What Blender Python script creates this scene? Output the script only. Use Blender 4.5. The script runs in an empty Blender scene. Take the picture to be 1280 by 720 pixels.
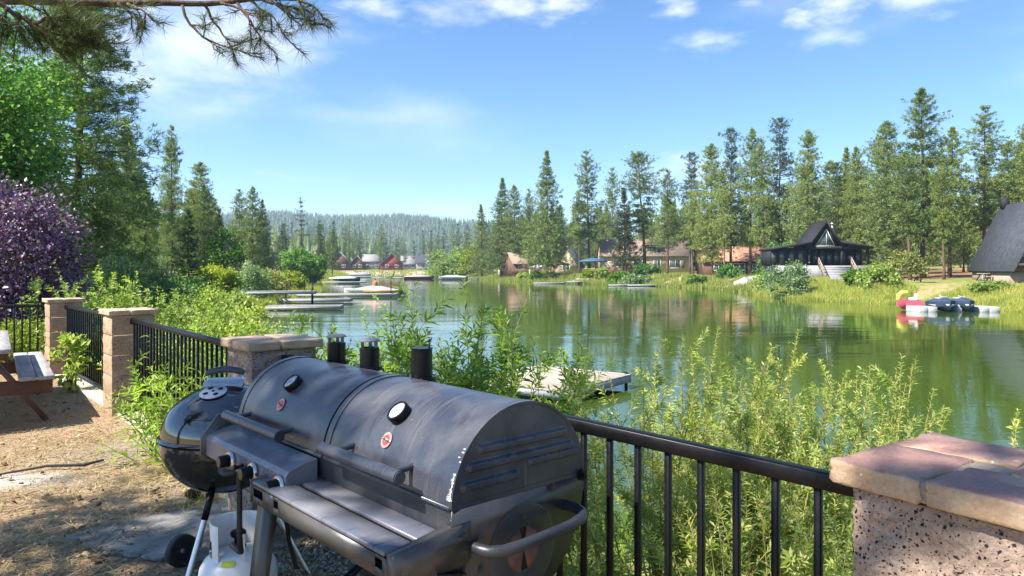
import bpy, math, random
import numpy as np
from mathutils import Vector, Matrix

SC = bpy.context.scene
COL = SC.collection
PI = math.pi
R = math.radians

# ------------------------------------------------------------------ camera
cam_d = bpy.data.cameras.new('camera')
cam = bpy.data.objects.new('camera', cam_d)
COL.objects.link(cam)
cam.location = (0, 0, 1.5)
cam.rotation_euler = (R(90), 0, 0)
cam_d.sensor_width = 36
cam_d.lens = 36 * 900 / 1280
cam_d.shift_y = -25 / 1280
cam_d.clip_end = 9000
cam_d.clip_start = 0.05
SC.camera = cam

# ------------------------------------------------------------------ sky, sun, exposure
SUN_DIR = Vector((-0.9, -0.43, 1.12)).normalized()
SUN_EL = math.asin(SUN_DIR.z)
SUN_AZ = math.atan2(SUN_DIR.x, SUN_DIR.y)
SKY_STRENGTH = 0.092
SUN_STRENGTH = 5.0
SC.view_settings.view_transform = 'Standard'
SC.view_settings.look = 'None'
SC.view_settings.exposure = 1.42
SC.view_settings.gamma = 1.0

world = bpy.data.worlds.new('World')
SC.world = world
world.use_nodes = True
wt = world.node_tree
wt.nodes.clear()


def N(t, kind, **kw):
    n = t.nodes.new(kind)
    for k, v in kw.items():
        setattr(n, k, v)
    return n


def L(t, a, b):
    t.links.new(a, b)


def math_node(t, op, a, b=None, clamp=False):
    n = t.nodes.new('ShaderNodeMath')
    n.operation = op
    n.use_clamp = clamp
    for i, v in enumerate((a, b)):
        if v is None:
            continue
        if isinstance(v, (int, float)):
            n.inputs[i].default_value = v
        else:
            t.links.new(v, n.inputs[i])
    return n.outputs[0]


def maprange(t, v, a, b, c=0.0, d=1.0, smooth=False):
    n = t.nodes.new('ShaderNodeMapRange')
    n.interpolation_type = 'SMOOTHSTEP' if smooth else 'LINEAR'
    t.links.new(v, n.inputs[0])
    for i, x in enumerate((a, b, c, d)):
        n.inputs[i + 1].default_value = x
    return n.outputs[0]


sky = N(wt, 'ShaderNodeTexSky', sky_type='NISHITA', sun_disc=False)
sky.sun_elevation = SUN_EL
sky.sun_rotation = SUN_AZ
sky.altitude = 2000
sky.air_density = 1.0
sky.dust_density = 0.6
sky.ozone_density = 2.2
hs = N(wt, 'ShaderNodeHueSaturation')
hs.inputs['Saturation'].default_value = 1.18
L(wt, sky.outputs[0], hs.inputs['Color'])
tc = N(wt, 'ShaderNodeTexCoord')
sx = N(wt, 'ShaderNodeSeparateXYZ')
L(wt, tc.outputs['Generated'], sx.inputs[0])


def sky_noise(scale, sz, loc, detail, rough):
    mp = N(wt, 'ShaderNodeMapping')
    mp.inputs['Scale'].default_value = (scale, scale, scale * sz)
    mp.inputs['Location'].default_value = loc
    L(wt, tc.outputs['Generated'], mp.inputs[0])
    nz = N(wt, 'ShaderNodeTexNoise')
    nz.inputs['Scale'].default_value = 1.0
    nz.inputs['Detail'].default_value = detail
    nz.inputs['Roughness'].default_value = rough
    L(wt, mp.outputs[0], nz.inputs[0])
    return nz.outputs[0]


# small fair-weather puffs, everywhere above about 12 degrees
puff = maprange(wt, sky_noise(7.0, 2.6, (3.1, 0.7, 1.9), 5, 0.55), 0.60, 0.76, 0, 1, True)
puff = math_node(wt, 'MULTIPLY', puff, maprange(wt, sx.outputs[2], 0.25, 0.34, 0, 1, True))
# broad soft veil
veil = maprange(wt, sky_noise(2.0, 3.2, (0.4, 1.0, 0.25), 5, 0.5), 0.50, 0.80, 0, 0.75, True)
veil = math_node(wt, 'MULTIPLY', veil, maprange(wt, sx.outputs[2], 0.12, 0.24, 0, 1, True))
# thin flat streaks low over the hills
streak = maprange(wt, sky_noise(2.2, 16.0, (0.0, 5.0, 0.6), 4, 0.5), 0.56, 0.72, 0, 0.5, True)
streak = math_node(wt, 'MULTIPLY', streak, maprange(wt, sx.outputs[2], 0.19, 0.10, 0, 1, True))


CLOUD_A = sky_noise(6.0, 2.6, (7.0, 2.0, 4.0), 8, 0.62)
CLOUD_B = sky_noise(17.0, 2.4, (1.0, 2.0, 4.0), 7, 0.6)


def soft_cloud(d, r0, r1, zs):
    """one cloud bank: noise-broken mask around a sky direction"""
    d = Vector(d).normalized()
    sub = N(wt, 'ShaderNodeVectorMath', operation='SUBTRACT')
    L(wt, tc.outputs['Generated'], sub.inputs[0])
    sub.inputs[1].default_value = d
    mul = N(wt, 'ShaderNodeVectorMath', operation='MULTIPLY')
    L(wt, sub.outputs[0], mul.inputs[0])
    mul.inputs[1].default_value = (1, 1, zs)
    ln = N(wt, 'ShaderNodeVectorMath', operation='LENGTH')
    L(wt, mul.outputs[0], ln.inputs[0])
    nz = CLOUD_A if r1 > 0.09 else CLOUD_B
    dd = math_node(wt, 'ADD', ln.outputs['Value'], math_node(wt, 'MULTIPLY', math_node(wt, 'SUBTRACT', nz, 0.52), 2.6 * r1))
    return maprange(wt, dd, r1, r0 - 0.5 * r1, 0, 1, True)


def sdir(px, py):
    return ((px - 640) / 900, 1.0, (335 - py) / 900)


total = math_node(wt, 'MAXIMUM', puff, veil)
total = math_node(wt, 'MAXIMUM', total, streak)
for px, py, r0, r1, zs, k in ((250, 60, 0.02, 0.20, 1.7, 0.72), (150, 45, 0.02, 0.16, 1.5, 0.6), (640, 2, 0.0, 0.075, 2.6, 0.85),
                              (700, 8, 0.0, 0.06, 2.2, 0.95), (848, 12, 0.0, 0.035, 1.8, 0.9), (880, 52, 0.0, 0.055, 3.0, 0.8),
                              (1045, 6, 0.0, 0.06, 2.4, 0.9), (1040, 46, 0.0, 0.05, 3.5, 0.6), (560, 12, 0.0, 0.06, 2.0, 0.5),
                              (1150, -4, 0.0, 0.07, 3.0, 0.7), (945, 3, 0.0, 0.035, 3.0, 0.5), (470, 5, 0.0, 0.05, 2.0, 0.7),
                              (545, 260, 0.0, 0.10, 6.0, 0.45), (870, 215, 0.0, 0.09, 2.5, 0.5)):
    total = math_node(wt, 'MAXIMUM', total, math_node(wt, 'MULTIPLY', soft_cloud(sdir(px, py), r0, r1, zs), k))
mixc = N(wt, 'ShaderNodeMix', data_type='RGBA')
L(wt, total, mixc.inputs['Factor'])
L(wt, hs.outputs[0], mixc.inputs['A'])
mixc.inputs['B'].default_value = (5.6, 5.8, 6.1, 1)
bg = N(wt, 'ShaderNodeBackground')
bg.inputs['Strength'].default_value = SKY_STRENGTH
L(wt, mixc.outputs['Result'], bg.inputs['Color'])
wo = N(wt, 'ShaderNodeOutputWorld')
L(wt, bg.outputs[0], wo.inputs['Surface'])

sun_d = bpy.data.lights.new('sun', 'SUN')
sun_d.energy = SUN_STRENGTH
sun_d.angle = R(0.5)
sun_d.color = (1.0, 0.94, 0.84)
sun = bpy.data.objects.new('sun', sun_d)
COL.objects.link(sun)
sun.rotation_euler = SUN_DIR.to_track_quat('Z', 'Y').to_euler()
sun.location = (-20, -10, 30)


# ------------------------------------------------------------------ materials
def new_mat(name):
    m = bpy.data.materials.new(name)
    m.use_nodes = True
    t = m.node_tree
    t.nodes.clear()
    out = N(t, 'ShaderNodeOutputMaterial')
    return m, t, out


def ramp(t, fac, stops):
    r = N(t, 'ShaderNodeValToRGB')
    el = r.color_ramp.elements
    while len(el) > 1:
        el.remove(el[-1])
    el[0].position = stops[0][0]
    el[0].color = (*stops[0][1], 1)
    for p, c in stops[1:]:
        e = el.new(p)
        e.color = (*c, 1)
    L(t, fac, r.inputs[0])
    return r.outputs[0]


def noise(t, co, scale, detail=4, rough=0.55, dist=0.0, stretch=None):
    if stretch:
        mp = N(t, 'ShaderNodeMapping')
        mp.inputs['Scale'].default_value = stretch
        L(t, co, mp.inputs[0])
        co = mp.outputs[0]
    n = N(t, 'ShaderNodeTexNoise')
    n.inputs['Scale'].default_value = scale
    n.inputs['Detail'].default_value = detail
    n.inputs['Roughness'].default_value = rough
    n.inputs['Distortion'].default_value = dist
    L(t, co, n.inputs['Vector'])
    return n.outputs['Fac']


def mixrgb(t, fac, a, b, mode='MIX'):
    m = N(t, 'ShaderNodeMix', data_type='RGBA', blend_type=mode)
    for s, v in (('Factor', fac), ('A', a), ('B', b)):
        if isinstance(v, (int, float)):
            m.inputs[s].default_value = v
        elif isinstance(v, tuple):
            m.inputs[s].default_value = (*v, 1)
        else:
            L(t, v, m.inputs[s])
    return m.outputs['Result']


def coords(t, kind='Object', vary=True):
    tcn = N(t, 'ShaderNodeTexCoord')
    if not vary:
        return tcn.outputs[kind]
    oi = N(t, 'ShaderNodeObjectInfo')
    ad = N(t, 'ShaderNodeVectorMath', operation='ADD')
    mu = math_node(t, 'MULTIPLY', oi.outputs['Random'], 37.0)
    L(t, tcn.outputs[kind], ad.inputs[0])
    L(t, mu, ad.inputs[1])
    return ad.outputs[0]


def bump(t, h, strength, dist):
    b = N(t, 'ShaderNodeBump')
    b.inputs['Strength'].default_value = strength
    b.inputs['Distance'].default_value = dist
    L(t, h, b.inputs['Height'])
    return b.outputs[0]


def principled(t, out, col, rough=0.6, metal=0.0, normal=None, spec=0.5):
    p = N(t, 'ShaderNodeBsdfPrincipled')
    for s, v in (('Base Color', col), ('Roughness', rough), ('Metallic', metal)):
        if isinstance(v, (int, float)):
            p.inputs[s].default_value = v
        elif isinstance(v, tuple):
            p.inputs[s].default_value = (*v, 1)
        else:
            L(t, v, p.inputs[s])
    p.inputs['Specular IOR Level'].default_value = spec
    if normal is not None:
        L(t, normal, p.inputs['Normal'])
    L(t, p.outputs[0], out.inputs['Surface'])
    return p


def simple(name, c1, c2=None, rough=0.6, metal=0.0, scale=8.0, bstr=0.2, bdist=0.005, stretch=None, spec=0.5, grain=None, ior=None):
    """two colours broken by noise, with a fine relief"""
    m, t, out = new_mat(name)
    co = coords(t)
    c2 = c2 or tuple(x * 0.65 for x in c1)
    f = noise(t, co, scale, 5, 0.6, 0.3, stretch)
    col = ramp(t, f, ((0.32, c2), (0.68, c1)))
    if grain:
        g = noise(t, co, scale * grain, 2, 0.5, 0, stretch)
        col = mixrgb(t, 1.0, col, ramp(t, g, ((0.3, (0.72, 0.72, 0.72)), (0.7, (1.15, 1.15, 1.15)))), 'MULTIPLY')
    nb = bump(t, noise(t, co, scale * 6, 3, 0.6, 0, stretch), bstr, bdist)
    rr = maprange(t, f, 0.2, 0.8, max(0.02, rough - 0.1), min(1, rough + 0.1))
    p = principled(t, out, col, rr, metal, nb, spec)
    if ior:
        p.inputs['IOR'].default_value = ior
    return m


def leaf_mat(name, cols, trans=0.35, rough=0.5, spec=0.35, dead=None):
    """foliage: each leaf its own shade, part of the light passes through"""
    m, t, out = new_mat(name)
    gi = N(t, 'ShaderNodeNewGeometry')
    oi = N(t, 'ShaderNodeObjectInfo')
    k = len(cols)
    col = ramp(t, gi.outputs['Random Per Island'], [(i / max(1, k - 1), c) for i, c in enumerate(cols)])
    tint = ramp(t, oi.outputs['Random'], ((0.0, (0.78, 0.82, 0.80)), (0.5, (1, 1, 1)), (1.0, (1.2, 1.12, 0.88))))
    col = mixrgb(t, 1.0, col, tint, 'MULTIPLY')
    big = noise(t, coords(t), 0.6, 2, 0.5)
    col = mixrgb(t, 1.0, col, ramp(t, big, ((0.3, (0.8, 0.84, 0.85)), (0.7, (1.15, 1.1, 0.95)))), 'MULTIPLY')
    p = N(t, 'ShaderNodeBsdfPrincipled')
    L(t, col, p.inputs['Base Color'])
    p.inputs['Roughness'].default_value = rough
    p.inputs['Specular IOR Level'].default_value = spec
    tr = N(t, 'ShaderNodeBsdfTranslucent')
    L(t, mixrgb(t, 1.0, col, (1.1, 1.3, 0.7), 'MULTIPLY'), tr.inputs['Color'])
    mx = N(t, 'ShaderNodeMixShader')
    mx.inputs[0].default_value = trans
    L(t, p.outputs[0], mx.inputs[1])
    L(t, tr.outputs[0], mx.inputs[2])
    L(t, mx.outputs[0], out.inputs['Surface'])
    return m


def bark_mat(name, c1, c2):
    m, t, out = new_mat(name)
    co = coords(t)
    f = noise(t, co, 6.0, 5, 0.65, 0.6, (1.6, 1.6, 0.35))
    col = ramp(t, f, ((0.35, c2), (0.65, c1)))
    principled(t, out, col, 0.9, 0, bump(t, f, 0.8, 0.05), 0.2)
    return m


M = {}
M['pine'] = leaf_mat('pine_needles', [(0.075, 0.13, 0.038), (0.125, 0.19, 0.05), (0.19, 0.26, 0.068), (0.32, 0.37, 0.11)], 0.20)
M['pine_pale'] = leaf_mat('pale_pine_needles', [(0.11, 0.17, 0.055), (0.185, 0.255, 0.08), (0.31, 0.37, 0.13)], 0.22)
M['pine_dark'] = leaf_mat('dark_pine_needles', [(0.045, 0.08, 0.03), (0.07, 0.115, 0.038), (0.12, 0.165, 0.055)], 0.22)
M['pine_near'] = leaf_mat('long_pine_needles', [(0.03, 0.055, 0.018), (0.06, 0.09, 0.025), (0.10, 0.115, 0.035)], 0.25)
M['spruce'] = leaf_mat('spruce_needles', [(0.035, 0.06, 0.03), (0.06, 0.085, 0.035), (0.11, 0.09, 0.04)], 0.25)
M['willow'] = leaf_mat('willow_leaves', [(0.27, 0.35, 0.07), (0.40, 0.46, 0.12), (0.52, 0.56, 0.22), (0.62, 0.63, 0.34)], 0.5)
M['willow_green'] = leaf_mat('long_green_leaves', [(0.11, 0.20, 0.028), (0.19, 0.30, 0.04), (0.29, 0.40, 0.07), (0.42, 0.50, 0.16)], 0.5)
M['shrub'] = leaf_mat('shrub_leaves', [(0.13, 0.21, 0.04), (0.22, 0.31, 0.06), (0.34, 0.42, 0.11), (0.48, 0.52, 0.22)], 0.45)
M['shrub_blue'] = leaf_mat('blue_green_leaves', [(0.12, 0.20, 0.10), (0.19, 0.28, 0.14), (0.29, 0.37, 0.20)], 0.35)
M['bright'] = leaf_mat('bright_leaves', [(0.07, 0.17, 0.02), (0.12, 0.25, 0.03), (0.20, 0.34, 0.04)], 0.42)
M['maple'] = leaf_mat('deep_green_leaves', [(0.045, 0.13, 0.035), (0.085, 0.21, 0.05), (0.16, 0.31, 0.07), (0.25, 0.38, 0.10)], 0.45)
M['purple'] = leaf_mat('purple_leaves', [(0.045, 0.016, 0.085), (0.09, 0.036, 0.17), (0.16, 0.085, 0.28), (0.30, 0.25, 0.45)], 0.25, 0.4, 0.6)
M['yellow'] = leaf_mat('yellow_green_leaves', [(0.20, 0.26, 0.02), (0.30, 0.36, 0.035), (0.38, 0.42, 0.06)], 0.4)
M['straw_leaf'] = leaf_mat('straw_green_leaves', [(0.22, 0.25, 0.07), (0.30, 0.31, 0.10), (0.37, 0.36, 0.16)], 0.4)
M['grass'] = leaf_mat('shore_grass_blades', [(0.17, 0.25, 0.045), (0.28, 0.34, 0.07), (0.40, 0.42, 0.11), (0.50, 0.45, 0.19)], 0.4)
M['litter'] = leaf_mat('dry_needles', [(0.16, 0.09, 0.045), (0.42, 0.27, 0.13), (0.60, 0.43, 0.24), (0.72, 0.58, 0.37)], 0.1)
M['bark'] = bark_mat('pine_bark', (0.17, 0.115, 0.08), (0.055, 0.038, 0.03))
M['bark_red'] = bark_mat('red_pine_bark', (0.23, 0.13, 0.08), (0.07, 0.045, 0.035))
M['bark_grey'] = bark_mat('grey_bark', (0.20, 0.17, 0.14), (0.08, 0.065, 0.055))
M['stem'] = simple('willow_stem', (0.42, 0.30, 0.09), (0.25, 0.19, 0.06), 0.6, 0, 10)
M['stem_green'] = simple('green_stem', (0.22, 0.21, 0.09), (0.12, 0.10, 0.05), 0.6, 0, 10)


def grill_mat(name, base, rough, dust=0.3, metal=0.0):
    """sooted, textured black paint with dust film, chips and droppings"""
    m, t, out = new_mat(name)
    co = coords(t, vary=False)
    big = noise(t, co, 3.2, 5, 0.6, 0.5)
    fine = noise(t, co, 240.0, 2, 0.6)
    sp = noise(t, co, 38.0, 3, 0.7)
    run = noise(t, co, 5.0, 4, 0.7, 0.6, (7.0, 0.7, 0.7))
    col = mixrgb(t, maprange(t, big, 0.40, 0.75, 0.0, dust, True), base, (0.30, 0.28, 0.26))
    col = mixrgb(t, maprange(t, run, 0.56, 0.72, 0.0, dust * 1.1, True), col, (0.20, 0.17, 0.145))
    col = mixrgb(t, maprange(t, run, 0.44, 0.30, 0.0, 0.7, True), col, (0.006, 0.006, 0.007))
    col = mixrgb(t, maprange(t, fine, 0.35, 0.75, 0.0, 0.12), col, (0.16, 0.16, 0.165))
    col = mixrgb(t, maprange(t, sp, 0.735, 0.765, 0, 0.75, True), col, (0.55, 0.54, 0.52))
    rr = maprange(t, big, 0.3, 0.8, rough - 0.08, rough + 0.16)
    hb = math_node(t, 'ADD', fine, math_node(t, 'MULTIPLY', big, 2.0))
    principled(t, out, col, rr, metal, bump(t, hb, 0.35, 0.0012), 0.5)
    return m


M['lid'] = grill_mat('grill_lid_paint', (0.020, 0.026, 0.044), 0.31, 0.22)
M['grill'] = grill_mat('grill_body_paint', (0.016, 0.019, 0.027), 0.36, 0.10)
M['slat'] = grill_mat('grill_paint_sky_tint', (0.10, 0.11, 0.145), 0.30, 0.5)  # pale blue base stands for sky reflected in the black paint
M['steel_paint'] = grill_mat('grill_leg_paint', (0.045, 0.042, 0.040), 0.36, 0.08)
M['rail'] = simple('black_rail_paint', (0.007, 0.007, 0.008), (0.005, 0.005, 0.006), 0.36, 0, 30, 0.1, 0.0004, grain=3, spec=0.2)
M['gloss'] = simple('black_enamel', (0.010, 0.010, 0.011), (0.008, 0.008, 0.008), 0.05, 0, 10, 0.01, 0.0003, ior=2.1)
M['rubber'] = simple('black_rubber', (0.018, 0.018, 0.018), (0.012, 0.012, 0.012), 0.6, 0, 30)
M['plastic'] = simple('dark_grey_plastic', (0.06, 0.065, 0.075), (0.04, 0.045, 0.05), 0.4, 0, 20)
M['chrome'] = simple('chromed_steel', (0.72, 0.70, 0.66), (0.5, 0.47, 0.43), 0.24, 1.0, 20, 0.1, 0.0006)
M['alu'] = simple('aluminium', (0.70, 0.70, 0.70), (0.58, 0.58, 0.58), 0.34, 1.0, 20, 0.1, 0.0006)
M['alu_vent'] = simple('brushed_aluminium', (0.62, 0.64, 0.66), (0.5, 0.5, 0.52), 0.42, 0.6, 40, 0.1, 0.0006)
M['rust'] = simple('rusty_soot', (0.20, 0.085, 0.055), (0.06, 0.035, 0.03), 0.8, 0, 22, 0.4, 0.002)
M['dark'] = simple('hollow_shade', (0.004, 0.004, 0.004), (0.003, 0.003, 0.003), 0.9)  # near black colour standing for the shade inside gaps and openings
M['white_metal'] = simple('white_tank_paint', (0.78, 0.78, 0.77), (0.66, 0.65, 0.62), 0.35, 0, 6, 0.1, 0.001)
M['blue_label'] = simple('blue_label', (0.03, 0.17, 0.55), (0.02, 0.12, 0.42), 0.4)
M['yellow_label'] = simple('yellow_label', (0.62, 0.66, 0.04), (0.5, 0.52, 0.03), 0.4)
M['badge_red'] = simple('badge_red', (0.62, 0.05, 0.05), (0.48, 0.04, 0.04), 0.35)
M['badge_pink'] = simple('badge_worn_rim', (0.62, 0.25, 0.22), (0.50, 0.14, 0.12), 0.4)
M['badge_white'] = simple('badge_white', (0.78, 0.77, 0.75), (0.6, 0.6, 0.6), 0.4)
M['badge_black'] = simple('badge_black', (0.02, 0.02, 0.025), (0.015, 0.015, 0.02), 0.4)
M['dial'] = simple('dial_face', (0.46, 0.48, 0.50), (0.38, 0.40, 0.42), 0.15, 0, 30, 0.02, 0.0003)


def stone_mat(name, base, base2, speck, amt, scale, rough=0.9):
    """split-face concrete block with dark aggregate"""
    m, t, out = new_mat(name)
    co = coords(t)
    big = noise(t, co, 5.0, 5, 0.65, 0.4)
    fine = noise(t, co, 90.0, 3, 0.65)
    col = ramp(t, big, ((0.3, base2), (0.7, base)))
    col = mixrgb(t, 1.0, col, ramp(t, fine, ((0.25, (0.62, 0.60, 0.58)), (0.75, (1.25, 1.24, 1.22)))), 'MULTIPLY')
    hsum = math_node(t, 'ADD', math_node(t, 'MULTIPLY', fine, 0.5), big)
    for k, (s, th, rad) in enumerate(((scale, amt, 0.30), (scale * 1.9, amt * 0.8, 0.30))):
        wob = N(t, 'ShaderNodeVectorMath', operation='ADD')
        mu = N(t, 'ShaderNodeTexNoise')
        mu.inputs['Scale'].default_value = s * 0.9
        L(t, co, mu.inputs['Vector'])
        sc_ = N(t, 'ShaderNodeVectorMath', operation='SCALE')
        sc_.inputs['Scale'].default_value = 0.9 / s
        L(t, mu.outputs['Color'], sc_.inputs[0])
        L(t, co, wob.inputs[0])
        L(t, sc_.outputs[0], wob.inputs[1])
        v = N(t, 'ShaderNodeTexVoronoi')
        v.inputs['Scale'].default_value = s
        L(t, wob.outputs[0], v.inputs['Vector'])
        sep = N(t, 'ShaderNodeSeparateColor')
        L(t, v.outputs['Color'], sep.inputs[0])
        pick = maprange(t, sep.outputs[0], 1 - th - 0.02, 1 - th + 0.02)
        spot = maprange(t, v.outputs['Distance'], rad + 0.08, rad - 0.04)
        mk = math_node(t, 'MULTIPLY', pick, spot)
        col = mixrgb(t, mk, col, speck)
        hsum = math_node(t, 'SUBTRACT', hsum, math_node(t, 'MULTIPLY', mk, 0.3))
    principled(t, out, col, rough, 0, bump(t, hsum, 1.0, 0.010), 0.25)
    return m


M['block'] = stone_mat('split_face_block', (0.40, 0.31, 0.255), (0.27, 0.20, 0.16), (0.02, 0.018, 0.02), 0.27, 92)
M['block_far'] = stone_mat('tan_split_face_block', (0.43, 0.315, 0.22), (0.32, 0.215, 0.145), (0.08, 0.045, 0.035), 0.10, 42)
M['mortar'] = simple('mortar', (0.33, 0.26, 0.205), (0.23, 0.18, 0.14), 0.95, 0, 40, 0.5, 0.003)
M['kerb'] = simple('pale_concrete', (0.50, 0.44, 0.35), (0.38, 0.33, 0.26), 0.9, 0, 12, 0.4, 0.004, grain=8)


def paver_mat(name, a, b, c):
    m, t, out = new_mat(name)
    co = coords(t)
    big = noise(t, co, 4.5, 3, 0.5, 0.6)
    fine = noise(t, co, 120.0, 3, 0.7)
    wh = noise(t, co, 26.0, 2, 0.5, 0, (1.0, 2.6, 1))
    col = ramp(t, big, ((0.33, a), (0.50, b), (0.66, c)))
    col = mixrgb(t, 1.0, col, ramp(t, fine, ((0.25, (0.7, 0.7, 0.7)), (0.75, (1.18, 1.18, 1.18)))), 'MULTIPLY')
    gn = N(t, 'ShaderNodeNewGeometry')
    sn = N(t, 'ShaderNodeSeparateXYZ')
    L(t, gn.outputs['Normal'], sn.inputs[0])
    side = mixrgb(t, 1.0, ramp(t, noise(t, co, 14.0, 4, 0.6), ((0.3, (0.34, 0.22, 0.13)), (0.7, (0.50, 0.36, 0.24)))), ramp(t, fine, ((0.25, (0.75, 0.75, 0.75)), (0.75, (1.15, 1.15, 1.15)))), 'MULTIPLY')
    col = mixrgb(t, maprange(t, sn.outputs[2], 0.55, 0.85), side, col)
    col = mixrgb(t, maprange(t, wh, 0.73, 0.77, 0, 0.8, True), col, (0.66, 0.66, 0.66))
    principled(t, out, col, 0.78, 0, bump(t, math_node(t, 'ADD', fine, big), 0.5, 0.003), 0.35)
    return m


M['paver'] = paver_mat('red_tan_paver', (0.27, 0.185, 0.165), (0.32, 0.175, 0.145), (0.45, 0.30, 0.225))
M['paver_tan'] = paver_mat('tan_paver', (0.42, 0.29, 0.20), (0.48, 0.35, 0.255), (0.53, 0.41, 0.30))


def wood_mat(name, c1, c2, rough=0.8, stretch=(1, 14, 14), scale=3.0):
    m, t, out = new_mat(name)
    co = coords(t)
    g = noise(t, co, scale, 6, 0.65, 0.8, stretch)
    b = noise(t, co, 1.7, 3, 0.5)
    col = ramp(t, g, ((0.3, c2), (0.7, c1)))
    col = mixrgb(t, 1.0, col, ramp(t, b, ((0.3, (0.8, 0.8, 0.8)), (0.7, (1.15, 1.13, 1.1)))), 'MULTIPLY')
    oi = N(t, 'ShaderNodeObjectInfo')
    col = mixrgb(t, 1.0, col, ramp(t, oi.outputs['Random'], ((0, (0.8, 0.79, 0.77)), (1, (1.12, 1.12, 1.12)))), 'MULTIPLY')
    principled(t, out, col, rough, 0, bump(t, g, 0.5, 0.004), 0.3)
    return m


M['bench_wood'] = wood_mat('weathered_grey_boards', (0.46, 0.45, 0.46), (0.26, 0.24, 0.24))
M['leg_wood'] = wood_mat('red_brown_stained_wood', (0.17, 0.085, 0.055), (0.085, 0.042, 0.03), 0.6)
M['dock_wood'] = wood_mat('bleached_dock_boards', (0.47, 0.42, 0.36), (0.31, 0.27, 0.23))
M['dock_grey'] = wood_mat('grey_dock_boards', (0.32, 0.31, 0.29), (0.20, 0.195, 0.18))
M['dock_side'] = simple('grey_dock_fascia', (0.30, 0.32, 0.34), (0.2, 0.21, 0.23), 0.7)
M['slate'] = simple('grey_rubber_mat', (0.22, 0.215, 0.21), (0.14, 0.135, 0.13), 0.75, 0, 9, 0.5, 0.003, grain=9)
M['twig'] = simple('dark_twig', (0.06, 0.05, 0.045), (0.03, 0.026, 0.024), 0.85)
M['cone'] = simple('pine_cone_brown', (0.16, 0.075, 0.045), (0.08, 0.04, 0.025), 0.8)
M['gravel'] = leaf_mat('gravel_stones', [(0.20, 0.19, 0.19), (0.33, 0.32, 0.31), (0.48, 0.46, 0.44), (0.58, 0.55, 0.50)], 0.0, 0.8)
M['rock'] = simple('grey_boulder', (0.46, 0.43, 0.40), (0.28, 0.26, 0.24), 0.9, 0, 2.0, 0.8, 0.08, grain=5)


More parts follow.
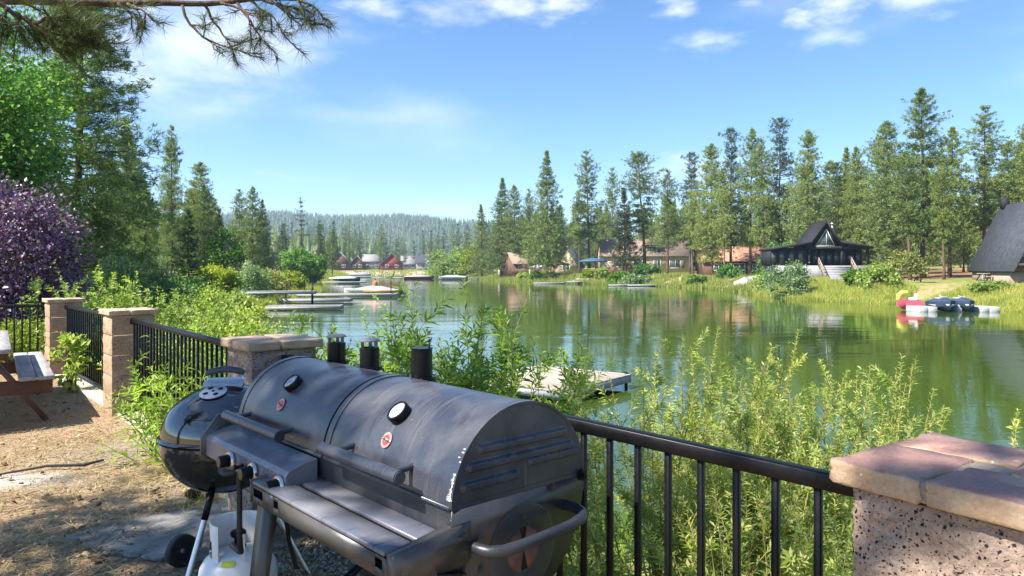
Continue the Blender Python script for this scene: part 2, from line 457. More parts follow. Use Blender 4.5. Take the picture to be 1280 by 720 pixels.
# ------------------------------------------------------------------ mesh helpers
class NP:
    """collects numpy pieces (verts, faces of one width, material slot) into one mesh"""

    def __init__(self):
        self.v, self.f, self.n = [], [], 0

    def add(self, v, f, mi=0):
        v = np.asarray(v, dtype=np.float64).reshape(-1, 3)
        f = np.asarray(f, dtype=np.int64)
        self.v.append(v)
        self.f.append((f + self.n, mi))
        self.n += len(v)
        return self

    def mesh(self, name, mats, smooth=None):
        me = bpy.data.meshes.new(name)
        V = np.concatenate(self.v)
        me.vertices.add(len(V))
        me.vertices.foreach_set('co', V.astype(np.float32).ravel())
        loops = np.concatenate([f.ravel() for f, _ in self.f])
        counts = np.concatenate([np.full(len(f), f.shape[1]) for f, _ in self.f])
        mi = np.concatenate([np.full(len(f), m) for f, m in self.f])
        me.loops.add(len(loops))
        me.loops.foreach_set('vertex_index', loops.astype(np.int32))
        me.polygons.add(len(counts))
        starts = np.concatenate(([0], np.cumsum(counts)[:-1]))
        me.polygons.foreach_set('loop_start', starts.astype(np.int32))
        me.polygons.foreach_set('material_index', mi.astype(np.int32))
        for m in (mats if isinstance(mats, (list, tuple)) else [mats]):
            me.materials.append(m)
        me.update(calc_edges=True)
        if smooth is not None:
            me.polygons.foreach_set('use_smooth', np.ones(len(counts), dtype=bool))
            if smooth < 180:
                me.set_sharp_from_angle(angle=R(smooth))
        me.validate()
        return me

    def build(self, name, mats, parent=None, smooth=None, loc=None, rot=None):
        return obj(name, self.mesh(name, mats, smooth), parent, loc, rot)

    # -- shapes
    def box(self, c, s, rot=None, ch=0.0, mi=0):
        """box centred at c, full size s, with a chamfer ch; rot = 3x3"""
        c = np.array(c, float)
        h = np.array(s, float) / 2
        ch = min(ch, 0.45 * h.min() * 2 / 2)
        if ch <= 0:
            v = np.array([[x, y, z] for x in (-1, 1) for y in (-1, 1) for z in (-1, 1)]) * h
            f = [[0, 1, 3, 2], [4, 6, 7, 5], [0, 4, 5, 1], [2, 3, 7, 6], [0, 2, 6, 4], [1, 5, 7, 3]]
            if rot is not None:
                v = v @ np.array(rot).T
            return self.add(v + c, f, mi)
        v, idx = [], {}
        for sx_ in (-1, 1):
            for sy in (-1, 1):
                for sz in (-1, 1):
                    for a in range(3):
                        p = np.array([sx_, sy, sz]) * (h - ch)
                        p[a] = (sx_, sy, sz)[a] * h[a]
                        idx[(sx_, sy, sz, a)] = len(v)
                        v.append(p)
        quads, tris = [], []
        sg = (-1, 1)
        for a in range(3):
            b, c2 = (a + 1) % 3, (a + 2) % 3
            for s0 in sg:
                q = []
                for sb, sc in ((-1, -1), (1, -1), (1, 1), (-1, 1)):
                    k = [0, 0, 0]
                    k[a], k[b], k[c2] = s0, sb, sc
                    q.append(idx[(*k, a)])
                quads.append(q if s0 > 0 else q[::-1])
        for a in range(3):
            b, c2 = (a + 1) % 3, (a + 2) % 3
            for sb in sg:
                for sc in sg:
                    k0, k1 = [0, 0, 0], [0, 0, 0]
                    k0[a], k0[b], k0[c2] = -1, sb, sc
                    k1[a], k1[b], k1[c2] = 1, sb, sc
                    q = [idx[(*k0, b)], idx[(*k1, b)], idx[(*k1, c2)], idx[(*k0, c2)]]
                    quads.append(q if sb * sc < 0 else q[::-1])
        for sx_ in sg:
            for sy in sg:
                for sz in sg:
                    t_ = [idx[(sx_, sy, sz, 0)], idx[(sx_, sy, sz, 1)], idx[(sx_, sy, sz, 2)]]
                    tris.append(t_ if sx_ * sy * sz > 0 else t_[::-1])
        v = np.array(v)
        if rot is not None:
            v = v @ np.array(rot).T
        n0 = self.n
        self.v.append(v + np.array(c))
        self.f.append((np.array(quads) + n0, mi))
        self.f.append((np.array(tris) + n0, mi))
        self.n += len(v)
        return self

    def bar(self, p, q, w, h, ch=0.0, mi=0, up=(0, 0, 1)):
        """rectangular bar from p to q"""
        p, q = np.array(p, float), np.array(q, float)
        d = q - p
        l = np.linalg.norm(d)
        x = d / l
        u = np.array(up, float)
        y = np.cross(u, x)
        if np.linalg.norm(y) < 1e-6:
            y = np.array([0, 1.0, 0])
        y /= np.linalg.norm(y)
        z = np.cross(x, y)
        return self.box((p + q) / 2, (l, w, h), np.stack([x, y, z], 1), ch, mi)

    def tube(self, pts, r, k=8, mi=0, caps=True):
        pts = np.array(pts, float)
        n = len(pts)
        r = np.full(n, r, float) if np.isscalar(r) else np.array(r, float)
        tan = np.gradient(pts, axis=0)
        tan /= np.linalg.norm(tan, axis=1)[:, None] + 1e-12
        ref = np.array([0, 0, 1.0]) if abs(tan[0][2]) < 0.9 else np.array([1.0, 0, 0])
        us = np.zeros((n, 3))
        u = np.cross(tan[0], ref)
        u /= np.linalg.norm(u)
        for i in range(n):
            u = u - tan[i] * (u @ tan[i])
            u /= np.linalg.norm(u) + 1e-12
            us[i] = u
        ws = np.cross(tan, us)
        a = np.arange(k) * 2 * PI / k
        v = pts[:, None] + r[:, None, None] * (us[:, None] * np.cos(a)[None, :, None] + ws[:, None] * np.sin(a)[None, :, None])
        v = v.reshape(-1, 3)
        i, j = np.meshgrid(np.arange(n - 1), np.arange(k), indexing='ij')
        i, j = i.ravel(), j.ravel()
        j2 = (j + 1) % k
        f = np.stack([i * k + j, i * k + j2, (i + 1) * k + j2, (i + 1) * k + j], 1)
        n0 = self.n
        self.add(v, f, mi)
        if caps and k > 2:
            self.f.append((np.arange(k)[::-1][None] + n0, mi))
            self.f.append((np.arange(k)[None] + n0 + (n - 1) * k, mi))
        return self

    def lathe(self, prof, k=32, mi=0, c=(0, 0, 0), rot=None, a0=0.0, a1=2 * PI):
        prof = np.array(prof, float)
        full = abs(a1 - a0 - 2 * PI) < 1e-6
        na = k if full else k + 1
        a = a0 + (a1 - a0) * np.arange(na) / k
        n = len(prof)
        v = np.zeros((n, na, 3))
        v[..., 0] = prof[:, 0, None] * np.cos(a)
        v[..., 1] = prof[:, 0, None] * np.sin(a)
        v[..., 2] = prof[:, 1, None]
        v = v.reshape(-1, 3)
        i, j = np.meshgrid(np.arange(n - 1), np.arange(k), indexing='ij')
        i, j = i.ravel(), j.ravel()
        j2 = (j + 1) % na
        f = np.stack([i * na + j, i * na + j2, (i + 1) * na + j2, (i + 1) * na + j], 1)
        if rot is not None:
            v = v @ np.array(rot).T
        return self.add(v + np.array(c), f, mi)

    def prism(self, poly, axis, a, b, mi=0):
        """polygon (2-D) extruded along axis 'x','y' or 'z' from a to b"""
        poly = np.array(poly, float)
        n = len(poly)

        def lift(t):
            o = np.zeros((n, 3))
            k = {'x': (1, 2, 0), 'y': (0, 2, 1), 'z': (0, 1, 2)}[axis]
            o[:, k[0]], o[:, k[1]], o[:, k[2]] = poly[:, 0], poly[:, 1], t
            return o
        v = np.concatenate([lift(a), lift(b)])
        i = np.arange(n)
        j = (i + 1) % n
        n0 = self.n
        self.add(v, np.stack([i, j, j + n, i + n], 1), mi)
        self.f.append((i[::-1][None] + n0, mi))
        self.f.append((i[None] + n + n0, mi))
        return self


def obj(name, me, parent=None, loc=None, rot=None):
    o = bpy.data.objects.new(name, me)
    COL.objects.link(o)
    if parent is not None:
        o.parent = parent
    if loc is not None:
        o.location = loc
    if rot is not None:
        o.rotation_euler = rot
    return o


def tag(o, label=None, cat=None, group=None, kind=None):
    if label:
        o['label'] = label
    if cat:
        o['category'] = cat
    if group:
        o['group'] = group
    if kind:
        o['kind'] = kind
    return o


def thing(name, label, cat, loc=(0, 0, 0), rz=0.0, group=None):
    o = bpy.data.objects.new(name, None)
    o.empty_display_size = 0.1
    COL.objects.link(o)
    o.location = loc
    o.rotation_euler = (0, 0, rz)
    return tag(o, label, cat, group)


def copy_tree(root, loc, rz, label, group=None, scale=None):
    r = root.copy()
    COL.objects.link(r)
    r.location, r.rotation_euler = loc, (0, 0, rz)
    r['label'] = label
    if group:
        r['group'] = group
    elif 'group' in r:
        del r['group']
    if scale is not None:
        r.scale = scale
    for ch in list(root.children):
        c = ch.copy()
        COL.objects.link(c)
        c.parent = r
        for g in list(ch.children):
            d = g.copy()
            COL.objects.link(d)
            d.parent = c
    return r


def rotz(a):
    c, s = math.cos(a), math.sin(a)
    return np.array([[c, -s, 0], [s, c, 0], [0, 0, 1]])


def basis(x, y):
    x = np.array(x, float)
    x /= np.linalg.norm(x)
    y = np.array(y, float)
    y = y - x * (x @ y)
    y /= np.linalg.norm(y)
    return np.stack([x, y, np.cross(x, y)], 1)


def unit(v):
    return v / (np.linalg.norm(v, axis=-1, keepdims=True) + 1e-12)


def leaves(acc, base, d, nrm, ln, wd, fold=0.18, mi=0, droop=0.1):
    """folded lance-shaped leaves, two triangles each"""
    base, d, nrm = np.asarray(base, float), unit(np.asarray(d, float)), np.asarray(nrm, float)
    n = len(base)
    ln = np.broadcast_to(np.asarray(ln, float), (n,))[:, None]
    wd = np.broadcast_to(np.asarray(wd, float), (n,))[:, None]
    side = unit(np.cross(d, nrm))
    up = np.cross(side, d)
    mid = base + d * ln * 0.45 + up * wd * fold
    tip = base + d * ln - np.array([0, 0, 1.0]) * ln * droop
    v = np.stack([base, mid + side * wd * 0.5, tip, mid - side * wd * 0.5], 1).reshape(-1, 3)
    i = np.arange(n)[:, None] * 4
    acc.add(v, np.concatenate([i + np.array([0, 1, 2]), i + np.array([0, 2, 3])]), mi)


def needles(acc, base, d, ln, wd, mi=0, rng=None):
    """thin tapering blades, one triangle each"""
    d = unit(d)
    n = len(base)
    ln = np.broadcast_to(np.asarray(ln, float), (n,))[:, None]
    wd = np.broadcast_to(np.asarray(wd, float), (n,))[:, None]
    side = unit(np.cross(d, rng.normal(size=(n, 3))))
    v = np.stack([base - side * wd / 2, base + side * wd / 2, base + d * ln], 1).reshape(-1, 3)
    acc.add(v, np.arange(3 * n).reshape(-1, 3), mi)


# ------------------------------------------------------------------ ground, water
LAKE = np.array([(75, -2), (40, 3), (14, 7.6), (6, 8.4), (2, 9.0), (-1.5, 12), (-5, 17), (-8, 22), (-15, 40), (-22, 66), (-27, 100),
                 (-34.5, 128), (-39, 150), (-41.5, 182), (-54, 232), (-66, 300), (-40, 306), (-24, 258), (-9, 198), (7, 152), (20, 137), (27, 122),
                 (31, 107), (29.5, 87), (29, 73), (31, 67), (35.5, 64), (37.3, 54), (38, 48), (48, 38), (85, 24)], float)
WATER_Z = -1.7
FENCE_T = np.array([0.655, -0.755])            # along the railing, towards the viewer's right
FENCE_T = FENCE_T / np.linalg.norm(FENCE_T)
FENCE_N = np.array([-FENCE_T[1], FENCE_T[0]])  # towards the lake
PIL_C = np.array([-1.48, 4.43])
PIL_D = np.array([1.03, 1.545])
PIL_B = np.array([-4.02, 7.55])
PIL_A = np.array([-6.35, 10.2])
EDGE = np.array([(-40, 11.4), (-9.5, 10.5), tuple(PIL_A), tuple(PIL_B), tuple(PIL_C), tuple(PIL_D), (3.2, -1.2), (9, -9), (30, -40)])


def seg_dist(P, A, B):
    d = B - A
    t = np.clip(((P - A) @ d) / (d @ d), 0, 1)
    return np.linalg.norm(P - (A + t[:, None] * d), axis=1)


def inside(P, poly):
    x, y = P[:, 0], P[:, 1]
    r = np.zeros(len(P), bool)
    j = len(poly) - 1
    for i in range(len(poly)):
        xi, yi = poly[i]
        xj, yj = poly[j]
        c = ((yi > y) != (yj > y)) & (x < (xj - xi) * (y - yi) / (yj - yi + 1e-12) + xi)
        r ^= c
        j = i
    return r


PATIO = np.concatenate([EDGE, [(30, -60), (-40, -60)]])


def sm(x):
    x = np.clip(x, 0, 1)
    return x * x * (3 - 2 * x)


def wave_noise(P, s):
    x, y = P[:, 0] / s, P[:, 1] / s
    return (np.sin(1.3 * x + 1.7 * y + 0.4) + np.sin(2.1 * x - 1.1 * y + 2.0) * 0.7 + np.sin(-0.6 * x + 2.9 * y + 1.1) * 0.5) / 2.2


def ground_z(P):
    P = np.atleast_2d(np.asarray(P, float))
    ds = np.full(len(P), 1e9)
    for i in range(len(LAKE)):
        ds = np.minimum(ds, seg_dist(P, LAKE[i], LAKE[(i + 1) % len(LAKE)]))
    ins = inside(P, LAKE)
    z = -1.78 + 1.78 * sm(ds / 9.0) + np.minimum(ds, 3) * 0.02
    far = np.clip((ds - 12) / 120, 0, 1)
    z = z + far * 2.2 + 0.12 * wave_noise(P, 3.0) * sm((ds - 1) / 6) + far * 0.8 * wave_noise(P, 38.0)
    z = np.where(ins, -1.78 - np.minimum(ds * 0.25, 1.4), z)
    pat = inside(P, PATIO)
    de = np.full(len(P), 1e9)
    for i in range(len(EDGE) - 1):
        de = np.minimum(de, seg_dist(P, EDGE[i], EDGE[i + 1]))
    sd = np.where(pat, -de, de)
    k = sm((sd - 0.16) / 1.1)
    low = np.minimum(z, -0.06)
    zz = np.where(sd < 0.16, -0.06, (1 - k) * -0.06 + k * np.where(sd < 9, np.minimum(z, 0.3), z))
    zz = np.where((sd > 0.16) & (P[:, 1] < 40), (1 - k) * -0.06 + k * z, np.where(sd < 0.16, -0.06, zz))
    return zz


def gz(x, y):
    return float(ground_z([(x, y)])[0])


def axis(parts):
    return np.unique(np.concatenate([np.linspace(a, b, n) for a, b, n in parts]).round(4))


gx = axis([(-3200, -300, 14), (-300, -90, 22), (-90, -20, 48), (-20, 12, 84), (12, 60, 60), (60, 200, 30), (200, 3200, 14)])
gy = axis([(-80, -4, 10), (-4, 24, 74), (24, 160, 140), (160, 340, 60), (340, 700, 24), (700, 5200, 16)])
GX, GY = np.meshgrid(gx, gy, indexing='ij')
P2 = np.stack([GX.ravel(), GY.ravel()], 1)
Z2 = ground_z(P2)
nx, ny = len(gx), len(gy)
i_, j_ = np.meshgrid(np.arange(nx - 1), np.arange(ny - 1), indexing='ij')
i_, j_ = i_.ravel(), j_.ravel()
quad = np.stack([i_ * ny + j_, (i_ + 1) * ny + j_, (i_ + 1) * ny + j_ + 1, i_ * ny + j_ + 1], 1)
acc = NP().add(np.column_stack([P2, Z2]), quad)


def terrain_mat():
    """grass, dry grass, forest litter; a 'beach' attribute marks the sandy shore"""
    m, t, out = new_mat('shore_ground')
    co = coords(t, 'Object', False)
    n1 = noise(t, co, 0.09, 5, 0.6, 0.4)
    n2 = noise(t, co, 1.6, 5, 0.65)
    n3 = noise(t, co, 14.0, 3, 0.7)
    grass = ramp(t, n2, ((0.3, (0.10, 0.15, 0.03)), (0.5, (0.17, 0.21, 0.05)), (0.72, (0.26, 0.25, 0.09))))
    dry = ramp(t, n2, ((0.3, (0.22, 0.16, 0.08)), (0.7, (0.38, 0.30, 0.16))))
    wood = ramp(t, n2, ((0.3, (0.16, 0.09, 0.05)), (0.7, (0.30, 0.18, 0.10))))
    sand = ramp(t, n2, ((0.3, (0.36, 0.28, 0.20)), (0.7, (0.52, 0.43, 0.33))))
    at = N(t, 'ShaderNodeAttribute', attribute_name='zone')
    sep = N(t, 'ShaderNodeSeparateColor')
    L(t, at.outputs['Color'], sep.inputs[0])
    col = mixrgb(t, maprange(t, n1, 0.42, 0.62, 0, 1, True), grass, dry)
    jit = math_node(t, 'MULTIPLY', math_node(t, 'SUBTRACT', n2, 0.5), 0.7)
    col = mixrgb(t, maprange(t, math_node(t, 'ADD', sep.outputs[1], jit), 0.35, 0.6, 0, 1, True), col, wood)
    col = mixrgb(t, maprange(t, math_node(t, 'ADD', sep.outputs[2], jit), 0.35, 0.6, 0, 1, True), col, grass)
    col = mixrgb(t, maprange(t, math_node(t, 'ADD', sep.outputs[0], jit), 0.35, 0.6, 0, 1, True), col, sand)
    col = mixrgb(t, 1.0, col, ramp(t, n3, ((0.25, (0.7, 0.7, 0.68)), (0.75, (1.2, 1.2, 1.2)))), 'MULTIPLY')
    principled(t, out, col, 0.95, 0, bump(t, n2, 0.6, 0.15), 0.1)
    return m


ter_me = acc.mesh('terrain', terrain_mat(), 180)
zone = np.zeros((len(P2), 4), np.float32)
zone[:, 3] = 1


def blob(cx, cy, rx, ry):
    return np.clip(1.4 - np.sqrt(((P2[:, 0] - cx) / rx) ** 2 + ((P2[:, 1] - cy) / ry) ** 2), 0, 1)


zone[:, 0] = np.maximum.reduce([blob(33, 120, 10, 12), blob(24, 135, 12, 8), blob(-12, 225, 12, 30), blob(-62, 310, 30, 8), blob(8, 158, 16, 5)])
zone[:, 1] = np.maximum.reduce([blob(60, 102, 26, 22), blob(85, 130, 40, 40), blob(-60, 160, 20, 90), blob(30, 190, 60, 28)])
zone[:, 2] = np.maximum.reduce([blob(22, 162, 26, 14), blob(40, 128, 10, 10), blob(-14, 12, 16, 14), blob(-20, 30, 14, 24), blob(33, 78, 6, 8)])
ca = ter_me.color_attributes.new('zone', 'FLOAT_COLOR', 'POINT')
ca.data.foreach_set('color', zone.ravel())
tag(obj('terrain', ter_me), kind='structure')


def water_mat():
    m, t, out = new_mat('lake_water')
    co = coords(t, 'Object', False)
    a = noise(t, co, 2.1, 3, 0.6, 0.3, (0.55, 1.5, 1))
    b = noise(t, co, 0.35, 3, 0.5, 0.6, (0.6, 1.3, 1))
    c = noise(t, co, 7.0, 2, 0.5, 0.2, (0.6, 1.4, 1))
    h = math_node(t, 'ADD', math_node(t, 'MULTIPLY', b, 1.2), math_node(t, 'ADD', math_node(t, 'MULTIPLY', a, 0.30), math_node(t, 'MULTIPLY', c, 0.05)))
    h = math_node(t, 'MULTIPLY', h, maprange(t, noise(t, co, 0.07, 3, 0.6, 0.8, (0.6, 1.6, 1)), 0.38, 0.62, 0.45, 1.5, True))
    col = ramp(t, noise(t, co, 0.05, 3, 0.5), ((0.3, (0.032, 0.060, 0.005)), (0.7, (0.046, 0.080, 0.008))))
    p = principled(t, out, col, 0.03, 0, bump(t, h, 0.18, 0.06), 0.5)
    p.inputs['IOR'].default_value = 1.40
    return m


xs, ys = np.linspace(-90, 90, 13), np.linspace(-6, 330, 23)
wx, wy = np.meshgrid(xs, ys, indexing='ij')
i_, j_ = np.meshgrid(np.arange(12), np.arange(22), indexing='ij')
i_, j_ = i_.ravel(), j_.ravel()
wq = np.stack([i_ * 23 + j_, (i_ + 1) * 23 + j_, (i_ + 1) * 23 + j_ + 1, i_ * 23 + j_ + 1], 1)
wobj = NP().add(np.column_stack([wx.ravel(), wy.ravel(), np.full(wx.size, WATER_Z)]), wq).build('lake_water', water_mat())
tag(wobj, kind='structure')


def patio_mat():
    """straw and wood-chip mulch, dusty grey where it has worn thin"""
    m, t, out = new_mat('straw_mulch')
    co = coords(t, 'Object', False)
    wear = noise(t, co, 0.55, 4, 0.55, 0.5)
    strands = noise(t, co, 16.0, 5, 0.7, 2.5, (1.0, 2.2, 1))
    strands2 = noise(t, co, 30.0, 4, 0.7, 2.0, (2.4, 1.0, 1))
    chips = N(t, 'ShaderNodeTexVoronoi')
    chips.inputs['Scale'].default_value = 46.0
    L(t, co, chips.inputs['Vector'])
    s = math_node(t, 'MULTIPLY', math_node(t, 'ADD', strands, strands2), 0.5)
    straw = ramp(t, s, ((0.32, (0.10, 0.065, 0.04)), (0.45, (0.30, 0.20, 0.115)), (0.56, (0.57, 0.42, 0.26)), (0.72, (0.70, 0.57, 0.40))))
    dust = ramp(t, s, ((0.32, (0.18, 0.155, 0.13)), (0.55, (0.40, 0.35, 0.29)), (0.75, (0.54, 0.49, 0.42))))
    col = mixrgb(t, maprange(t, wear, 0.50, 0.66, 0, 0.7, True), straw, dust)
    cs = N(t, 'ShaderNodeSeparateColor')
    L(t, chips.outputs['Color'], cs.inputs[0])
    col = mixrgb(t, math_node(t, 'MULTIPLY', maprange(t, cs.outputs[0], 0.78, 0.82), maprange(t, chips.outputs['Distance'], 0.5, 0.35)), col, (0.14, 0.09, 0.06))
    col = mixrgb(t, math_node(t, 'MULTIPLY', maprange(t, cs.outputs[1], 0.88, 0.92), maprange(t, chips.outputs['Distance'], 0.4, 0.25)), col, (0.60, 0.55, 0.48))
    # pale ash patch by the table
    sp = N(t, 'ShaderNodeVectorMath', operation='DISTANCE')
    mp = N(t, 'ShaderNodeMapping')
    mp.inputs['Scale'].default_value = (0.8, 1.9, 0)
    L(t, co, mp.inputs[0])
    L(t, mp.outputs[0], sp.inputs[0])
    sp.inputs[1].default_value = (-3.55 * 0.8, 5.05 * 1.9, 0)
    ash = math_node(t, 'ADD', sp.outputs['Value'], math_node(t, 'MULTIPLY', math_node(t, 'SUBTRACT', strands, 0.5), 0.9))
    col = mixrgb(t, maprange(t, ash, 0.55, 0.2, 0, 0.8, True), col, (0.62, 0.58, 0.54))
    h = math_node(t, 'ADD', math_node(t, 'MULTIPLY', s, 1.0), math_node(t, 'MULTIPLY', chips.outputs['Distance'], 0.35))
    principled(t, out, col, 0.92, 0, bump(t, h, 1.0, 0.03), 0.15)
    return m


# the patio: a gently uneven sheet ending at the kerb
px_, py_ = np.linspace(-14, 6, 120), np.linspace(-8, 11.4, 120)
ax_, ay_ = np.meshgrid(px_, py_, indexing='ij')
pp = np.stack([ax_.ravel(), ay_.ravel()], 1)
pz = 0.012 * wave_noise(pp, 0.5) + 0.006 * wave_noise(pp, 0.17)
i_, j_ = np.meshgrid(np.arange(119), np.arange(119), indexing='ij')
i_, j_ = i_.ravel(), j_.ravel()
pq = np.stack([i_ * 120 + j_, (i_ + 1) * 120 + j_, (i_ + 1) * 120 + j_ + 1, i_ * 120 + j_ + 1], 1)
cen = pp[pq].mean(1)
de = np.full(len(cen), 1e9)
for i in range(len(EDGE) - 1):
    de = np.minimum(de, seg_dist(cen, EDGE[i], EDGE[i + 1]))
ok = inside(cen, PATIO) & (de > 0.02)
tag(NP().add(np.column_stack([pp, pz]), pq[ok]).build('patio_ground', patio_mat(), None, 180), kind='structure')

# hills at the head of the lake
hx = np.linspace(-1500, 1500, 120)
hy = np.linspace(900, 2300, 40)
HX, HY = np.meshgrid(hx, hy, indexing='ij')


def hill_z(x, y):
    crest = 92 + 10 * np.exp(-((x + 390) / 130) ** 2) - 0.010 * (x + 250) + 3 * np.sin(x / 90.0) + 2 * np.sin(x / 37.0 + 1)
    crest = crest * sm((420 - x) / 420)
    prof = sm((y - 950) / 560) * (1 - 0.65 * sm((y - 1560) / 700))
    return crest * prof + 7 * np.sin(x / 60.0 + y / 85.0) * prof


hv = np.column_stack([HX.ravel(), HY.ravel(), hill_z(HX.ravel(), HY.ravel())])
i_, j_ = np.meshgrid(np.arange(119), np.arange(39), indexing='ij')
i_, j_ = i_.ravel(), j_.ravel()
hq = np.stack([i_ * 40 + j_, (i_ + 1) * 40 + j_, (i_ + 1) * 40 + j_ + 1, i_ * 40 + j_ + 1], 1)
hm, ht, hout = new_mat('hill_ground')
hco = coords(ht, 'Object', False)
principled(ht, hout, ramp(ht, noise(ht, hco, 0.012, 5, 0.65), ((0.35, (0.06, 0.085, 0.04)), (0.6, (0.10, 0.115, 0.055)), (0.72, (0.26, 0.21, 0.15)))), 0.95, 0, None, 0.1)
tag(NP().add(hv, hq).build('hills', hm, None, 180), kind='structure')


def low_pines(name, label, tx, ty, tz, th, mat, rng):
    nt = len(tx)
    tr = th * rng.uniform(0.13, 0.2, nt)
    ang = rng.uniform(0, 6.28, nt)
    acc = NP()
    for lv, (z0, z1, rr) in enumerate(((0.05, 0.6, 1.0), (0.4, 1.0, 0.65))):
        k = 5
        a = ang[:, None] + np.arange(k) * 2 * PI / k + lv
        rj = rng.uniform(0.75, 1.2, a.shape)
        ring = np.stack([tx[:, None] + np.cos(a) * tr[:, None] * rr * rj, ty[:, None] + np.sin(a) * tr[:, None] * rr * rj, (tz + th * z0)[:, None] + 0.08 * th[:, None] * rng.normal(size=a.shape)], 2)
        apex = np.stack([tx, ty, tz + th * z1], 1)[:, None]
        v = np.concatenate([ring, apex], 1).reshape(-1, 3)
        b = np.arange(nt)[:, None, None] * (k + 1)
        j = np.arange(k)
        f = (b + np.stack([j, (j + 1) % k, np.full(k, k)], 1)[None]).reshape(-1, 3)
        acc.add(v, f)
    return tag(acc.build(name, mat), label, 'forest', kind='stuff')


rng = np.random.default_rng(5)
nt = 9000
tx = rng.uniform(-900, 220, nt)
ty = 960 + 640 * rng.random(nt) ** 0.8
tz = hill_z(tx, ty)
th = rng.uniform(9, 19, nt)
low_pines('hillside_forest', 'dark conifer forest covering the hazy hill behind the lake', tx, ty, tz, th, M['pine_dark'], rng)
ux = np.concatenate([rng.uniform(40, 420, 2600), rng.uniform(-420, -80, 1500)])
uy = np.concatenate([rng.uniform(205, 430, 2600), rng.uniform(190, 430, 1500)])
low_pines('distant_forest', 'mass of pines far back behind the shore woods', ux, uy, ground_z(np.column_stack([ux, uy])), rng.uniform(9, 19, len(ux)), M['pine_dark'], rng)


# ------------------------------------------------------------------ pillars, kerb, railings
def block_mesh(w, h, seed, mat, rough=0.007, nu=13, nv=6):
    """one split-face block course, w x w x h, origin at its base centre"""
    rg = np.random.default_rng(seed)
    acc = NP()
    for s in range(4):
        u, v = np.meshgrid(np.linspace(-1, 1, nu), np.linspace(0, 1, nv), indexing='ij')
        amp = np.clip(np.minimum(1 - np.abs(u), 1.0) * 5, 0, 1) * np.clip(np.minimum(v, 1 - v) * 5, 0, 1)
        big = np.zeros((nu, nv))
        for cu_, cv_, wgt in ((4, 3, 0.8), (8, 5, 0.55)):
            c_ = rg.normal(size=(cu_, cv_))
            gu, gv = np.linspace(0, cu_ - 1.001, nu), np.linspace(0, cv_ - 1.001, nv)
            iu, iv = gu.astype(int), gv.astype(int)
            fu, fv = (gu - iu)[:, None], (gv - iv)[None]
            big += wgt * ((c_[iu][:, iv] * (1 - fv) + c_[iu][:, iv + 1] * fv) * (1 - fu) + (c_[iu + 1][:, iv] * (1 - fv) + c_[iu + 1][:, iv + 1] * fv) * fu)
        dsp = (rg.normal(size=(nu, nv)) * 0.55 + big * 0.7) * rough * amp + 0.006 * amp
        edge_chip = rg.random((nu, nv)) * 0.006 * (1 - amp)
        z = 0.004 + v * (h - 0.008)
        pts = np.stack([u * (w / 2 - 0.003), np.full(u.shape, -w / 2) - dsp + edge_chip, z], 2).reshape(-1, 3) @ rotz(s * PI / 2).T
        i, j = np.meshgrid(np.arange(nu - 1), np.arange(nv - 1), indexing='ij')
        i, j = i.ravel(), j.ravel()
        acc.add(pts, np.stack([i * nv + j, (i + 1) * nv + j, (i + 1) * nv + j + 1, i * nv + j + 1], 1))
    q = w / 2 - 0.004
    for z, o in ((0.004, -1), (h - 0.004, 1)):
        f = [[0, 1, 2, 3]] if o > 0 else [[3, 2, 1, 0]]
        acc.add([(-q, -q, z), (q, -q, z), (q, q, z), (-q, q, z)], f)
    return acc.mesh('block', mat, None)


def paver_mesh(a, b, t, seed, mat):
    rg = np.random.default_rng(seed)
    me = NP().box((0, 0, t / 2), (a, b, t), None, 0.005).mesh('cap_paver', mat, None)
    import bmesh
    bm = bmesh.new()
    bm.from_mesh(me)
    bmesh.ops.subdivide_edges(bm, edges=[e for e in bm.edges if e.calc_length() > 0.02], cuts=5, use_grid_fill=True)
    for v in bm.verts:
        ed = (abs(v.co.x) > a / 2 - 0.008) + (abs(v.co.y) > b / 2 - 0.008) + (v.co.z > t - 0.008)
        k = 0.0007 if ed < 2 else 0.0022
        chip = 0.004 if ed >= 2 and rg.random() < 0.12 else 0
        v.co.x += rg.normal() * k - math.copysign(chip, v.co.x)
        v.co.y += rg.normal() * k - math.copysign(chip, v.co.y)
        v.co.z += rg.normal() * k * 0.7 - chip * 0.6
    bm.to_mesh(me)
    bm.free()
    return me


BLK = {k: [block_mesh(0.40, 0.204, s, M[k], r, *q) for s in range(n)] for k, n, r, q in (('block', 6, 0.008, (30, 15)), ('block_far', 6, 0.008, (13, 6)))}
PAV = {k: [paver_mesh(0.262, 0.190, 0.052, s, M[k]) for s in range(4)] for k in ('paver', 'paver_tan')}


def pillar(c, label, yaw, blk, pav, top=1.07, seed=0, flip=False):
    p = thing('stone_pillar', label, 'pillar', (c[0], c[1], 0), yaw, 'block pillars along the patio railing')
    NP().box((0, 0, 0.50), (0.366, 0.366, 1.02)).build('mortar_core', M['mortar'], p)
    for k in range(5):
        obj('block', BLK[blk][(k + seed) % 6], p, (0, 0, k * 0.204 - 0.003), (0, 0, ((k * 3 + seed) % 4) * PI / 2))
    # four pavers in a pinwheel round a small mortar square, grey joints between
    h, a, b = 0.232, 0.262, 0.190
    spots = [(-h + b / 2, -h + a / 2, PI / 2), (h - a / 2, -h + b / 2, 0), (h - b / 2, h - a / 2, PI / 2), (-h + a / 2, h - b / 2, 0)]
    for k, (x, y, r) in enumerate(spots):
        obj('cap_paver', PAV[pav][(k + seed) % 4], p, (x, y, top - 0.052), (0, 0, r))
    NP().box((0, 0, top - 0.027), (0.448, 0.448, 0.042)).build('cap_joint', M['mortar'], p)
    return p


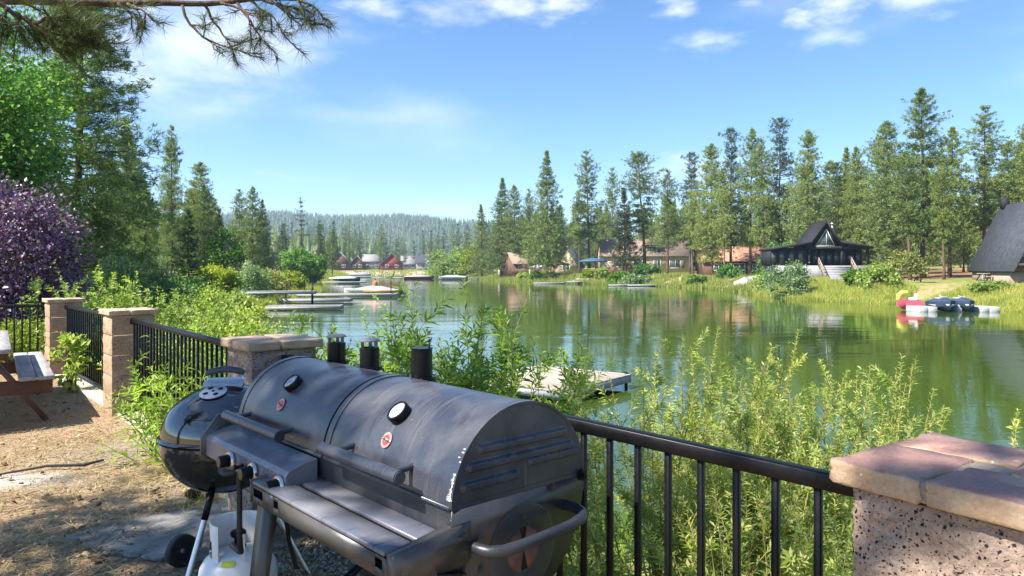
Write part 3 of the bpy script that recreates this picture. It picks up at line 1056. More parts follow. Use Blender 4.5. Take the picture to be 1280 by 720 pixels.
YAW = math.atan2(FENCE_T[1], FENCE_T[0])
pillar(PIL_D, 'nearest block pillar at the right edge, red and tan capped with black specks', YAW - R(6), 'block', 'paver', 1.075, 0)
pillar(PIL_C, 'speckled block pillar directly behind the black barrel grill and kettle', YAW, 'block', 'paver_tan', 1.07, 2)
pillar(PIL_B, 'tan five course block pillar left of the kettle grill, whole height in view', YAW, 'block_far', 'paver_tan', 1.07, 1)
pillar(PIL_A, 'farthest block pillar at the end of the picnic bench', YAW, 'block_far', 'paver_tan', 1.07, 4)


def kerb(a, b, label, z=-0.02):
    a, b = np.array(a, float), np.array(b, float)
    k = NP().bar((*a, z), (*b, z), 0.30, 0.10, 0.012).build('concrete_kerb', M['kerb'])
    return tag(k, label, 'kerb', 'concrete kerbs under the railings')


kerb(PIL_C + FENCE_T * 0.2, PIL_D - FENCE_T * 0.2, 'concrete kerb under the railing behind the barrel grill', -0.056)
kerb(PIL_B + FENCE_T * 0.2, PIL_C - FENCE_T * 0.2, 'concrete kerb under the railing behind the kettle grill')
kerb(PIL_A + FENCE_T * 0.2, PIL_B - FENCE_T * 0.2, 'concrete kerb between the two far left pillars')
kerb(PIL_A - np.array([0.2, -0.02]), (-10.5, 10.5), 'concrete kerb under the railing behind the picnic table')


def railing(a, b, label, top=0.985, inset=0.21, spacing=0.1165, off=0.0):
    a, b = np.array(a, float), np.array(b, float)
    d = b - a
    d /= np.linalg.norm(d)
    a, b = a + d * inset, b - d * inset
    ln = np.linalg.norm(b - a)
    r = thing('metal_railing', label, 'railing', (a[0], a[1], 0), math.atan2(d[1], d[0]), 'black metal railings between the pillars')
    NP().box((ln / 2, 0, top - 0.021), (ln, 0.042, 0.042), None, 0.003).build('top_rail', M['rail'], r)
    NP().box((ln / 2, 0, 0.115), (ln, 0.032, 0.03), None, 0.003).build('bottom_rail', M['rail'], r)
    bm_ = NP().box((0, 0, (top - 0.042 + 0.13) / 2), (0.018, 0.018, top - 0.042 - 0.13), None, 0.0015).mesh('baluster', M['rail'])
    x = spacing * (0.5 + off)
    while x < ln - 0.03:
        obj('baluster', bm_, r, (x, 0, 0))
        x += spacing
    bk = NP().box((0, 0, 0), (0.02, 0.056, 0.062), None, 0.003).mesh('bracket', M['rail'])
    for xx in (0.012, ln - 0.012):
        for zz in (top - 0.03, 0.115):
            obj('bracket', bk, r, (xx, 0, zz))
    return r


railing(PIL_C, PIL_D, 'black railing from behind the barrel grill to the red capped pillar', off=0.25)
railing(PIL_B, PIL_C, 'black railing overgrown by long leaves behind the kettle grill')
railing(PIL_A, PIL_B, 'short black railing between the two far left pillars')
railing(PIL_A, (-10.4, 10.45), 'black railing behind the picnic table at the left edge')

# ------------------------------------------------------------------ barrel grill
GO = np.array([0.03, 2.03])
GYAW = math.atan2(-0.74, 0.67)
GR = thing('barrel_grill', 'large black twin barrel grill with gas knobs, three chimneys and a slatted front shelf', 'grill', (GO[0], GO[1], 0), GYAW)
RB, ZC, SEAM, LEN = 0.25, 0.87, -0.697, -1.415


def arc(r, a0, a1, n):
    """points (y, z) on the barrel; angle from the front"""
    a = np.radians(np.linspace(a0, a1, n))
    return np.stack([-np.cos(a) * r, ZC + np.sin(a) * r], 1)


def arc_shell(acc, x0, x1, r, a0, a1, n=30, t=0.004, nx=2, mi=0):
    xs = np.linspace(x0, x1, nx)
    p = arc(r, a0, a1, n)
    q = arc(r - t, a0, a1, n)
    v = np.concatenate([np.column_stack([np.full(n, x), p]) for x in xs] + [np.column_stack([np.full(n, x), q]) for x in xs])
    f = []
    for k in range(nx - 1):
        for i in range(n - 1):
            f.append([k * n + i, k * n + i + 1, (k + 1) * n + i + 1, (k + 1) * n + i])
            o = nx * n
            f.append([o + k * n + i, o + (k + 1) * n + i, o + (k + 1) * n + i + 1, o + k * n + i + 1])
    o = nx * n
    for i in range(n - 1):
        f.append([i + 1, i, o + i, o + i + 1])
        e = (nx - 1) * n
        f.append([e + i, e + i + 1, o + e + i + 1, o + e + i])
    for k in range(nx - 1):
        f.append([k * n, (k + 1) * n, o + (k + 1) * n, o + k * n])
        f.append([(k + 1) * n + n - 1, k * n + n - 1, o + k * n + n - 1, o + (k + 1) * n + n - 1])
    acc.add(v, f, mi)


# lids: rolled shell with raised rims at both ends
for x0, x1, seed in ((SEAM + 0.006, -0.004, 0), (LEN, SEAM - 0.006, 1)):
    a = NP()
    arc_shell(a, x0 + 0.03, x1 - (0.03 if seed else 0.0), RB, 2, 178, 36, 0.003, 2)
    for e in ((x0, x0 + 0.03),) + (((x1 - 0.03, x1),) if seed else ()):
        arc_shell(a, e[0], e[1], RB + 0.0035, 2, 178, 36, 0.006, 2)
    # turned lip at the front
    a.bar((x0, -RB - 0.001, ZC + 0.006), (x1, -RB - 0.001, ZC + 0.006), 0.012, 0.010, 0.002)
    # end caps
    for xe in ([x0 + 0.002, x1 - 0.004] if seed else [x0 + 0.002]):
        a.prism(arc(RB - 0.003, 1, 179, 32)[:, [0, 1]], 'x', xe, xe + 0.002)
    lid = a.build('lid', M['lid'], GR, 40)
    if seed == 0:
        lid_r = lid
    else:
        lid_l = lid
# near black strip between the lids, standing for shade in the gap
a = NP()
arc_shell(a, SEAM - 0.007, SEAM + 0.007, RB - 0.012, 0, 180, 30, 0.004)
a.build('lid_gap_shade', M['dark'], GR)


def end_panel():
    """half-round pressed lid end with four raised ribs, a real height field"""
    ny, nz = 150, 76
    y, z = np.meshgrid(np.linspace(-1, 1, ny), np.linspace(0, 1, nz), indexing='ij')
    Y = y * (RB + 0.001)
    zmax = np.sqrt(np.maximum((RB + 0.001) ** 2 - Y ** 2, 0))
    Z = z * zmax
    dsp = np.zeros_like(Y)
    slope = 0.09
    for y0, y1, zz in ((-0.150, 0.165, 0.142), (-0.188, 0.190, 0.100), (-0.208, -0.028, 0.052), (0.035, 0.218, 0.078)):
        zl = zz + (Y - (y0 + y1) / 2) * slope * 0
        dx = np.maximum(np.maximum(y0 - Y, Y - y1), 0)
        dd = np.sqrt(dx ** 2 + (Z - zl) ** 2)
        dsp = np.maximum(dsp, 0.010 * sm((0.0145 - dd) / 0.008))
    crease = np.sqrt((np.maximum(np.maximum(0.0 - Z, Z - 0.075), 0)) ** 2 + (Y - 0.012) ** 2)
    dsp -= 0.003 * sm((0.004 - crease) / 0.003)
    rim = RB + 0.001 - np.sqrt(Y ** 2 + Z ** 2)
    dsp += 0.003 * sm((0.008 - rim) / 0.006)
    v = np.stack([dsp, Y, ZC + 0.002 + Z], 2).reshape(-1, 3)
    i, j = np.meshgrid(np.arange(ny - 1), np.arange(nz - 1), indexing='ij')
    i, j = i.ravel(), j.ravel()
    acc = NP().add(v, np.stack([i * nz + j, (i + 1) * nz + j, (i + 1) * nz + j + 1, i * nz + j + 1], 1))
    arc_shell(acc, -0.03, 0.0035, RB + 0.004, 1, 179, 40, 0.006)
    acc.prism([(-RB, ZC + 0.0005), (RB, ZC + 0.0005), (RB, ZC + 0.012), (-RB, ZC + 0.012)], 'x', -0.004, 0.0015)
    return acc


end_panel().build('lid_end_panel', M['lid'], lid_r, 40)
# chipped paint along the lid's corner
ch = NP()
rg = np.random.default_rng(3)
for k in range(12):
    aa = rg.uniform(6, 40)
    p0 = rg.uniform(-0.012, 0.0)
    arc_shell(ch, p0 - rg.uniform(0.003, 0.008), p0 + 0.0036, RB + 0.0046, aa, aa + rg.uniform(0.4, 1.0), 4, 0.0006)
wl = 0.012
for k in range(26):
    wl = np.clip(wl + rg.normal() * 0.004, 0.003, 0.018)
    aa = 5.5 + k * 0.62
    arc_shell(ch, -0.004 - wl, -0.001 - rg.uniform(0, 0.004), RB + 0.0047, aa, aa + 0.63, 3, 0.0006)
ch.build('bare_edge_chips', M['alu_vent'], lid_r)['kind'] = 'stuff'

# lower half of the barrel
a = NP()
low = [(-RB + 0.004, ZC - 0.004), (-RB + 0.004, ZC - 0.06), (-0.225, ZC - 0.13), (-0.165, ZC - 0.20), (-0.08, ZC - 0.245), (0.0, ZC - 0.255),
       (0.08, ZC - 0.245), (0.165, ZC - 0.20), (0.225, ZC - 0.13), (RB - 0.004, ZC - 0.06), (RB - 0.004, ZC - 0.004)]
a.prism(low, 'x', LEN + 0.01, -0.006)
a.build('barrel_body', M['grill'], GR, 30)
endp = NP()
hi = [(-RB, ZC - 0.001), (-RB, ZC - 0.055), (-0.238, ZC - 0.12), (-0.20, ZC - 0.20), (-0.13, ZC - 0.27), (0.0, ZC - 0.30),
      (0.13, ZC - 0.27), (0.20, ZC - 0.20), (0.238, ZC - 0.12), (RB, ZC - 0.055), (RB, ZC - 0.001)]
endp.prism(hi, 'x', -0.006, 0.0)
for yy, zz in ((-0.035, ZC - 0.055), (0.0, ZC - 0.045)):
    endp.lathe([(0, 0.0012), (0.003, 0.0012), (0.003, 0)], 8, 1, (0, yy, zz), basis((0, 1, 0), (0, 0, 1)))
endp.build('end_plate', [M['grill'], M['dark']], GR)
# round air damper: pressed ring, soot-rusted butterfly plates, four wedge openings
DZ = ZC - 0.160
d = NP()
RX = basis((0, 1, 0), (0, 0, 1))  # local z -> +x of the grill
d.lathe([(0.061, 0.0005), (0.125, 0.0005), (0.127, 0.002), (0.122, 0.004), (0.080, 0.0035), (0.066, 0.0055), (0.060, 0.003)], 48, 0, (0, 0, DZ), RX)
dm = d.build('damper_ring', M['grill'], GR, 40)
d = NP()
for k in range(4):
    a0, aw = R((105, 181, 285, 1)[k]), (72, 78, 72, 78)[k]
    seg = [(0, 0)] + [(math.cos(a0 + R(i * aw / 8)) * 0.062, math.sin(a0 + R(i * aw / 8)) * 0.062) for i in range(9)]
    d.prism([(y, DZ + z) for y, z in seg], 'x', 0.0035, 0.005)
d.build('damper_plate', M['rust'], GR)
d = NP().lathe([(0, 0.0015), (0.062, 0.0015)], 32, 0, (0, 0, DZ), RX)
d.build('damper_opening', M['dark'], GR)
# bolts
bm_ = NP().lathe([(0, 0.008), (0.0035, 0.008), (0.004, 0.005), (0.0075, 0.005), (0.008, 0.0005), (0.011, 0.0005), (0.011, 0)], 12, 0, (0, 0, 0), RX).mesh('bolt', M['steel_paint'], 40)
for yy, zz in ((-0.21, 0.803), (-0.216, 0.756), (-0.156, 0.693), (-0.088, 0.773), (0.002, 0.802), (0.121, 0.858), (0.141, 0.955), (-0.004, 0.588), (0.09, 0.79)):
    obj('bolt', bm_, GR, (0.004 if zz > ZC else 0.0005, yy, zz))
big = NP().lathe([(0, 0.020), (0.008, 0.020), (0.009, 0.010), (0.016, 0.010), (0.017, 0)], 16, 0, (0, 0, 0), RX).build('hinge_bolt', M['rail'], GR, 40, (0.003, 0.238, ZC + 0.002))
# tubular pull handle on the end
hp = [(0.0, -0.186, 0.765), (0.03, -0.186, 0.765), (0.062, -0.178, 0.765), (0.085, -0.150, 0.766), (0.094, -0.10, 0.768), (0.096, 0.0, 0.772), (0.096, 0.10, 0.778),
      (0.090, 0.148, 0.784), (0.068, 0.176, 0.788), (0.035, 0.184, 0.790), (0.0, 0.184, 0.790)]
NP().tube(hp, 0.0155, 14).build('side_handle', M['grill'], GR, 60)

# long lid handles on two posts
for x0, x1, z, par in ((-1.385, -0.895, 0.918, lid_l), (-0.592, -0.150, 0.937, lid_r)):
    h = NP().tube([(x0, -0.312, z), (x1, -0.312, z)], 0.0195, 20)
    h.tube([(x0 + 0.001, -0.312, z), (x0 - 0.004, -0.312, z)], 0.017, 20).tube([(x1 - 0.001, -0.312, z), (x1 + 0.004, -0.312, z)], 0.017, 20)
    for xx in (x0 + 0.07, x1 - 0.05):
        h.tube([(xx, -0.305, z), (xx, -0.228, z + 0.008)], 0.0095, 10)
    h.build('lid_handle', M['lid'], par, 50)


def on_lid(x, ang, r=RB):
    """frame on the lid's surface: local x along the barrel, y up the curve, z outwards"""
    a = R(ang)
    nrm = np.array([0, -math.cos(a), math.sin(a)])
    up = np.array([0, math.sin(a), math.cos(a)])
    return np.array([x, 0, ZC]) + nrm * r, np.stack([np.array([1.0, 0, 0]), up, nrm], 1)


def frame_obj(name, mats, acc, par, c, B, smooth=40):
    o = acc.build(name, mats, par, smooth)
    m4 = Matrix.Identity(4)
    for i in range(3):
        for j in range(3):
            m4[i][j] = B[i][j]
        m4[i][3] = c[i]
    o.matrix_local = m4
    return o


def text_mesh(s, size, depth, shear=0.0):
    cu = bpy.data.curves.new('lettering', 'FONT')
    cu.body = s
    cu.size = size
    cu.extrude = depth
    cu.shear = shear
    cu.align_x = 'CENTER'
    cu.align_y = 'CENTER'
    cu.resolution_u = 3
    tmp = bpy.data.objects.new('lettering', cu)
    COL.objects.link(tmp)
    dg = bpy.context.evaluated_depsgraph_get()
    me = bpy.data.meshes.new_from_object(tmp.evaluated_get(dg))
    bpy.data.objects.remove(tmp)
    bpy.data.curves.remove(cu)
    return me


BADGE_TXT = text_mesh('Char-Griller', 0.0135, 0.0004, 0.25)
BADGE_TXT.materials.clear()
BADGE_TXT.materials.append(M['badge_black'])
for x, ang, par, ty in ((-0.360, 47.5, lid_r, 27.8), (-1.090, 48.5, lid_l, 28.5)):
    c, B = on_lid(x, ang, RB + 0.0005)
    t = NP().lathe([(0.0, 0.0), (0.036, 0.0), (0.0365, 0.020), (0.034, 0.0235), (0.0295, 0.0240), (0.0285, 0.020), (0.0, 0.0195)], 40)
    th_ = frame_obj('thermometer', M['rail'], t, par, c, B)
    NP().lathe([(0.0284, 0.0202), (0.0, 0.0204)], 36).build('dial_face', M['dial'], th_)
    dial = NP()
    for k in range(15):
        aa = R(-130 + k * 18.5) + PI / 2
        ca_, sa_ = math.cos(aa), math.sin(aa)
        dial.bar((ca_ * 0.020, sa_ * 0.020, 0.0209), (ca_ * 0.0255, sa_ * 0.0255, 0.0209), 0.0013, 0.0006)
    dial.bar((0.004, 0.003, 0.0212), (-0.016, -0.013, 0.0212), 0.0018, 0.0006)
    dial.build('dial_marks', M['badge_black'], th_)
    c, B = on_lid(x + 0.006, ty, RB + 0.0005)
    bd = NP().lathe([(0.0, 0.003), (0.0225, 0.003), (0.0235, 0.0022), (0.0235, 0.0)], 36)
    bg_ = frame_obj('badge', M['badge_red'], bd, par, c, B)
    NP().lathe([(0.0237, 0.0010), (0.0237, 0.0036), (0.0165, 0.0036), (0.0165, 0.0028)], 36).build('badge_rim', M['badge_pink'], bg_, 40)
    pl = NP()
    up_ = [(-0.026, 0.0040), (-0.02, 0.0070), (-0.008, 0.0060), (0.0, 0.0046), (0.010, 0.0042), (0.020, 0.0025), (0.0265, -0.001),
           (0.021, -0.0048), (0.012, -0.0062), (0.0, -0.0042), (-0.012, -0.0026), (-0.022, -0.0005)]
    pl.prism(up_, 'z', 0.0028, 0.0044)
    pl.build('badge_plate', M['alu_vent'], bg_)
    tx_ = obj('lettering', BADGE_TXT, bg_, (0, 0.0008, 0.0048), (0, 0, R(-9)))
    tx_.scale = (0.66, 1.05, 1)

# chimneys
for x, y, par, flap in ((-1.245, 0.095, lid_l, False), (-0.965, 0.085, lid_l, False), (-0.632, 0.098, lid_r, True)):
    z0 = ZC + math.sqrt(RB ** 2 - y ** 2) - 0.002
    rr = 0.0375
    s = NP().lathe([(rr, 0.0), (rr, 0.115 if flap else 0.088), (rr - 0.003, 0.115 if flap else 0.088), (rr - 0.003, 0.02)], 28)
    s.lathe([(rr + 0.012, 0.0), (rr + 0.012, 0.016), (rr, 0.016)], 28)
    st = s.build('chimney', M['rail'], par, 40, (x, y, z0))
    if flap:
        NP().lathe([(0, 0.1185), (rr + 0.003, 0.1185), (rr + 0.003, 0.1155), (0, 0.1155)], 28).build('chimney_flap', M['rail'], st, 40)
        NP().tube([(0.026, 0.014, 0.112), (0.026, 0.014, 0.150)], 0.0035, 8).lathe([(0.0, 0.152), (0.006, 0.150), (0.006, 0.142), (0, 0.140)], 10, 0, (0.026, 0.014, 0)).build('flap_pin', M['grill'], st)
    else:
        c_ = NP()
        for k in range(3):
            aa = k * 2.1 + 0.4
            c_.bar((math.cos(aa) * 0.030, math.sin(aa) * 0.030, 0.07), (math.cos(aa) * 0.030, math.sin(aa) * 0.030, 0.113), 0.014, 0.004)
        c_.lathe([(0, 0.126), (rr - 0.004, 0.123), (rr + 0.004, 0.116), (rr + 0.004, 0.112), (0, 0.112)], 28)
        c_.lathe([(0, 0.060), (rr - 0.004, 0.060)], 20)
        c_.build('chimney_cap', M['slat'], st, 40)
# rivets beside the chimneys
rv = NP()
for x in (-1.31, -1.185, -1.03, -0.90, -0.705 + 0.02, -0.57, -0.50):
    y = 0.055
    rv.lathe([(0, 0.004), (0.004, 0.003), (0.006, 0)], 8, 0, (x, y, ZC + math.sqrt(RB ** 2 - y * y)))
rv.build('lid_rivets', M['rail'], GR)

# control panel with three knobs and push button
cp = NP()
prof = [(-0.262, 0.868), (-0.30, 0.862), (-0.360, 0.842), (-0.372, 0.828), (-0.372, 0.762), (-0.355, 0.748), (-0.262, 0.748)]
cp.prism(prof, 'x', LEN - 0.02, SEAM - 0.02)
cp.build('control_panel', M['slat'], GR, 25)
NP().prism([(-0.245, 0.90), (-0.32, 0.915), (-0.335, 0.90), (-0.39, 0.83), (-0.39, 0.765), (-0.36, 0.74), (-0.245, 0.74)], 'x', LEN - 0.034, LEN - 0.021).build('panel_bracket', M['steel_paint'], GR)
FY = basis((1, 0, 0), (0, 0, 1)) @ np.diag([1, 1, 1])  # local z -> -y
for x in (-1.165, -0.962, -0.752):
    bz = NP().lathe([(0.030, 0.0), (0.0335, 0.004), (0.0335, 0.010), (0.030, 0.015), (0.0245, 0.016), (0.0235, 0.006)], 32)
    k0 = frame_obj('knob_bezel', M['chrome'], bz, GR, (x, -0.372, 0.795), FY)
    kn = NP().lathe([(0.0215, 0.004), (0.0225, 0.03), (0.0215, 0.047), (0.0195, 0.050), (0.0, 0.050)], 28, 0)
    frame_obj('knob', M['rail'], kn, GR, (x, -0.372, 0.795), FY)
    frame_obj('knob_face', M['steel_paint'], NP().lathe([(0.0185, 0.0504), (0, 0.0506)], 24), GR, (x, -0.372, 0.795), FY)
ig = NP().lathe([(0.011, 0), (0.011, 0.006), (0.007, 0.007), (0.007, 0.026), (0.0095, 0.027), (0.0095, 0.034), (0, 0.035)], 16)
frame_obj('igniter_button', M['rail'], ig, GR, (-1.065, -0.372, 0.792), FY)

# front shelf: two slats on a folded apron with slots, end brackets
for y0, y1 in ((-0.428, -0.338), (-0.318, -0.226)):
    NP().box(((-0.845 - 0.045) / 2, (y0 + y1) / 2, 0.793), (0.80, y1 - y0, 0.014), None, 0.004).build('shelf_slat', M['slat'], GR)
ap = NP()
zt, zb = 0.783, 0.728
segs = [(-0.862, -0.845, zb, zt), (-0.845, -0.770, zb, zb + 0.022), (-0.845, -0.770, zt - 0.006, zt), (-0.770, -0.690, zb, zt), (-0.690, -0.655, zb, zb + 0.022),
        (-0.690, -0.655, zt - 0.010, zt), (-0.655, -0.09, zb, zt), (-0.09, -0.055, zb, zb + 0.022), (-0.09, -0.055, zt - 0.008, zt), (-0.055, -0.03, zb, zt)]
for x0, x1, z0, z1 in segs:
    ap.box(((x0 + x1) / 2, -0.424, (z0 + z1) / 2), (x1 - x0, 0.003, z1 - z0))
ap.box((-0.445, -0.33, zb + 0.0015), (0.83, 0.188, 0.003))
ap.build('shelf_apron', M['steel_paint'], GR)
NP().box((-0.44, -0.330, 0.760), (0.80, 0.012, 0.046)).build('gap_shade_rib', M['dark'], GR)  # rib coloured near black so the slat gap reads as shade
for xx in (-0.030, -0.862):
    NP().prism([(-0.428, 0.800), (-0.428, 0.728), (-0.40, 0.716), (-0.225, 0.722), (-0.19, 0.735), (-0.19, 0.832), (-0.235, 0.830)], 'x', xx, xx + 0.0035 if xx < -0.5 else 0.0005 + 0.004).build('shelf_bracket', M['steel_paint'], GR)
NP().bar((-0.015, -0.30, 0.722), (-0.015, -0.21, 0.70), 0.05, 0.004).build('bracket_foot', M['rail'], GR)


# legs, splayed plate legs, cross tubes, axle wheels at the left
def leg(x0, y0, x1, y1, z0, w0, w1):
    l_ = NP()
    v = []
    for x, y, z, w in ((x0, y0, z0, w0), (x1, y1, 0.0, w1)):
        for dx, dy in ((-w / 2, -0.014), (w / 2, -0.014), (w / 2, 0.014), (-w / 2, 0.014)):
            v.append((x + dx, y + dy, z))
    l_.add(v, [[0, 1, 5, 4], [1, 2, 6, 5], [2, 3, 7, 6], [3, 0, 4, 7], [3, 2, 1, 0], [4, 5, 6, 7]])
    return l_.build('leg', M['steel_paint'], GR)


leg(-0.905, -0.34, -0.985, -0.40, 0.755, 0.105, 0.075)
leg(-0.13, -0.15, -0.10, -0.22, 0.66, 0.10, 0.075)
leg(-1.16, 0.15, -1.20, 0.24, 0.68, 0.11, 0.10)
leg(-0.15, 0.10, -0.13, 0.17, 0.66, 0.14, 0.12)
NP().tube([(-0.955, -0.375, 0.19), (-1.0, -0.2, 0.205), (-1.17, 0.17, 0.26)], 0.0155, 12).build('cross_tube', M['rail'], GR, 60)
NP().tube([(-0.12, -0.19, 0.19), (-0.13, 0.14, 0.26)], 0.0155, 12).build('cross_tube', M['rail'], GR, 60)
NP().tube([(-0.95, 0.0, 0.22), (-0.13, 0.0, 0.22)], 0.0155, 12).build('stretcher', M['rail'], GR, 60)
NP().tube([(-1.165, -0.345, 0.752), (-1.165, -0.345, 0.52), (-1.17, -0.34, 0.47), (-1.20, -0.325, 0.435), (-1.25, -0.315, 0.42), (-1.33, -0.31, 0.42)], 0.0105, 10).build('gas_hose', M['rubber'], GR, 60)
NP().tube([(-0.95, -0.31, 0.76), (-0.99, -0.25, 0.64), (-1.02, -0.22, 0.5), (-1.0, -0.2, 0.40)], 0.008, 8).build('burner_pipe', M['rail'], GR, 60)

# ------------------------------------------------------------------ kettle grill
KC = (-1.36, 3.42)
KT = thing('kettle_grill', 'glossy black round kettle grill on tripod legs beside the barrel grill', 'grill', (*KC, 0), R(10))
KR, KZ = 0.287, 0.705
prof = [(0.0, KZ - 0.262)] + [(KR * math.sin(a), KZ - 0.262 * math.cos(a)) for a in np.linspace(0.12, PI / 2, 22)] + [(KR + 0.004, KZ - 0.002), (KR + 0.008, KZ + 0.004), (KR - 0.002, KZ + 0.006)]
NP().lathe(prof, 64).build('bowl', M['gloss'], KT, 60)
prof = [(KR + 0.006, KZ + 0.006), (KR + 0.0105, KZ + 0.010), (KR + 0.006, KZ + 0.018), (KR - 0.004, KZ + 0.022)]
prof += [(KR * math.cos(a) * 0.985, KZ + 0.024 + 0.220 * math.sin(a)) for a in np.linspace(0.05, PI / 2 - 0.02, 22)] + [(0.0, KZ + 0.244)]
klid = NP().lathe(prof, 64).build('lid', M['gloss'], KT, 60)


def dome(x, y):
    q = min(0.999, math.hypot(x, y) / (KR * 0.985))
    return KZ + 0.024 + 0.220 * math.sqrt(1 - q * q)


# vent disc, forward of the handle
vx, vy = -0.03, -0.115
e = 0.01
nv_ = np.array([-(dome(vx + e, vy) - dome(vx - e, vy)) / (2 * e), -(dome(vx, vy + e) - dome(vx, vy - e)) / (2 * e), 1.0])
nv_ /= np.linalg.norm(nv_)
B = basis(np.cross((0, 1, 0), nv_), np.cross(nv_, np.cross((0, 1, 0), nv_)))
vd = NP().lathe([(0, 0.007), (0.055, 0.006), (0.060, 0.003), (0.060, 0.0)], 40)
vent = frame_obj('vent_disc', M['alu_vent'], vd, klid, (vx, vy, dome(vx, vy) + 0.001), B)
vh = NP()
for k in range(4):
    aa = k * PI / 2 + 0.5
    vh.lathe([(0, 0.0082), (0.0125, 0.0074)], 16, 0, (math.cos(aa) * 0.034, math.sin(aa) * 0.034, 0))
vh.lathe([(0, 0.012), (0.006, 0.0105), (0.007, 0.0075)], 12, 0)
vh.build('vent_hole', M['dark'], vent)
# handle with heat shield
hs_ = NP()
arcp = [(x, 0.0, dome(0, 0) + 0.052 + 0.018 * (1 - (x / 0.085) ** 2)) for x in np.linspace(-0.085, 0.085, 11)]
hs_.tube(arcp, [0.011] + [0.0155] * 9 + [0.011], 14)
hd = hs_.build('lid_handle', M['plastic'], klid, 60)
hr = NP()
for sx_ in (-1, 1):
    hr.tube([(sx_ * 0.078, 0, dome(0, 0) + 0.052), (sx_ * 0.080, 0, dome(0.08, 0) - 0.004)], 0.0035, 8)
hr.build('handle_rod', M['chrome'], klid)
sh = NP()
xs_ = np.linspace(-0.09, 0.09, 8)
v = []
for x in xs_:
    for y, dz in ((-0.075, 0.004), (-0.03, 0.022), (0.03, 0.028)):
        v.append((x, y, dome(0, 0) + dz - 0.4 * x * x))
f = []
for i in range(7):
    for j in range(2):
        f.append([i * 3 + j, (i + 1) * 3 + j, (i + 1) * 3 + j + 1, i * 3 + j + 1])
sh.add(v, f).build('heat_shield', M['alu_vent'], klid, 60)


def kloc(x, y):
    dx, dy = x - KC[0], y - KC[1]
    c, s = math.cos(-R(10)), math.sin(-R(10))
    return dx * c - dy * s, dx * s + dy * c


for k, (fx, fy, tx_, ty_, tz_) in enumerate(((-1.43, 3.06, -1.35, 3.24, 0.487), (-1.60, 3.68, -1.47, 3.52, 0.47), (-0.98, 3.50, -1.22, 3.46, 0.48))):
    a_, b_ = kloc(tx_, ty_), kloc(fx, fy)
    lg = NP().tube([(*a_, tz_), (*b_, 0.0 if k != 1 else 0.08)], 0.0125, 14).build('leg', M['alu'], KT, 60)
    t_ = 0.22
    NP().tube([(*a_, tz_ + 0.012), (a_[0] + (b_[0] - a_[0]) * t_, a_[1] + (b_[1] - a_[1]) * t_, tz_ * (1 - t_))], 0.0150, 12).build('leg_socket', M['rail'], lg)
for fx, fy in ((-1.66, 3.62), (-1.46, 3.80)):
    w = NP()
    B = basis(np.cross((0, 0, 1), np.array([0.55, -0.55, 0.0])), (0, 0, 1))
    w.lathe([(0.045, -0.018), (0.072, -0.02), (0.080, -0.013), (0.080, 0.013), (0.072, 0.02), (0.045, 0.018), (0.043, 0.006), (0.012, 0.008), (0.012, -0.008), (0.043, -0.006), (0.045, -0.018)], 32)
    frame_obj('wheel', M['rubber'], w, KT, (*kloc(fx, fy), 0.08), B)
pa, pb = kloc(-1.43, 3.5), kloc(-1.30, 3.40)
ac = NP().lathe([(0.0, 0.15), (0.10, 0.155), (0.115, 0.165), (0.10, 0.158), (0, 0.153)], 32, 0, (0.02, 0.04, 0.02))
ac.build('ash_tray', M['alu'], KT, 40)

# ------------------------------------------------------------------ propane tank
TK = thing('propane_tank', 'white propane tank with a collar standing under the grill', 'gas tank', (-1.135, 2.985, 0), R(-25))
prof = [(0.105, 0.0), (0.105, 0.03), (0.12, 0.045), (0.146, 0.065), (0.155, 0.10), (0.155, 0.235), (0.150, 0.272), (0.132, 0.303), (0.10, 0.325), (0.05, 0.338), (0.0, 0.342)]
NP().lathe(prof, 48).build('body', M['white_metal'], TK, 50)
cl_ = NP()
for a0, a1, z0, z1 in ((0.65, 4.0, 0.318, 0.46), (4.0, 4.35, 0.39, 0.46), (4.0, 4.2, 0.318, 0.35), (4.35, 4.75, 0.318, 0.46), (5.6, 5.75, 0.318, 0.43), (0.35, 0.65, 0.318, 0.42)):
    cl_.lathe([(0.108, z0), (0.110, z1 - 0.004), (0.107, z1), (0.104, z1 - 0.004), (0.104, z0)], max(4, int((a1 - a0) * 9)), 0, (0, 0, 0), None, a0, a1)
cl_.build('collar', M['white_metal'], TK, 40)
vv = NP().tube([(0, 0, 0.33), (0, 0, 0.395)], 0.017, 12).lathe([(0, 0.415), (0.028, 0.412), (0.033, 0.402), (0.028, 0.39), (0, 0.388)], 12)
vv.tube([(0, 0, 0.365), (0.05, -0.02, 0.365)], 0.012, 10)
vv.build('valve', M['rail'], TK, 40)
NP().lathe([(0.1556, 0.02 + 0.05), (0.1562, 0.11), (0.1562, 0.225)], 14, 0, (0, 0, 0), None, -0.55, 0.45).build('blue_band', M['blue_label'], TK)
lb = NP()
for (r0, z0), (r1, z1) in (((0.127, 0.3105), (0.104, 0.3268)),):
    lb.lathe([(r0, z0), (r1, z1)], 5, 0, (0, 0, 0), None, 4.95, 5.4)
lb.build('label', M['yellow_label'], TK)

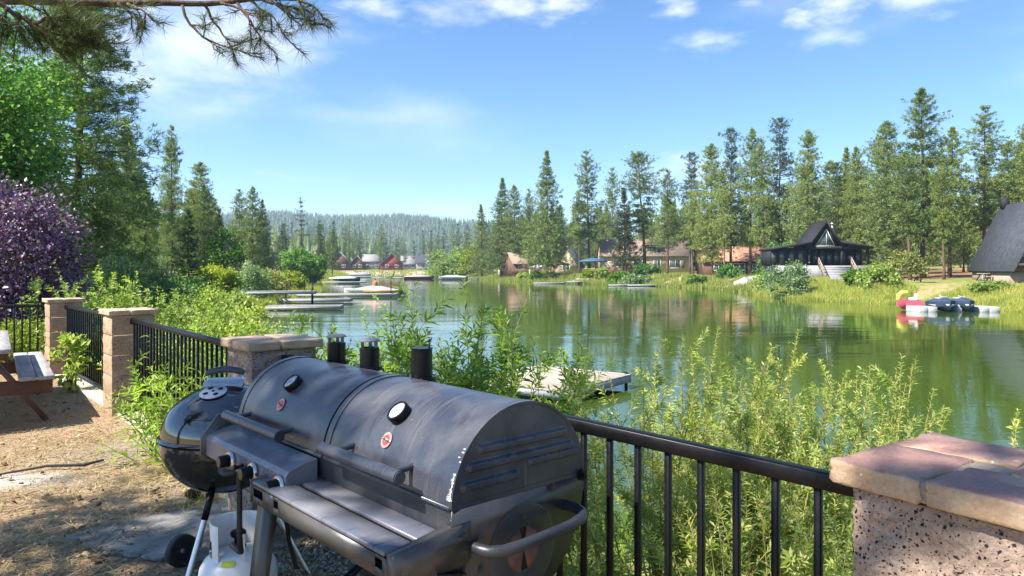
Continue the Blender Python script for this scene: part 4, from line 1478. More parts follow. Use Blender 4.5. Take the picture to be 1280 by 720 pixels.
# ------------------------------------------------------------------ mat, twig, cone, picnic table
mt = NP()
rg = np.random.default_rng(8)
loop = [(-2.42, 3.95), (-2.25, 3.82), (-2.0, 3.72), (-1.78, 3.66), (-1.55, 3.66), (-1.3, 3.72), (-1.12, 3.85), (-1.1, 4.1), (-1.3, 4.3), (-1.55, 4.55), (-1.8, 4.62), (-1.98, 4.42), (-2.2, 4.28), (-2.38, 4.12)]
fine = []
for i in range(len(loop)):
    p, q = np.array(loop[i]), np.array(loop[(i + 1) % len(loop)])
    for t in np.linspace(0, 1, 13)[:-1]:
        fine.append(p + (q - p) * t + rg.normal(size=2) * 0.011)
mt.prism(fine, 'z', 0.004, 0.024)
tag(mt.build('ground_mat', M['slate']), 'ragged edged grey mat lying on the straw by the kettle grill', 'mat')
tw = NP().tube([(-3.75, 5.02, 0.03), (-3.45, 5.35, 0.03), (-3.2, 5.38, 0.028), (-3.12, 5.5, 0.035)], [0.006, 0.010, 0.013, 0.008], 7)
tag(tw.build('fallen_twig', M['twig'], None, 60), 'thin dark fallen twig lying on the mulch at the left', 'twig')
pc = thing('pine_cone', 'small red brown pine cone lying on the straw beside the grey mat', 'pine cone', (-2.08, 4.68, 0.035), 0.4)
cacc = NP()
for k in range(70):
    t = k / 70
    a = k * 2.4
    rr = 0.034 * math.sin(PI * (0.12 + 0.8 * t)) + 0.004
    p0 = np.array([-0.045 + 0.09 * t, math.cos(a) * rr * 0.5, math.sin(a) * rr * 0.5])
    p1 = np.array([-0.045 + 0.09 * t + 0.012, math.cos(a) * rr, math.sin(a) * rr])
    cacc.bar(p0, p1, 0.014, 0.004)
cacc.build('scales', M['cone'], pc)
NP().tube([(-0.045, 0, 0), (0.04, 0, 0)], [0.012, 0.008], 7).build('core', M['cone'], pc)

TT = np.array([0.583, -0.813])
TQ = np.array([0.813, 0.583])
tb_c = TT * (-9.28) + TQ * (-0.25)
PT = thing('picnic_table', 'weathered grey picnic table with red brown legs at the left edge', 'picnic table', (tb_c[0], tb_c[1], 0), math.atan2(TT[1], TT[0]))
plk = NP().box((0, 0, 0), (2.45, 0.142, 0.042), None, 0.006).mesh('plank', M['bench_wood'])
for k in range(5):
    obj('plank', plk, PT, (0, -0.30 + k * 0.150, 0.735))
for s in (-1, 1):
    for k in range(2):
        obj('bench_plank', plk, PT, (-0.30, s * 0.575 + (k - 0.5) * 0.150, 0.43))
for xx in (-0.95, 0.78):
    for s in (-1, 1):
        NP().bar((xx, s * 0.16, 0.715), (xx, s * 0.66, 0.0), 0.05, 0.13, 0.004, 0, (1, 0, 0)).build('leg', M['leg_wood'], PT)
    NP().box((xx + 0.045, 0, 0.34), (0.045, 1.42, 0.135), None, 0.004).build('bench_support', M['leg_wood'], PT)
    NP().box((xx + 0.045, 0, 0.665), (0.045, 0.70, 0.095), None, 0.004).build('top_support', M['leg_wood'], PT)

# ------------------------------------------------------------------ litter and gravel (real geometry, too many to count)
rng = np.random.default_rng(11)
n = 52000
dep = 2.3 + 8.2 * rng.random(n) ** 1.5
lx = dep * rng.uniform(-0.75, 0.05, n)
q2 = np.column_stack([lx, dep])
clump = wave_noise(q2 + 3.1, 0.45) + 0.6 * wave_noise(q2 * 1.0 + 9, 0.17) + rng.normal(size=n) * 0.5
okk = inside(q2, PATIO) & (clump > -0.25)
q2 = q2[okk]
n = len(q2)
aa = rng.uniform(0, 2 * PI, n)
dirs = np.column_stack([np.cos(aa), np.sin(aa), rng.normal(size=n) * 0.10 + 0.05])
base = np.column_stack([q2, 0.012 * wave_noise(q2, 0.5) + 0.006 * wave_noise(q2, 0.17) + rng.uniform(0.002, 0.022, n)])
acc = NP()
ln = rng.uniform(0.06, 0.19, n)
wd = rng.uniform(0.0026, 0.0048, n)
side = np.column_stack([-np.sin(aa), np.cos(aa), np.zeros(n)]) * wd[:, None]
d_ = unit(dirs) * ln[:, None]
mid = base + d_ * 0.5 + np.column_stack([rng.normal(size=(n, 2)) * 0.008, rng.uniform(0, 0.008, n)])
v = np.stack([base - side / 2, base + side / 2, mid + side / 2, mid - side / 2, base + d_], 1).reshape(-1, 3)
i = np.arange(n)[:, None] * 5
acc.add(v, i + np.array([0, 1, 2, 3]))
acc.add(np.zeros((0, 3)), np.zeros((0, 3), int))
acc.f.append((np.arange(n)[:, None] * 5 + np.array([3, 2, 4]), 0))
tag(acc.build('needle_litter', M['litter']), 'dry tan pine needles strewn over the patio', 'litter', kind='stuff')

n = 20000
dep = rng.uniform(2.2, 5.2, n)
lx = -1.55 + rng.random(n) * 2.0
q2 = np.column_stack([lx, dep])
rel = q2 - GO
s_ = rel @ FENCE_N
t_ = rel @ FENCE_T
okk = (s_ > -0.75 + 0.2 * np.sin(t_ * 5)) & (s_ < 0.60) & (t_ < 0.4) & (t_ > -2.4)
okk |= (rng.random(n) < 0.10) & inside(q2, PATIO) & (s_ < 0.42)
q2 = q2[okk]
n = len(q2)
rad = rng.uniform(0.006, 0.017, n)
oct_ = np.array([(1, 0, 0), (-1, 0, 0), (0, 1, 0), (0, -1, 0), (0, 0, 1), (0, 0, -1)], float)
v = oct_[None] * rad[:, None, None] * rng.uniform(0.6, 1.2, (n, 6, 1))
aa = rng.uniform(0, 6.28, n)
c_, s2 = np.cos(aa)[:, None], np.sin(aa)[:, None]
v = np.stack([v[..., 0] * c_ - v[..., 1] * s2, v[..., 0] * s2 + v[..., 1] * c_, v[..., 2] * 0.7], 2)
v += np.column_stack([q2, 0.006 + rng.uniform(0, 0.012, n)])[:, None]
f = np.array([(0, 2, 4), (2, 1, 4), (1, 3, 4), (3, 0, 4), (2, 0, 5), (1, 2, 5), (3, 1, 5), (0, 3, 5)])
acc = NP().add(v.reshape(-1, 3), (np.arange(n)[:, None, None] * 6 + f[None]).reshape(-1, 3))
tag(acc.build('gravel', M['gravel']), 'grey gravel spread on the ground under the barrel grill', 'gravel', kind='stuff')

# broken bark chips and small stones among the straw
n = 1700
dep = 2.6 + 7.5 * rng.random(n) ** 1.4
q2 = np.column_stack([dep * rng.uniform(-0.75, 0.02, n), dep])
q2 = q2[inside(q2, PATIO) & (wave_noise(q2 + 5, 0.7) + rng.normal(size=len(q2)) * 0.6 > 0.1)]
n = len(q2)
hx_ = 0.006 + 0.022 * rng.random(n) ** 2
hy_ = hx_ * rng.uniform(0.3, 0.7, n)
hz_ = rng.uniform(0.003, 0.009, n)
aa = rng.uniform(0, 6.28, n)
cr = np.array([(-1, -1, -1), (1, -1, -1), (1, 1, -1), (-1, 1, -1), (-0.8, -0.7, 1), (0.7, -0.9, 1), (0.9, 0.8, 1), (-0.9, 0.6, 1)], float)
v = cr[None] * np.stack([hx_, hy_, hz_], 1)[:, None] * rng.uniform(0.7, 1.2, (n, 8, 1))
c_, s2 = np.cos(aa)[:, None], np.sin(aa)[:, None]
v = np.stack([v[..., 0] * c_ - v[..., 1] * s2, v[..., 0] * s2 + v[..., 1] * c_, v[..., 2] + v[..., 0] * rng.normal(size=(n, 1)) * 0.25], 2)
v += np.column_stack([q2, 0.012 * wave_noise(q2, 0.5) + 0.016 + hz_ * 0.5])[:, None]
f = np.array([(0, 3, 2, 1), (4, 5, 6, 7), (0, 1, 5, 4), (1, 2, 6, 5), (2, 3, 7, 6), (3, 0, 4, 7)])
chipm = leaf_mat('bark_chips', [(0.09, 0.055, 0.035), (0.16, 0.10, 0.06), (0.30, 0.21, 0.13), (0.44, 0.37, 0.29)], 0.0, 0.85)
tag(NP().add(v.reshape(-1, 3), (np.arange(n)[:, None, None] * 8 + f[None]).reshape(-1, 4)).build('bark_chips', chipm), 'brown and grey bark chips scattered among the straw', 'bark chips', kind='stuff')


# ------------------------------------------------------------------ conifers
def trunk_mesh(H, r0, r1, lean, seed, mat, dead=14, z0=0.12, z1=0.5, k=9):
    rg = np.random.default_rng(seed)
    acc = NP()
    zs = np.linspace(-0.3, H, 12)
    wob = np.cumsum(rg.normal(size=(12, 2)) * H * 0.0025, axis=0)
    t = np.clip(zs / H, 0, 1)
    pts = np.column_stack([wob[:, 0] + lean * H * t ** 1.5, wob[:, 1], zs])
    rad = r0 + (r1 - r0) * t ** 0.9
    rad[0] *= 1.35
    acc.tube(pts, rad, k)
    for q in range(dead):
        z = H * rg.uniform(z0, z1)
        a = rg.uniform(0, 6.28)
        l_ = H * rg.uniform(0.02, 0.06)
        p = np.array([np.interp(z, zs, pts[:, 0]), np.interp(z, zs, pts[:, 1]), z])
        acc.tube([p, p + np.array([math.cos(a), math.sin(a), rg.uniform(-0.3, 0.2)]) * l_], [0.03, 0.008], 3, 0, False)
    return acc.mesh('trunk', mat, 180), (zs, pts)


def pine_crown(H, base, rmax, nb, seed, mats, axis_, prof='pine', tuft=0.5, per=9, blades=12, droop=0.1, blade_w=0.088, sparse=0.08, ragged=0.35, limbw=0.035):
    """whorled limbs carrying sprays of needles; gaps and light show between the limbs"""
    rg = np.random.default_rng(seed)
    zs, ax = axis_
    acc = NP()
    T, D, S = [], [], []
    u = np.sort(rg.random(nb) ** 0.92)
    u = np.round(u * nb / 4.0) / (nb / 4.0) * 0.8 + u * 0.2
    az = rg.uniform(0, 6.28)
    lob = rg.uniform(0.7, 1.25, 24)
    for i in range(nb):
        az += 2.4 + rg.normal() * 0.3
        if rg.random() < sparse:
            continue
        uu = min(0.995, u[i])
        z = base + (H - base) * uu
        if prof == 'pine':
            p = (1 - uu) ** 0.62 * (0.45 + 0.55 * min(1, uu * 3.2))
        elif prof == 'column':
            p = (1 - uu) ** 0.38 * (0.55 + 0.45 * min(1, uu * 5)) * (0.85 + 0.3 * math.sin(uu * 17 + seed))
        elif prof == 'cone':
            p = (1 - uu) ** 0.95
        else:
            p = (1 - uu) ** 0.5 * (0.2 + 0.8 * min(1, uu * 1.3))
        ln = max(0.25, rmax * p * rg.uniform(1 - ragged, 1.12) * lob[int(uu * 23)])
        up = (0.35 + 0.5 * uu) - droop * (1 - uu) * 4
        p0 = np.array([np.interp(z, zs, ax[:, 0]), np.interp(z, zs, ax[:, 1]), z])
        h = np.array([math.cos(az), math.sin(az), 0.0])
        side = np.array([-h[1], h[0], 0.0])
        k = max(3, int(per * (0.35 + ln / rmax)))
        t = np.sort(rg.uniform(0.22, 1.0, k))
        t[-1] = 1.0
        curve = up * t * 0.55 - 0.30 * t * t * (1 - uu) * (1 + droop) + (0.10 * t ** 3)
        pts = p0 + h * (ln * t)[:, None] + np.array([0, 0, 1.0]) * (ln * curve)[:, None]
        pts = pts + side * (rg.normal(size=k) * 0.20 * ln * t)[:, None] + np.array([0, 0, 1.0]) * (rg.normal(size=k) * 0.06 * ln)[:, None]
        tip = p0 + h * ln * 0.92 + np.array([0, 0, ln * (up * 0.5 - 0.28 * (1 - uu) * (1 + droop))])
        mid = p0 + h * ln * 0.5 + np.array([0, 0, ln * (up * 0.275 - 0.075 * (1 - uu))])
        acc.tube([p0, mid, tip], [limbw * (0.5 + ln / rmax), limbw * 0.6, limbw * 0.2], 3, 1, False)
        T.append(pts)
        D.append(np.broadcast_to(h + np.array([0, 0, 0.35]), (k, 3)))
        S.append(tuft * rg.uniform(0.65, 1.25, k) * (0.75 + 0.35 * (1 - uu)))
    # leader
    kt = 6
    zt = np.linspace(0.93, 1.01, kt)
    T.append(np.column_stack([np.interp(zt * H, zs, ax[:, 0]), np.interp(zt * H, zs, ax[:, 1]), zt * H]))
    D.append(np.tile([0, 0, 1.0], (kt, 1)))
    S.append(np.full(kt, tuft * 0.6))
    T, D, S = np.concatenate(T), np.concatenate(D), np.concatenate(S)
    n = len(T)
    tt, dd, ss = np.repeat(T, blades, 0), np.repeat(D, blades, 0), np.repeat(S, blades)
    dirs = unit(unit(dd) * 0.55 + rg.normal(size=(n * blades, 3)) * np.array([0.75, 0.75, 0.5]) + np.array([0, 0, 0.15]))
    tt = tt + rg.normal(size=tt.shape) * (ss * 0.22)[:, None]
    m_ = len(tt)
    sd = unit(np.cross(dirs, rg.normal(size=(m_, 3))))
    w = (ss * blade_w)[:, None]
    l_ = (ss * rg.uniform(0.7, 1.15, m_))[:, None]
    v = np.stack([tt - dirs * l_ * 0.25, tt + dirs * l_ * 0.2 + sd * w, tt + dirs * l_ * 0.75, tt + dirs * l_ * 0.2 - sd * w], 1).reshape(-1, 3)
    i = np.arange(m_)[:, None] * 4
    acc.add(v, i + np.array([0, 1, 2, 3]))
    return acc.mesh('crown', mats)


PROTO = {}


def proto(key, H, r0, lean, seed, base, rmax, nb, mat, bark='bark', **kw):
    dead = kw.pop('dead', 16)
    tm, axm = trunk_mesh(H, r0, 0.03, lean, seed, M[bark], dead, 0.1, max(0.16, base / H))
    cm = pine_crown(H, base, rmax, nb, seed + 100, [M[mat], M[bark]], axm, **kw)
    PROTO[key] = (H, tm, cm)


proto('tall_a', 24, 0.34, 0.00, 1, 4.5, 6.4, 247, 'pine', prof='pine', per=15, tuft=0.50)
proto('tall_b', 24, 0.32, 0.01, 2, 6.5, 5.4, 195, 'pine', 'bark_red', prof='column', per=13, tuft=0.50, sparse=0.2, ragged=0.45)
proto('tall_c', 24, 0.30, -0.01, 3, 3.0, 7.0, 273, 'pine_pale', prof='pine', per=15, tuft=0.53)
proto('tall_d', 24, 0.33, 0.01, 4, 7.5, 6.4, 182, 'pine', 'bark_red', prof='round', per=15, tuft=0.53, sparse=0.2)
proto('tall_e', 24, 0.30, 0.0, 5, 5.0, 4.8, 234, 'pine_dark', prof='column', per=12, tuft=0.44, ragged=0.45)
proto('tall_f', 24, 0.30, 0.0, 6, 2.2, 7.0, 299, 'pine', prof='cone', per=15, tuft=0.48)
proto('tall_g', 24, 0.36, 0.085, 7, 8.5, 6.8, 156, 'pine', 'bark_red', prof='round', per=16, tuft=0.53, sparse=0.15)
proto('tall_h', 24, 0.28, -0.015, 16, 8.0, 5.2, 169, 'pine_pale', 'bark_grey', prof='column', per=13, tuft=0.50, sparse=0.2, ragged=0.5)
proto('spruce', 14, 0.22, 0.0, 8, 1.2, 3.2, 170, 'spruce', prof='cone', per=11, tuft=0.42, droop=0.22, ragged=0.22)
proto('spruce_dark', 10, 0.16, 0.0, 9, 0.4, 2.6, 170, 'pine_dark', prof='cone', per=10, tuft=0.36, droop=0.15, ragged=0.22)
proto('snag', 20, 0.26, 0.01, 10, 8.0, 3.0, 44, 'pine_dark', prof='column', per=4, tuft=0.55, sparse=0.3, ragged=0.6)
proto('near_pale', 16, 0.24, 0.0, 11, 1.2, 4.8, 240, 'pine_pale', prof='pine', per=26, tuft=0.36, blades=16, blade_w=0.055, sparse=0.08)
proto('near_mid', 18, 0.24, 0.0, 12, 1.6, 4.6, 230, 'pine_pale', prof='pine', per=20, tuft=0.40, blades=14, blade_w=0.06, sparse=0.14, ragged=0.45)
proto('small_a', 20, 0.24, 0, 13, 3.0, 3.2, 70, 'pine_dark', prof='cone', per=6, tuft=0.85, blades=6, dead=4)
proto('small_b', 20, 0.24, 0, 14, 5.0, 2.8, 60, 'pine', prof='pine', per=6, tuft=0.9, blades=6, dead=4)
proto('small_c', 20, 0.24, 0, 15, 4.0, 2.6, 60, 'pine_dark', prof='column', per=6, tuft=0.85, blades=6, dead=4)


def pine(key, x, y, H, label, group=None, wide=1.0, rz=None, lean=0.0, z=None):
    H0, tm, cm = PROTO[key]
    s = H / H0
    t = thing('pine_tree' if 'spruce' not in key else 'spruce_tree', label, 'tree', (x, y, gz(x, y) if z is None else z), rng.uniform(0, 6.28) if rz is None else rz, group)
    wide *= rng.uniform(0.88, 1.14)
    t.scale = (s * wide, s * wide * rng.uniform(0.9, 1.1), s)
    if rz is None:
        t.rotation_euler[0], t.rotation_euler[1] = rng.normal() * 0.018, rng.normal() * 0.018
    obj('trunk', tm, t)
    obj('crown', cm, t)
    return t


def pine_px(key, px, top, y, label, group=None, **kw):
    """tree standing y metres away whose top rises to the given height"""
    x = (px - 640) / 900 * y
    z = gz(x, y)
    H = 1.5 + (335 - top) / 900 * y - z
    return pine(key, x, y, H, label, group, **kw)


rng = np.random.default_rng(21)
# right-hand shore, one by one
for a in [
    ('tall_f', 602, 256, 206, 'narrow young pine at the left end of the far shore stand', 0.9),
    ('tall_f', 626, 223, 190, 'bushy pine left of the tallest lone pine on the far shore', 1.0),
    ('tall_a', 645, 232, 186, 'pine half hidden between the bushy pine and the tallest lone pine', 0.8),
    ('tall_b', 661, 238, 180, 'slim pine close on the left of the tallest lone pine', 0.8),
    ('tall_f', 684, 190, 160, 'tallest lone conical pine in front of the canopied terrace', 0.92),
    ('tall_b', 737, 190, 165, 'ragged high pine left of the tan gabled house', 0.82),
    ('tall_h', 724, 240, 172, 'shorter pale pine standing just left of the ragged high pine', 0.8),
    ('tall_b', 765, 211, 182, 'lopsided pine rising behind the roof of the tan gabled house', 0.8),
    ('spruce', 783, 236, 146, 'brownish full spruce in front of the tan gabled house', 1.05),
    ('tall_g', 806, 190, 148, 'pine with a leaning bare red trunk beside the tan gabled house', 0.95),
    ('tall_b', 835, 214, 142, 'thin pine right of the leaning red trunk', 0.75),
    ('tall_e', 862, 193, 150, 'dark narrow pine between the tan house and the orange roofed house', 0.85),
    ('tall_h', 866, 240, 138, 'light crowned pine with a bare grey trunk left of the orange roofed house', 0.9),
    ('tall_c', 889, 181, 128, 'broad pale pine in front of the orange roofed house', 0.78),
    ('tall_e', 913, 163, 132, 'dark spire topped pine behind the orange roofed house', 0.9),
    ('tall_h', 905, 215, 122, 'straight stemmed pine on the lawn beside the orange roof', 0.8),
    ('tall_a', 937, 162, 124, 'dense pine right of the orange roofed house', 0.72),
    ('tall_b', 955, 175, 114, 'tall straight pine beside the left wing of the black cottage', 0.7),
    ('tall_e', 973, 149, 118, 'highest pointed pine behind the left wing of the black cottage', 0.85),
    ('tall_c', 1009, 164, 98, 'pale cone shaped pine standing over the gable of the black cottage', 0.72),
    ('tall_e', 1048, 205, 112, 'thin dark pine behind the right wing of the black cottage', 0.8),
    ('tall_a', 1074, 184, 108, 'full pine right behind the black cottage chimney', 0.85),
    ('tall_d', 1096, 172, 114, 'round topped pine among the big clump right of the black cottage', 0.9),
    ('tall_c', 1112, 152, 92, 'pale pine at the front of the big clump right of the black cottage', 0.8),
    ('tall_a', 1154, 113, 92, 'highest pine of all, in the middle of the clump beside the dark roof', 0.88),
    ('tall_d', 1138, 190, 84, 'lower spreading pine below the highest pine of all', 0.9),
    ('tall_a', 1187, 160, 90, 'pine right of the highest pine of all', 0.75),
    ('tall_d', 1180, 205, 82, 'pine with heavy boughs left of the dark steep roof', 0.85),
    ('tall_b', 1230, 136, 94, 'ragged pine rising behind the dark steep roof', 0.92),
    ('tall_c', 1262, 178, 100, 'pale pine behind the ridge of the dark steep roof', 0.8),
    ('tall_a', 1284, 148, 92, 'pine cut by the right edge behind the dark steep roof', 0.9),
]:
    pine_px(a[0], a[1], a[2], a[3], a[4], None, wide=a[5])

n = 0
while n < 170:
    y = rng.uniform(112, 240)
    px = rng.uniform(800, 1330) if n % 4 else rng.uniform(620, 800)
    if (px < 980 and y < 160) or (px < 800 and y < 205):
        continue
    x = (px - 640) / 900 * y
    pine(str(rng.choice(['tall_a', 'tall_f', 'tall_c', 'tall_f', 'tall_e', 'tall_h'])), x, y, rng.uniform(13, 20.5), 'pine in the back rows of the far shore wood', 'pines in the back rows of the far shore wood', 0.85)
    n += 1

# left-hand shore
for a in [
    ('near_pale', 92, -70, 27, 'huge pale pine towering at the left behind the green maple', 0.95),
    ('near_mid', 163, 148, 52, 'slender pine with a bare spire right of the huge pale pine', 0.62),
    ('near_pale', 180, 232, 40, 'bushy yellowish pine below the slender pine with the spire', 0.8),
    ('near_pale', 140, 190, 46, 'pale full pine tucked behind the purple leaved tree', 0.7),
    ('near_mid', 214, 158, 74, 'tall pine with a crooked top standing alone against the sky at left', 0.66),
    ('spruce_dark', 236, 262, 48, 'small dark green spruce at the left shore', 1.0),
    ('tall_e', 246, 238, 88, 'dark pine just right of the tall crooked topped pine', 1.0),
    ('tall_a', 264, 246, 98, 'dark pine behind the bright round tree on the left shore', 0.9),
    ('spruce_dark', 272, 262, 78, 'dark conical tree beside the bright round tree on the left shore', 0.9),
    ('tall_b', 299, 238, 112, 'left one of the paired pointed pines on the left shore', 0.95),
    ('tall_a', 316, 234, 108, 'right one of the paired pointed pines on the left shore', 0.85),
    ('tall_f', 332, 250, 114, 'conical pine right of the paired pointed pines', 0.85),
    ('tall_e', 354, 280, 130, 'short dark pine left of the sparse bare topped pine', 1.0),
    ('snag', 378, 248, 138, 'sparse bare topped pine standing above the left shoreline', 1.0),
    ('tall_e', 402, 281, 165, 'dark pine right of the sparse bare topped pine', 1.0),
    ('tall_a', 415, 288, 180, 'rounded pine by the left end of the distant cabins', 1.0),
]:
    pine_px(a[0], a[1], a[2], a[3], a[4], None, wide=a[5])
for k in range(34):
    y = rng.uniform(70, 170)
    x = -y * rng.uniform(0.36, 0.70) - 4
    pine(str(rng.choice(['tall_a', 'tall_b', 'tall_c', 'tall_e', 'tall_f'])), x, y, rng.uniform(9, 14.5), 'pine in the wood along the left shore', 'pines in the wood along the left shore', 0.9)

# beyond the head of the lake
for k in range(120):
    y = rng.uniform(335, 560)
    px = rng.uniform(325, 640)
    x = (px - 640) / 900 * y
    pine(str(rng.choice(['small_a', 'small_b', 'small_c'])), x, y, (335 - rng.uniform(277, 306)) / 900 * y + 1.5, 'distant pine in the band of woodland at the head of the lake', 'distant pines at the head of the lake', 1.0, z=1.0)


# ------------------------------------------------------------------ broadleaf trees and shrubs
def leafy(name, label, cat, c, rx, ry, h, nleaf, ll, lw, mat, base=0.0, nclump=60, stems=6, trunk=0.0, group=None, seed=0, bark='bark_grey', z=None, dome=False, hang=0.0, shell=0.55):
    """crown of leaf clumps through an uneven volume, limbs running out to the clumps"""
    rg = np.random.default_rng(seed + 500)
    g = gz(*c) if z is None else z
    t = thing(name, label, cat, (c[0], c[1], g), 0, group)
    d = unit(rg.normal(size=(nclump, 3)))
    rad = shell + (1 - shell) * rg.random(nclump) ** 0.6
    lump = 0.80 + 0.28 * rg.random(nclump)
    zc = base + (h - base) * (0.5 if not dome else 0.30)
    hz = (h - base) * (0.5 if not dome else 0.70)
    d[:, 2] = np.where(dome & (d[:, 2] < -0.35), -d[:, 2], d[:, 2])
    cl = d * (rad * lump)[:, None] * np.array([rx, ry, hz]) + np.array([0, 0, zc])
    cl[:, 2] = np.maximum(cl[:, 2], base * 0.6 + 0.04)
    size = (rx + ry + hz) / 3 * rg.uniform(0.16, 0.34, nclump)
    wgt = size ** 1.6
    idx = rg.choice(nclump, nleaf, p=wgt / wgt.sum())
    off = rg.normal(size=(nleaf, 3)) * np.array([0.62, 0.62, 0.46])
    p = cl[idx] + off * size[idx][:, None]
    outd = unit(p - np.array([0, 0, zc * 0.8]))
    dirs = unit(outd * 0.6 + rg.normal(size=(nleaf, 3)) * 0.7 + np.array([0, 0, 0.1 - hang]))
    nrm = unit(outd * 0.5 + rg.normal(size=(nleaf, 3)) * 0.55 + np.array([0, 0, 0.75]))
    acc = NP()
    sc = rg.uniform(0.6, 1.25, nleaf)
    leaves(acc, p, dirs, nrm, ll * sc, lw * sc)
    acc.build('crown' if trunk else 'foliage', M[mat], t)
    st = NP()
    if trunk:
        st.tube([(0, 0, -0.1), (0.03 * h, 0, base * 0.6 + 0.1), (0, 0.02 * h, zc)], [trunk, trunk * 0.8, trunk * 0.45], 8)
    for k in rg.choice(nclump, min(nclump, stems), replace=False):
        s0 = np.array([0, 0, base * 0.7]) if trunk else np.array([*(rg.normal(size=2) * 0.15 * rx), 0])
        e_ = cl[k]
        m_ = s0 * 0.5 + e_ * 0.5 + np.array([0, 0, 0.12 * h])
        st.tube([s0, m_, e_], [max(0.012, trunk * 0.4), max(0.008, trunk * 0.25), 0.004], 5)
    st.build('trunk' if trunk else 'stems', M[bark], t, 180)
    return t


def px_pt(px, y):
    return ((px - 640) / 900 * y, y)


leafy('maple_tree', 'large deep green broadleaf tree at the left edge under the pine bough', 'tree', px_pt(-22, 16.5), 1.6, 1.6, 7.0, 15000, 0.13, 0.095, 'maple', 2.0, 190, 30, 0.16, seed=1, shell=0.35)
leafy('bright_tree', 'bright yellow green broadleaf tree high behind the green maple', 'tree', px_pt(-30, 22), 2.6, 2.3, 10.5, 11000, 0.15, 0.11, 'bright', 4.0, 120, 20, 0.2, seed=2)
leafy('purple_tree', 'purple leaved domed tree behind the far left railing', 'tree', px_pt(14, 14.5), 1.22, 1.2, 3.75, 22000, 0.095, 0.055, 'purple', 0.45, 130, 22, 0.09, seed=3, hang=0.15, shell=0.4)
leafy('juniper', 'low yellow green juniper behind the railing at the left edge', 'shrub', px_pt(0, 12.4), 1.0, 0.7, 1.05, 9000, 0.07, 0.028, 'yellow', 0.0, 50, 8, seed=4, dome=True)
leafy('juniper', 'dark green low juniper at the foot of the purple tree', 'shrub', px_pt(75, 13.0), 0.9, 0.6, 0.95, 7000, 0.07, 0.03, 'maple', 0.0, 40, 8, seed=5, dome=True)
leafy('broadleaf_tree', 'dark blue green rounded tree between the purple tree and the pines', 'tree', px_pt(118, 30), 1.1, 1.1, 4.2, 6000, 0.14, 0.08, 'pine_dark', 1.0, 40, 10, 0.1, seed=6)
leafy('shrub', 'pale blue green shrub behind the purple tree', 'shrub', px_pt(140, 24), 1.25, 1.1, 2.7, 8000, 0.11, 0.05, 'shrub_blue', 0.0, 50, 14, seed=7, dome=True)
leafy('shrub', 'blue green shrub under the bushy yellowish pine', 'shrub', px_pt(190, 30), 1.7, 1.4, 2.6, 8000, 0.13, 0.06, 'shrub_blue', 0.0, 50, 12, seed=8, dome=True)
# the leafy bank left of the grill
for k, (px, y, rx, h, nl, lab, mt_) in enumerate((
        (255, 13.6, 1.2, 1.10, 5500, 'rounded light green shrub at the back of the left bank', 'shrub'),
        (300, 11.6, 1.0, 0.80, 5500, 'light green shrub between the tan pillar and the speckled pillar', 'shrub'),
        (335, 13.0, 1.2, 0.55, 5500, 'light green shrub on the bank above the speckled pillar', 'shrub'))):
    leafy('shrub', lab, 'shrub', px_pt(px, y), rx, rx * 0.85, h - gz(*px_pt(px, y)), nl, 0.085, 0.042, mt_, 0.0, 70, 22, seed=20 + k, bark='stem_green', dome=True, shell=0.35)
BANK = [((128, 13.2), 26, 1.85, 1.2, 'tall pale leaved shrub rising right behind the farthest pillar', 'shrub'),
        ((172, 11.6), 24, 1.70, 1.0, 'pale leaved shrub above the cap of the tan pillar', 'shrub'),
        ((208, 12.4), 24, 1.60, 1.0, 'loose light green shrub with long upright shoots on the left bank', 'shrub'),
        ((242, 11.2), 22, 1.25, 0.9, 'glinting light green shrub in the middle of the left bank', 'shrub'),
        ((285, 10.4), 20, 0.95, 0.9, 'light green shrub with a few tall shoots above the overgrown railing', 'shrub'),
        ((215, 9.2), 24, 0.90, 0.8, 'light green shrub close behind the overgrown railing', 'shrub'),
        ((150, 10.6), 22, 1.15, 0.8, 'light green shrub filling the gap between the two far left pillars', 'shrub')]
leafy('shrub', 'leafy sprig growing through the short railing by the farthest pillar', 'shrub', (PIL_B[0] - 1.35, PIL_B[1] + 1.2), 0.20, 0.20, 0.72, 420, 0.085, 0.045, 'shrub', 0.0, 16, 10, seed=40, bark='stem_green', z=0)
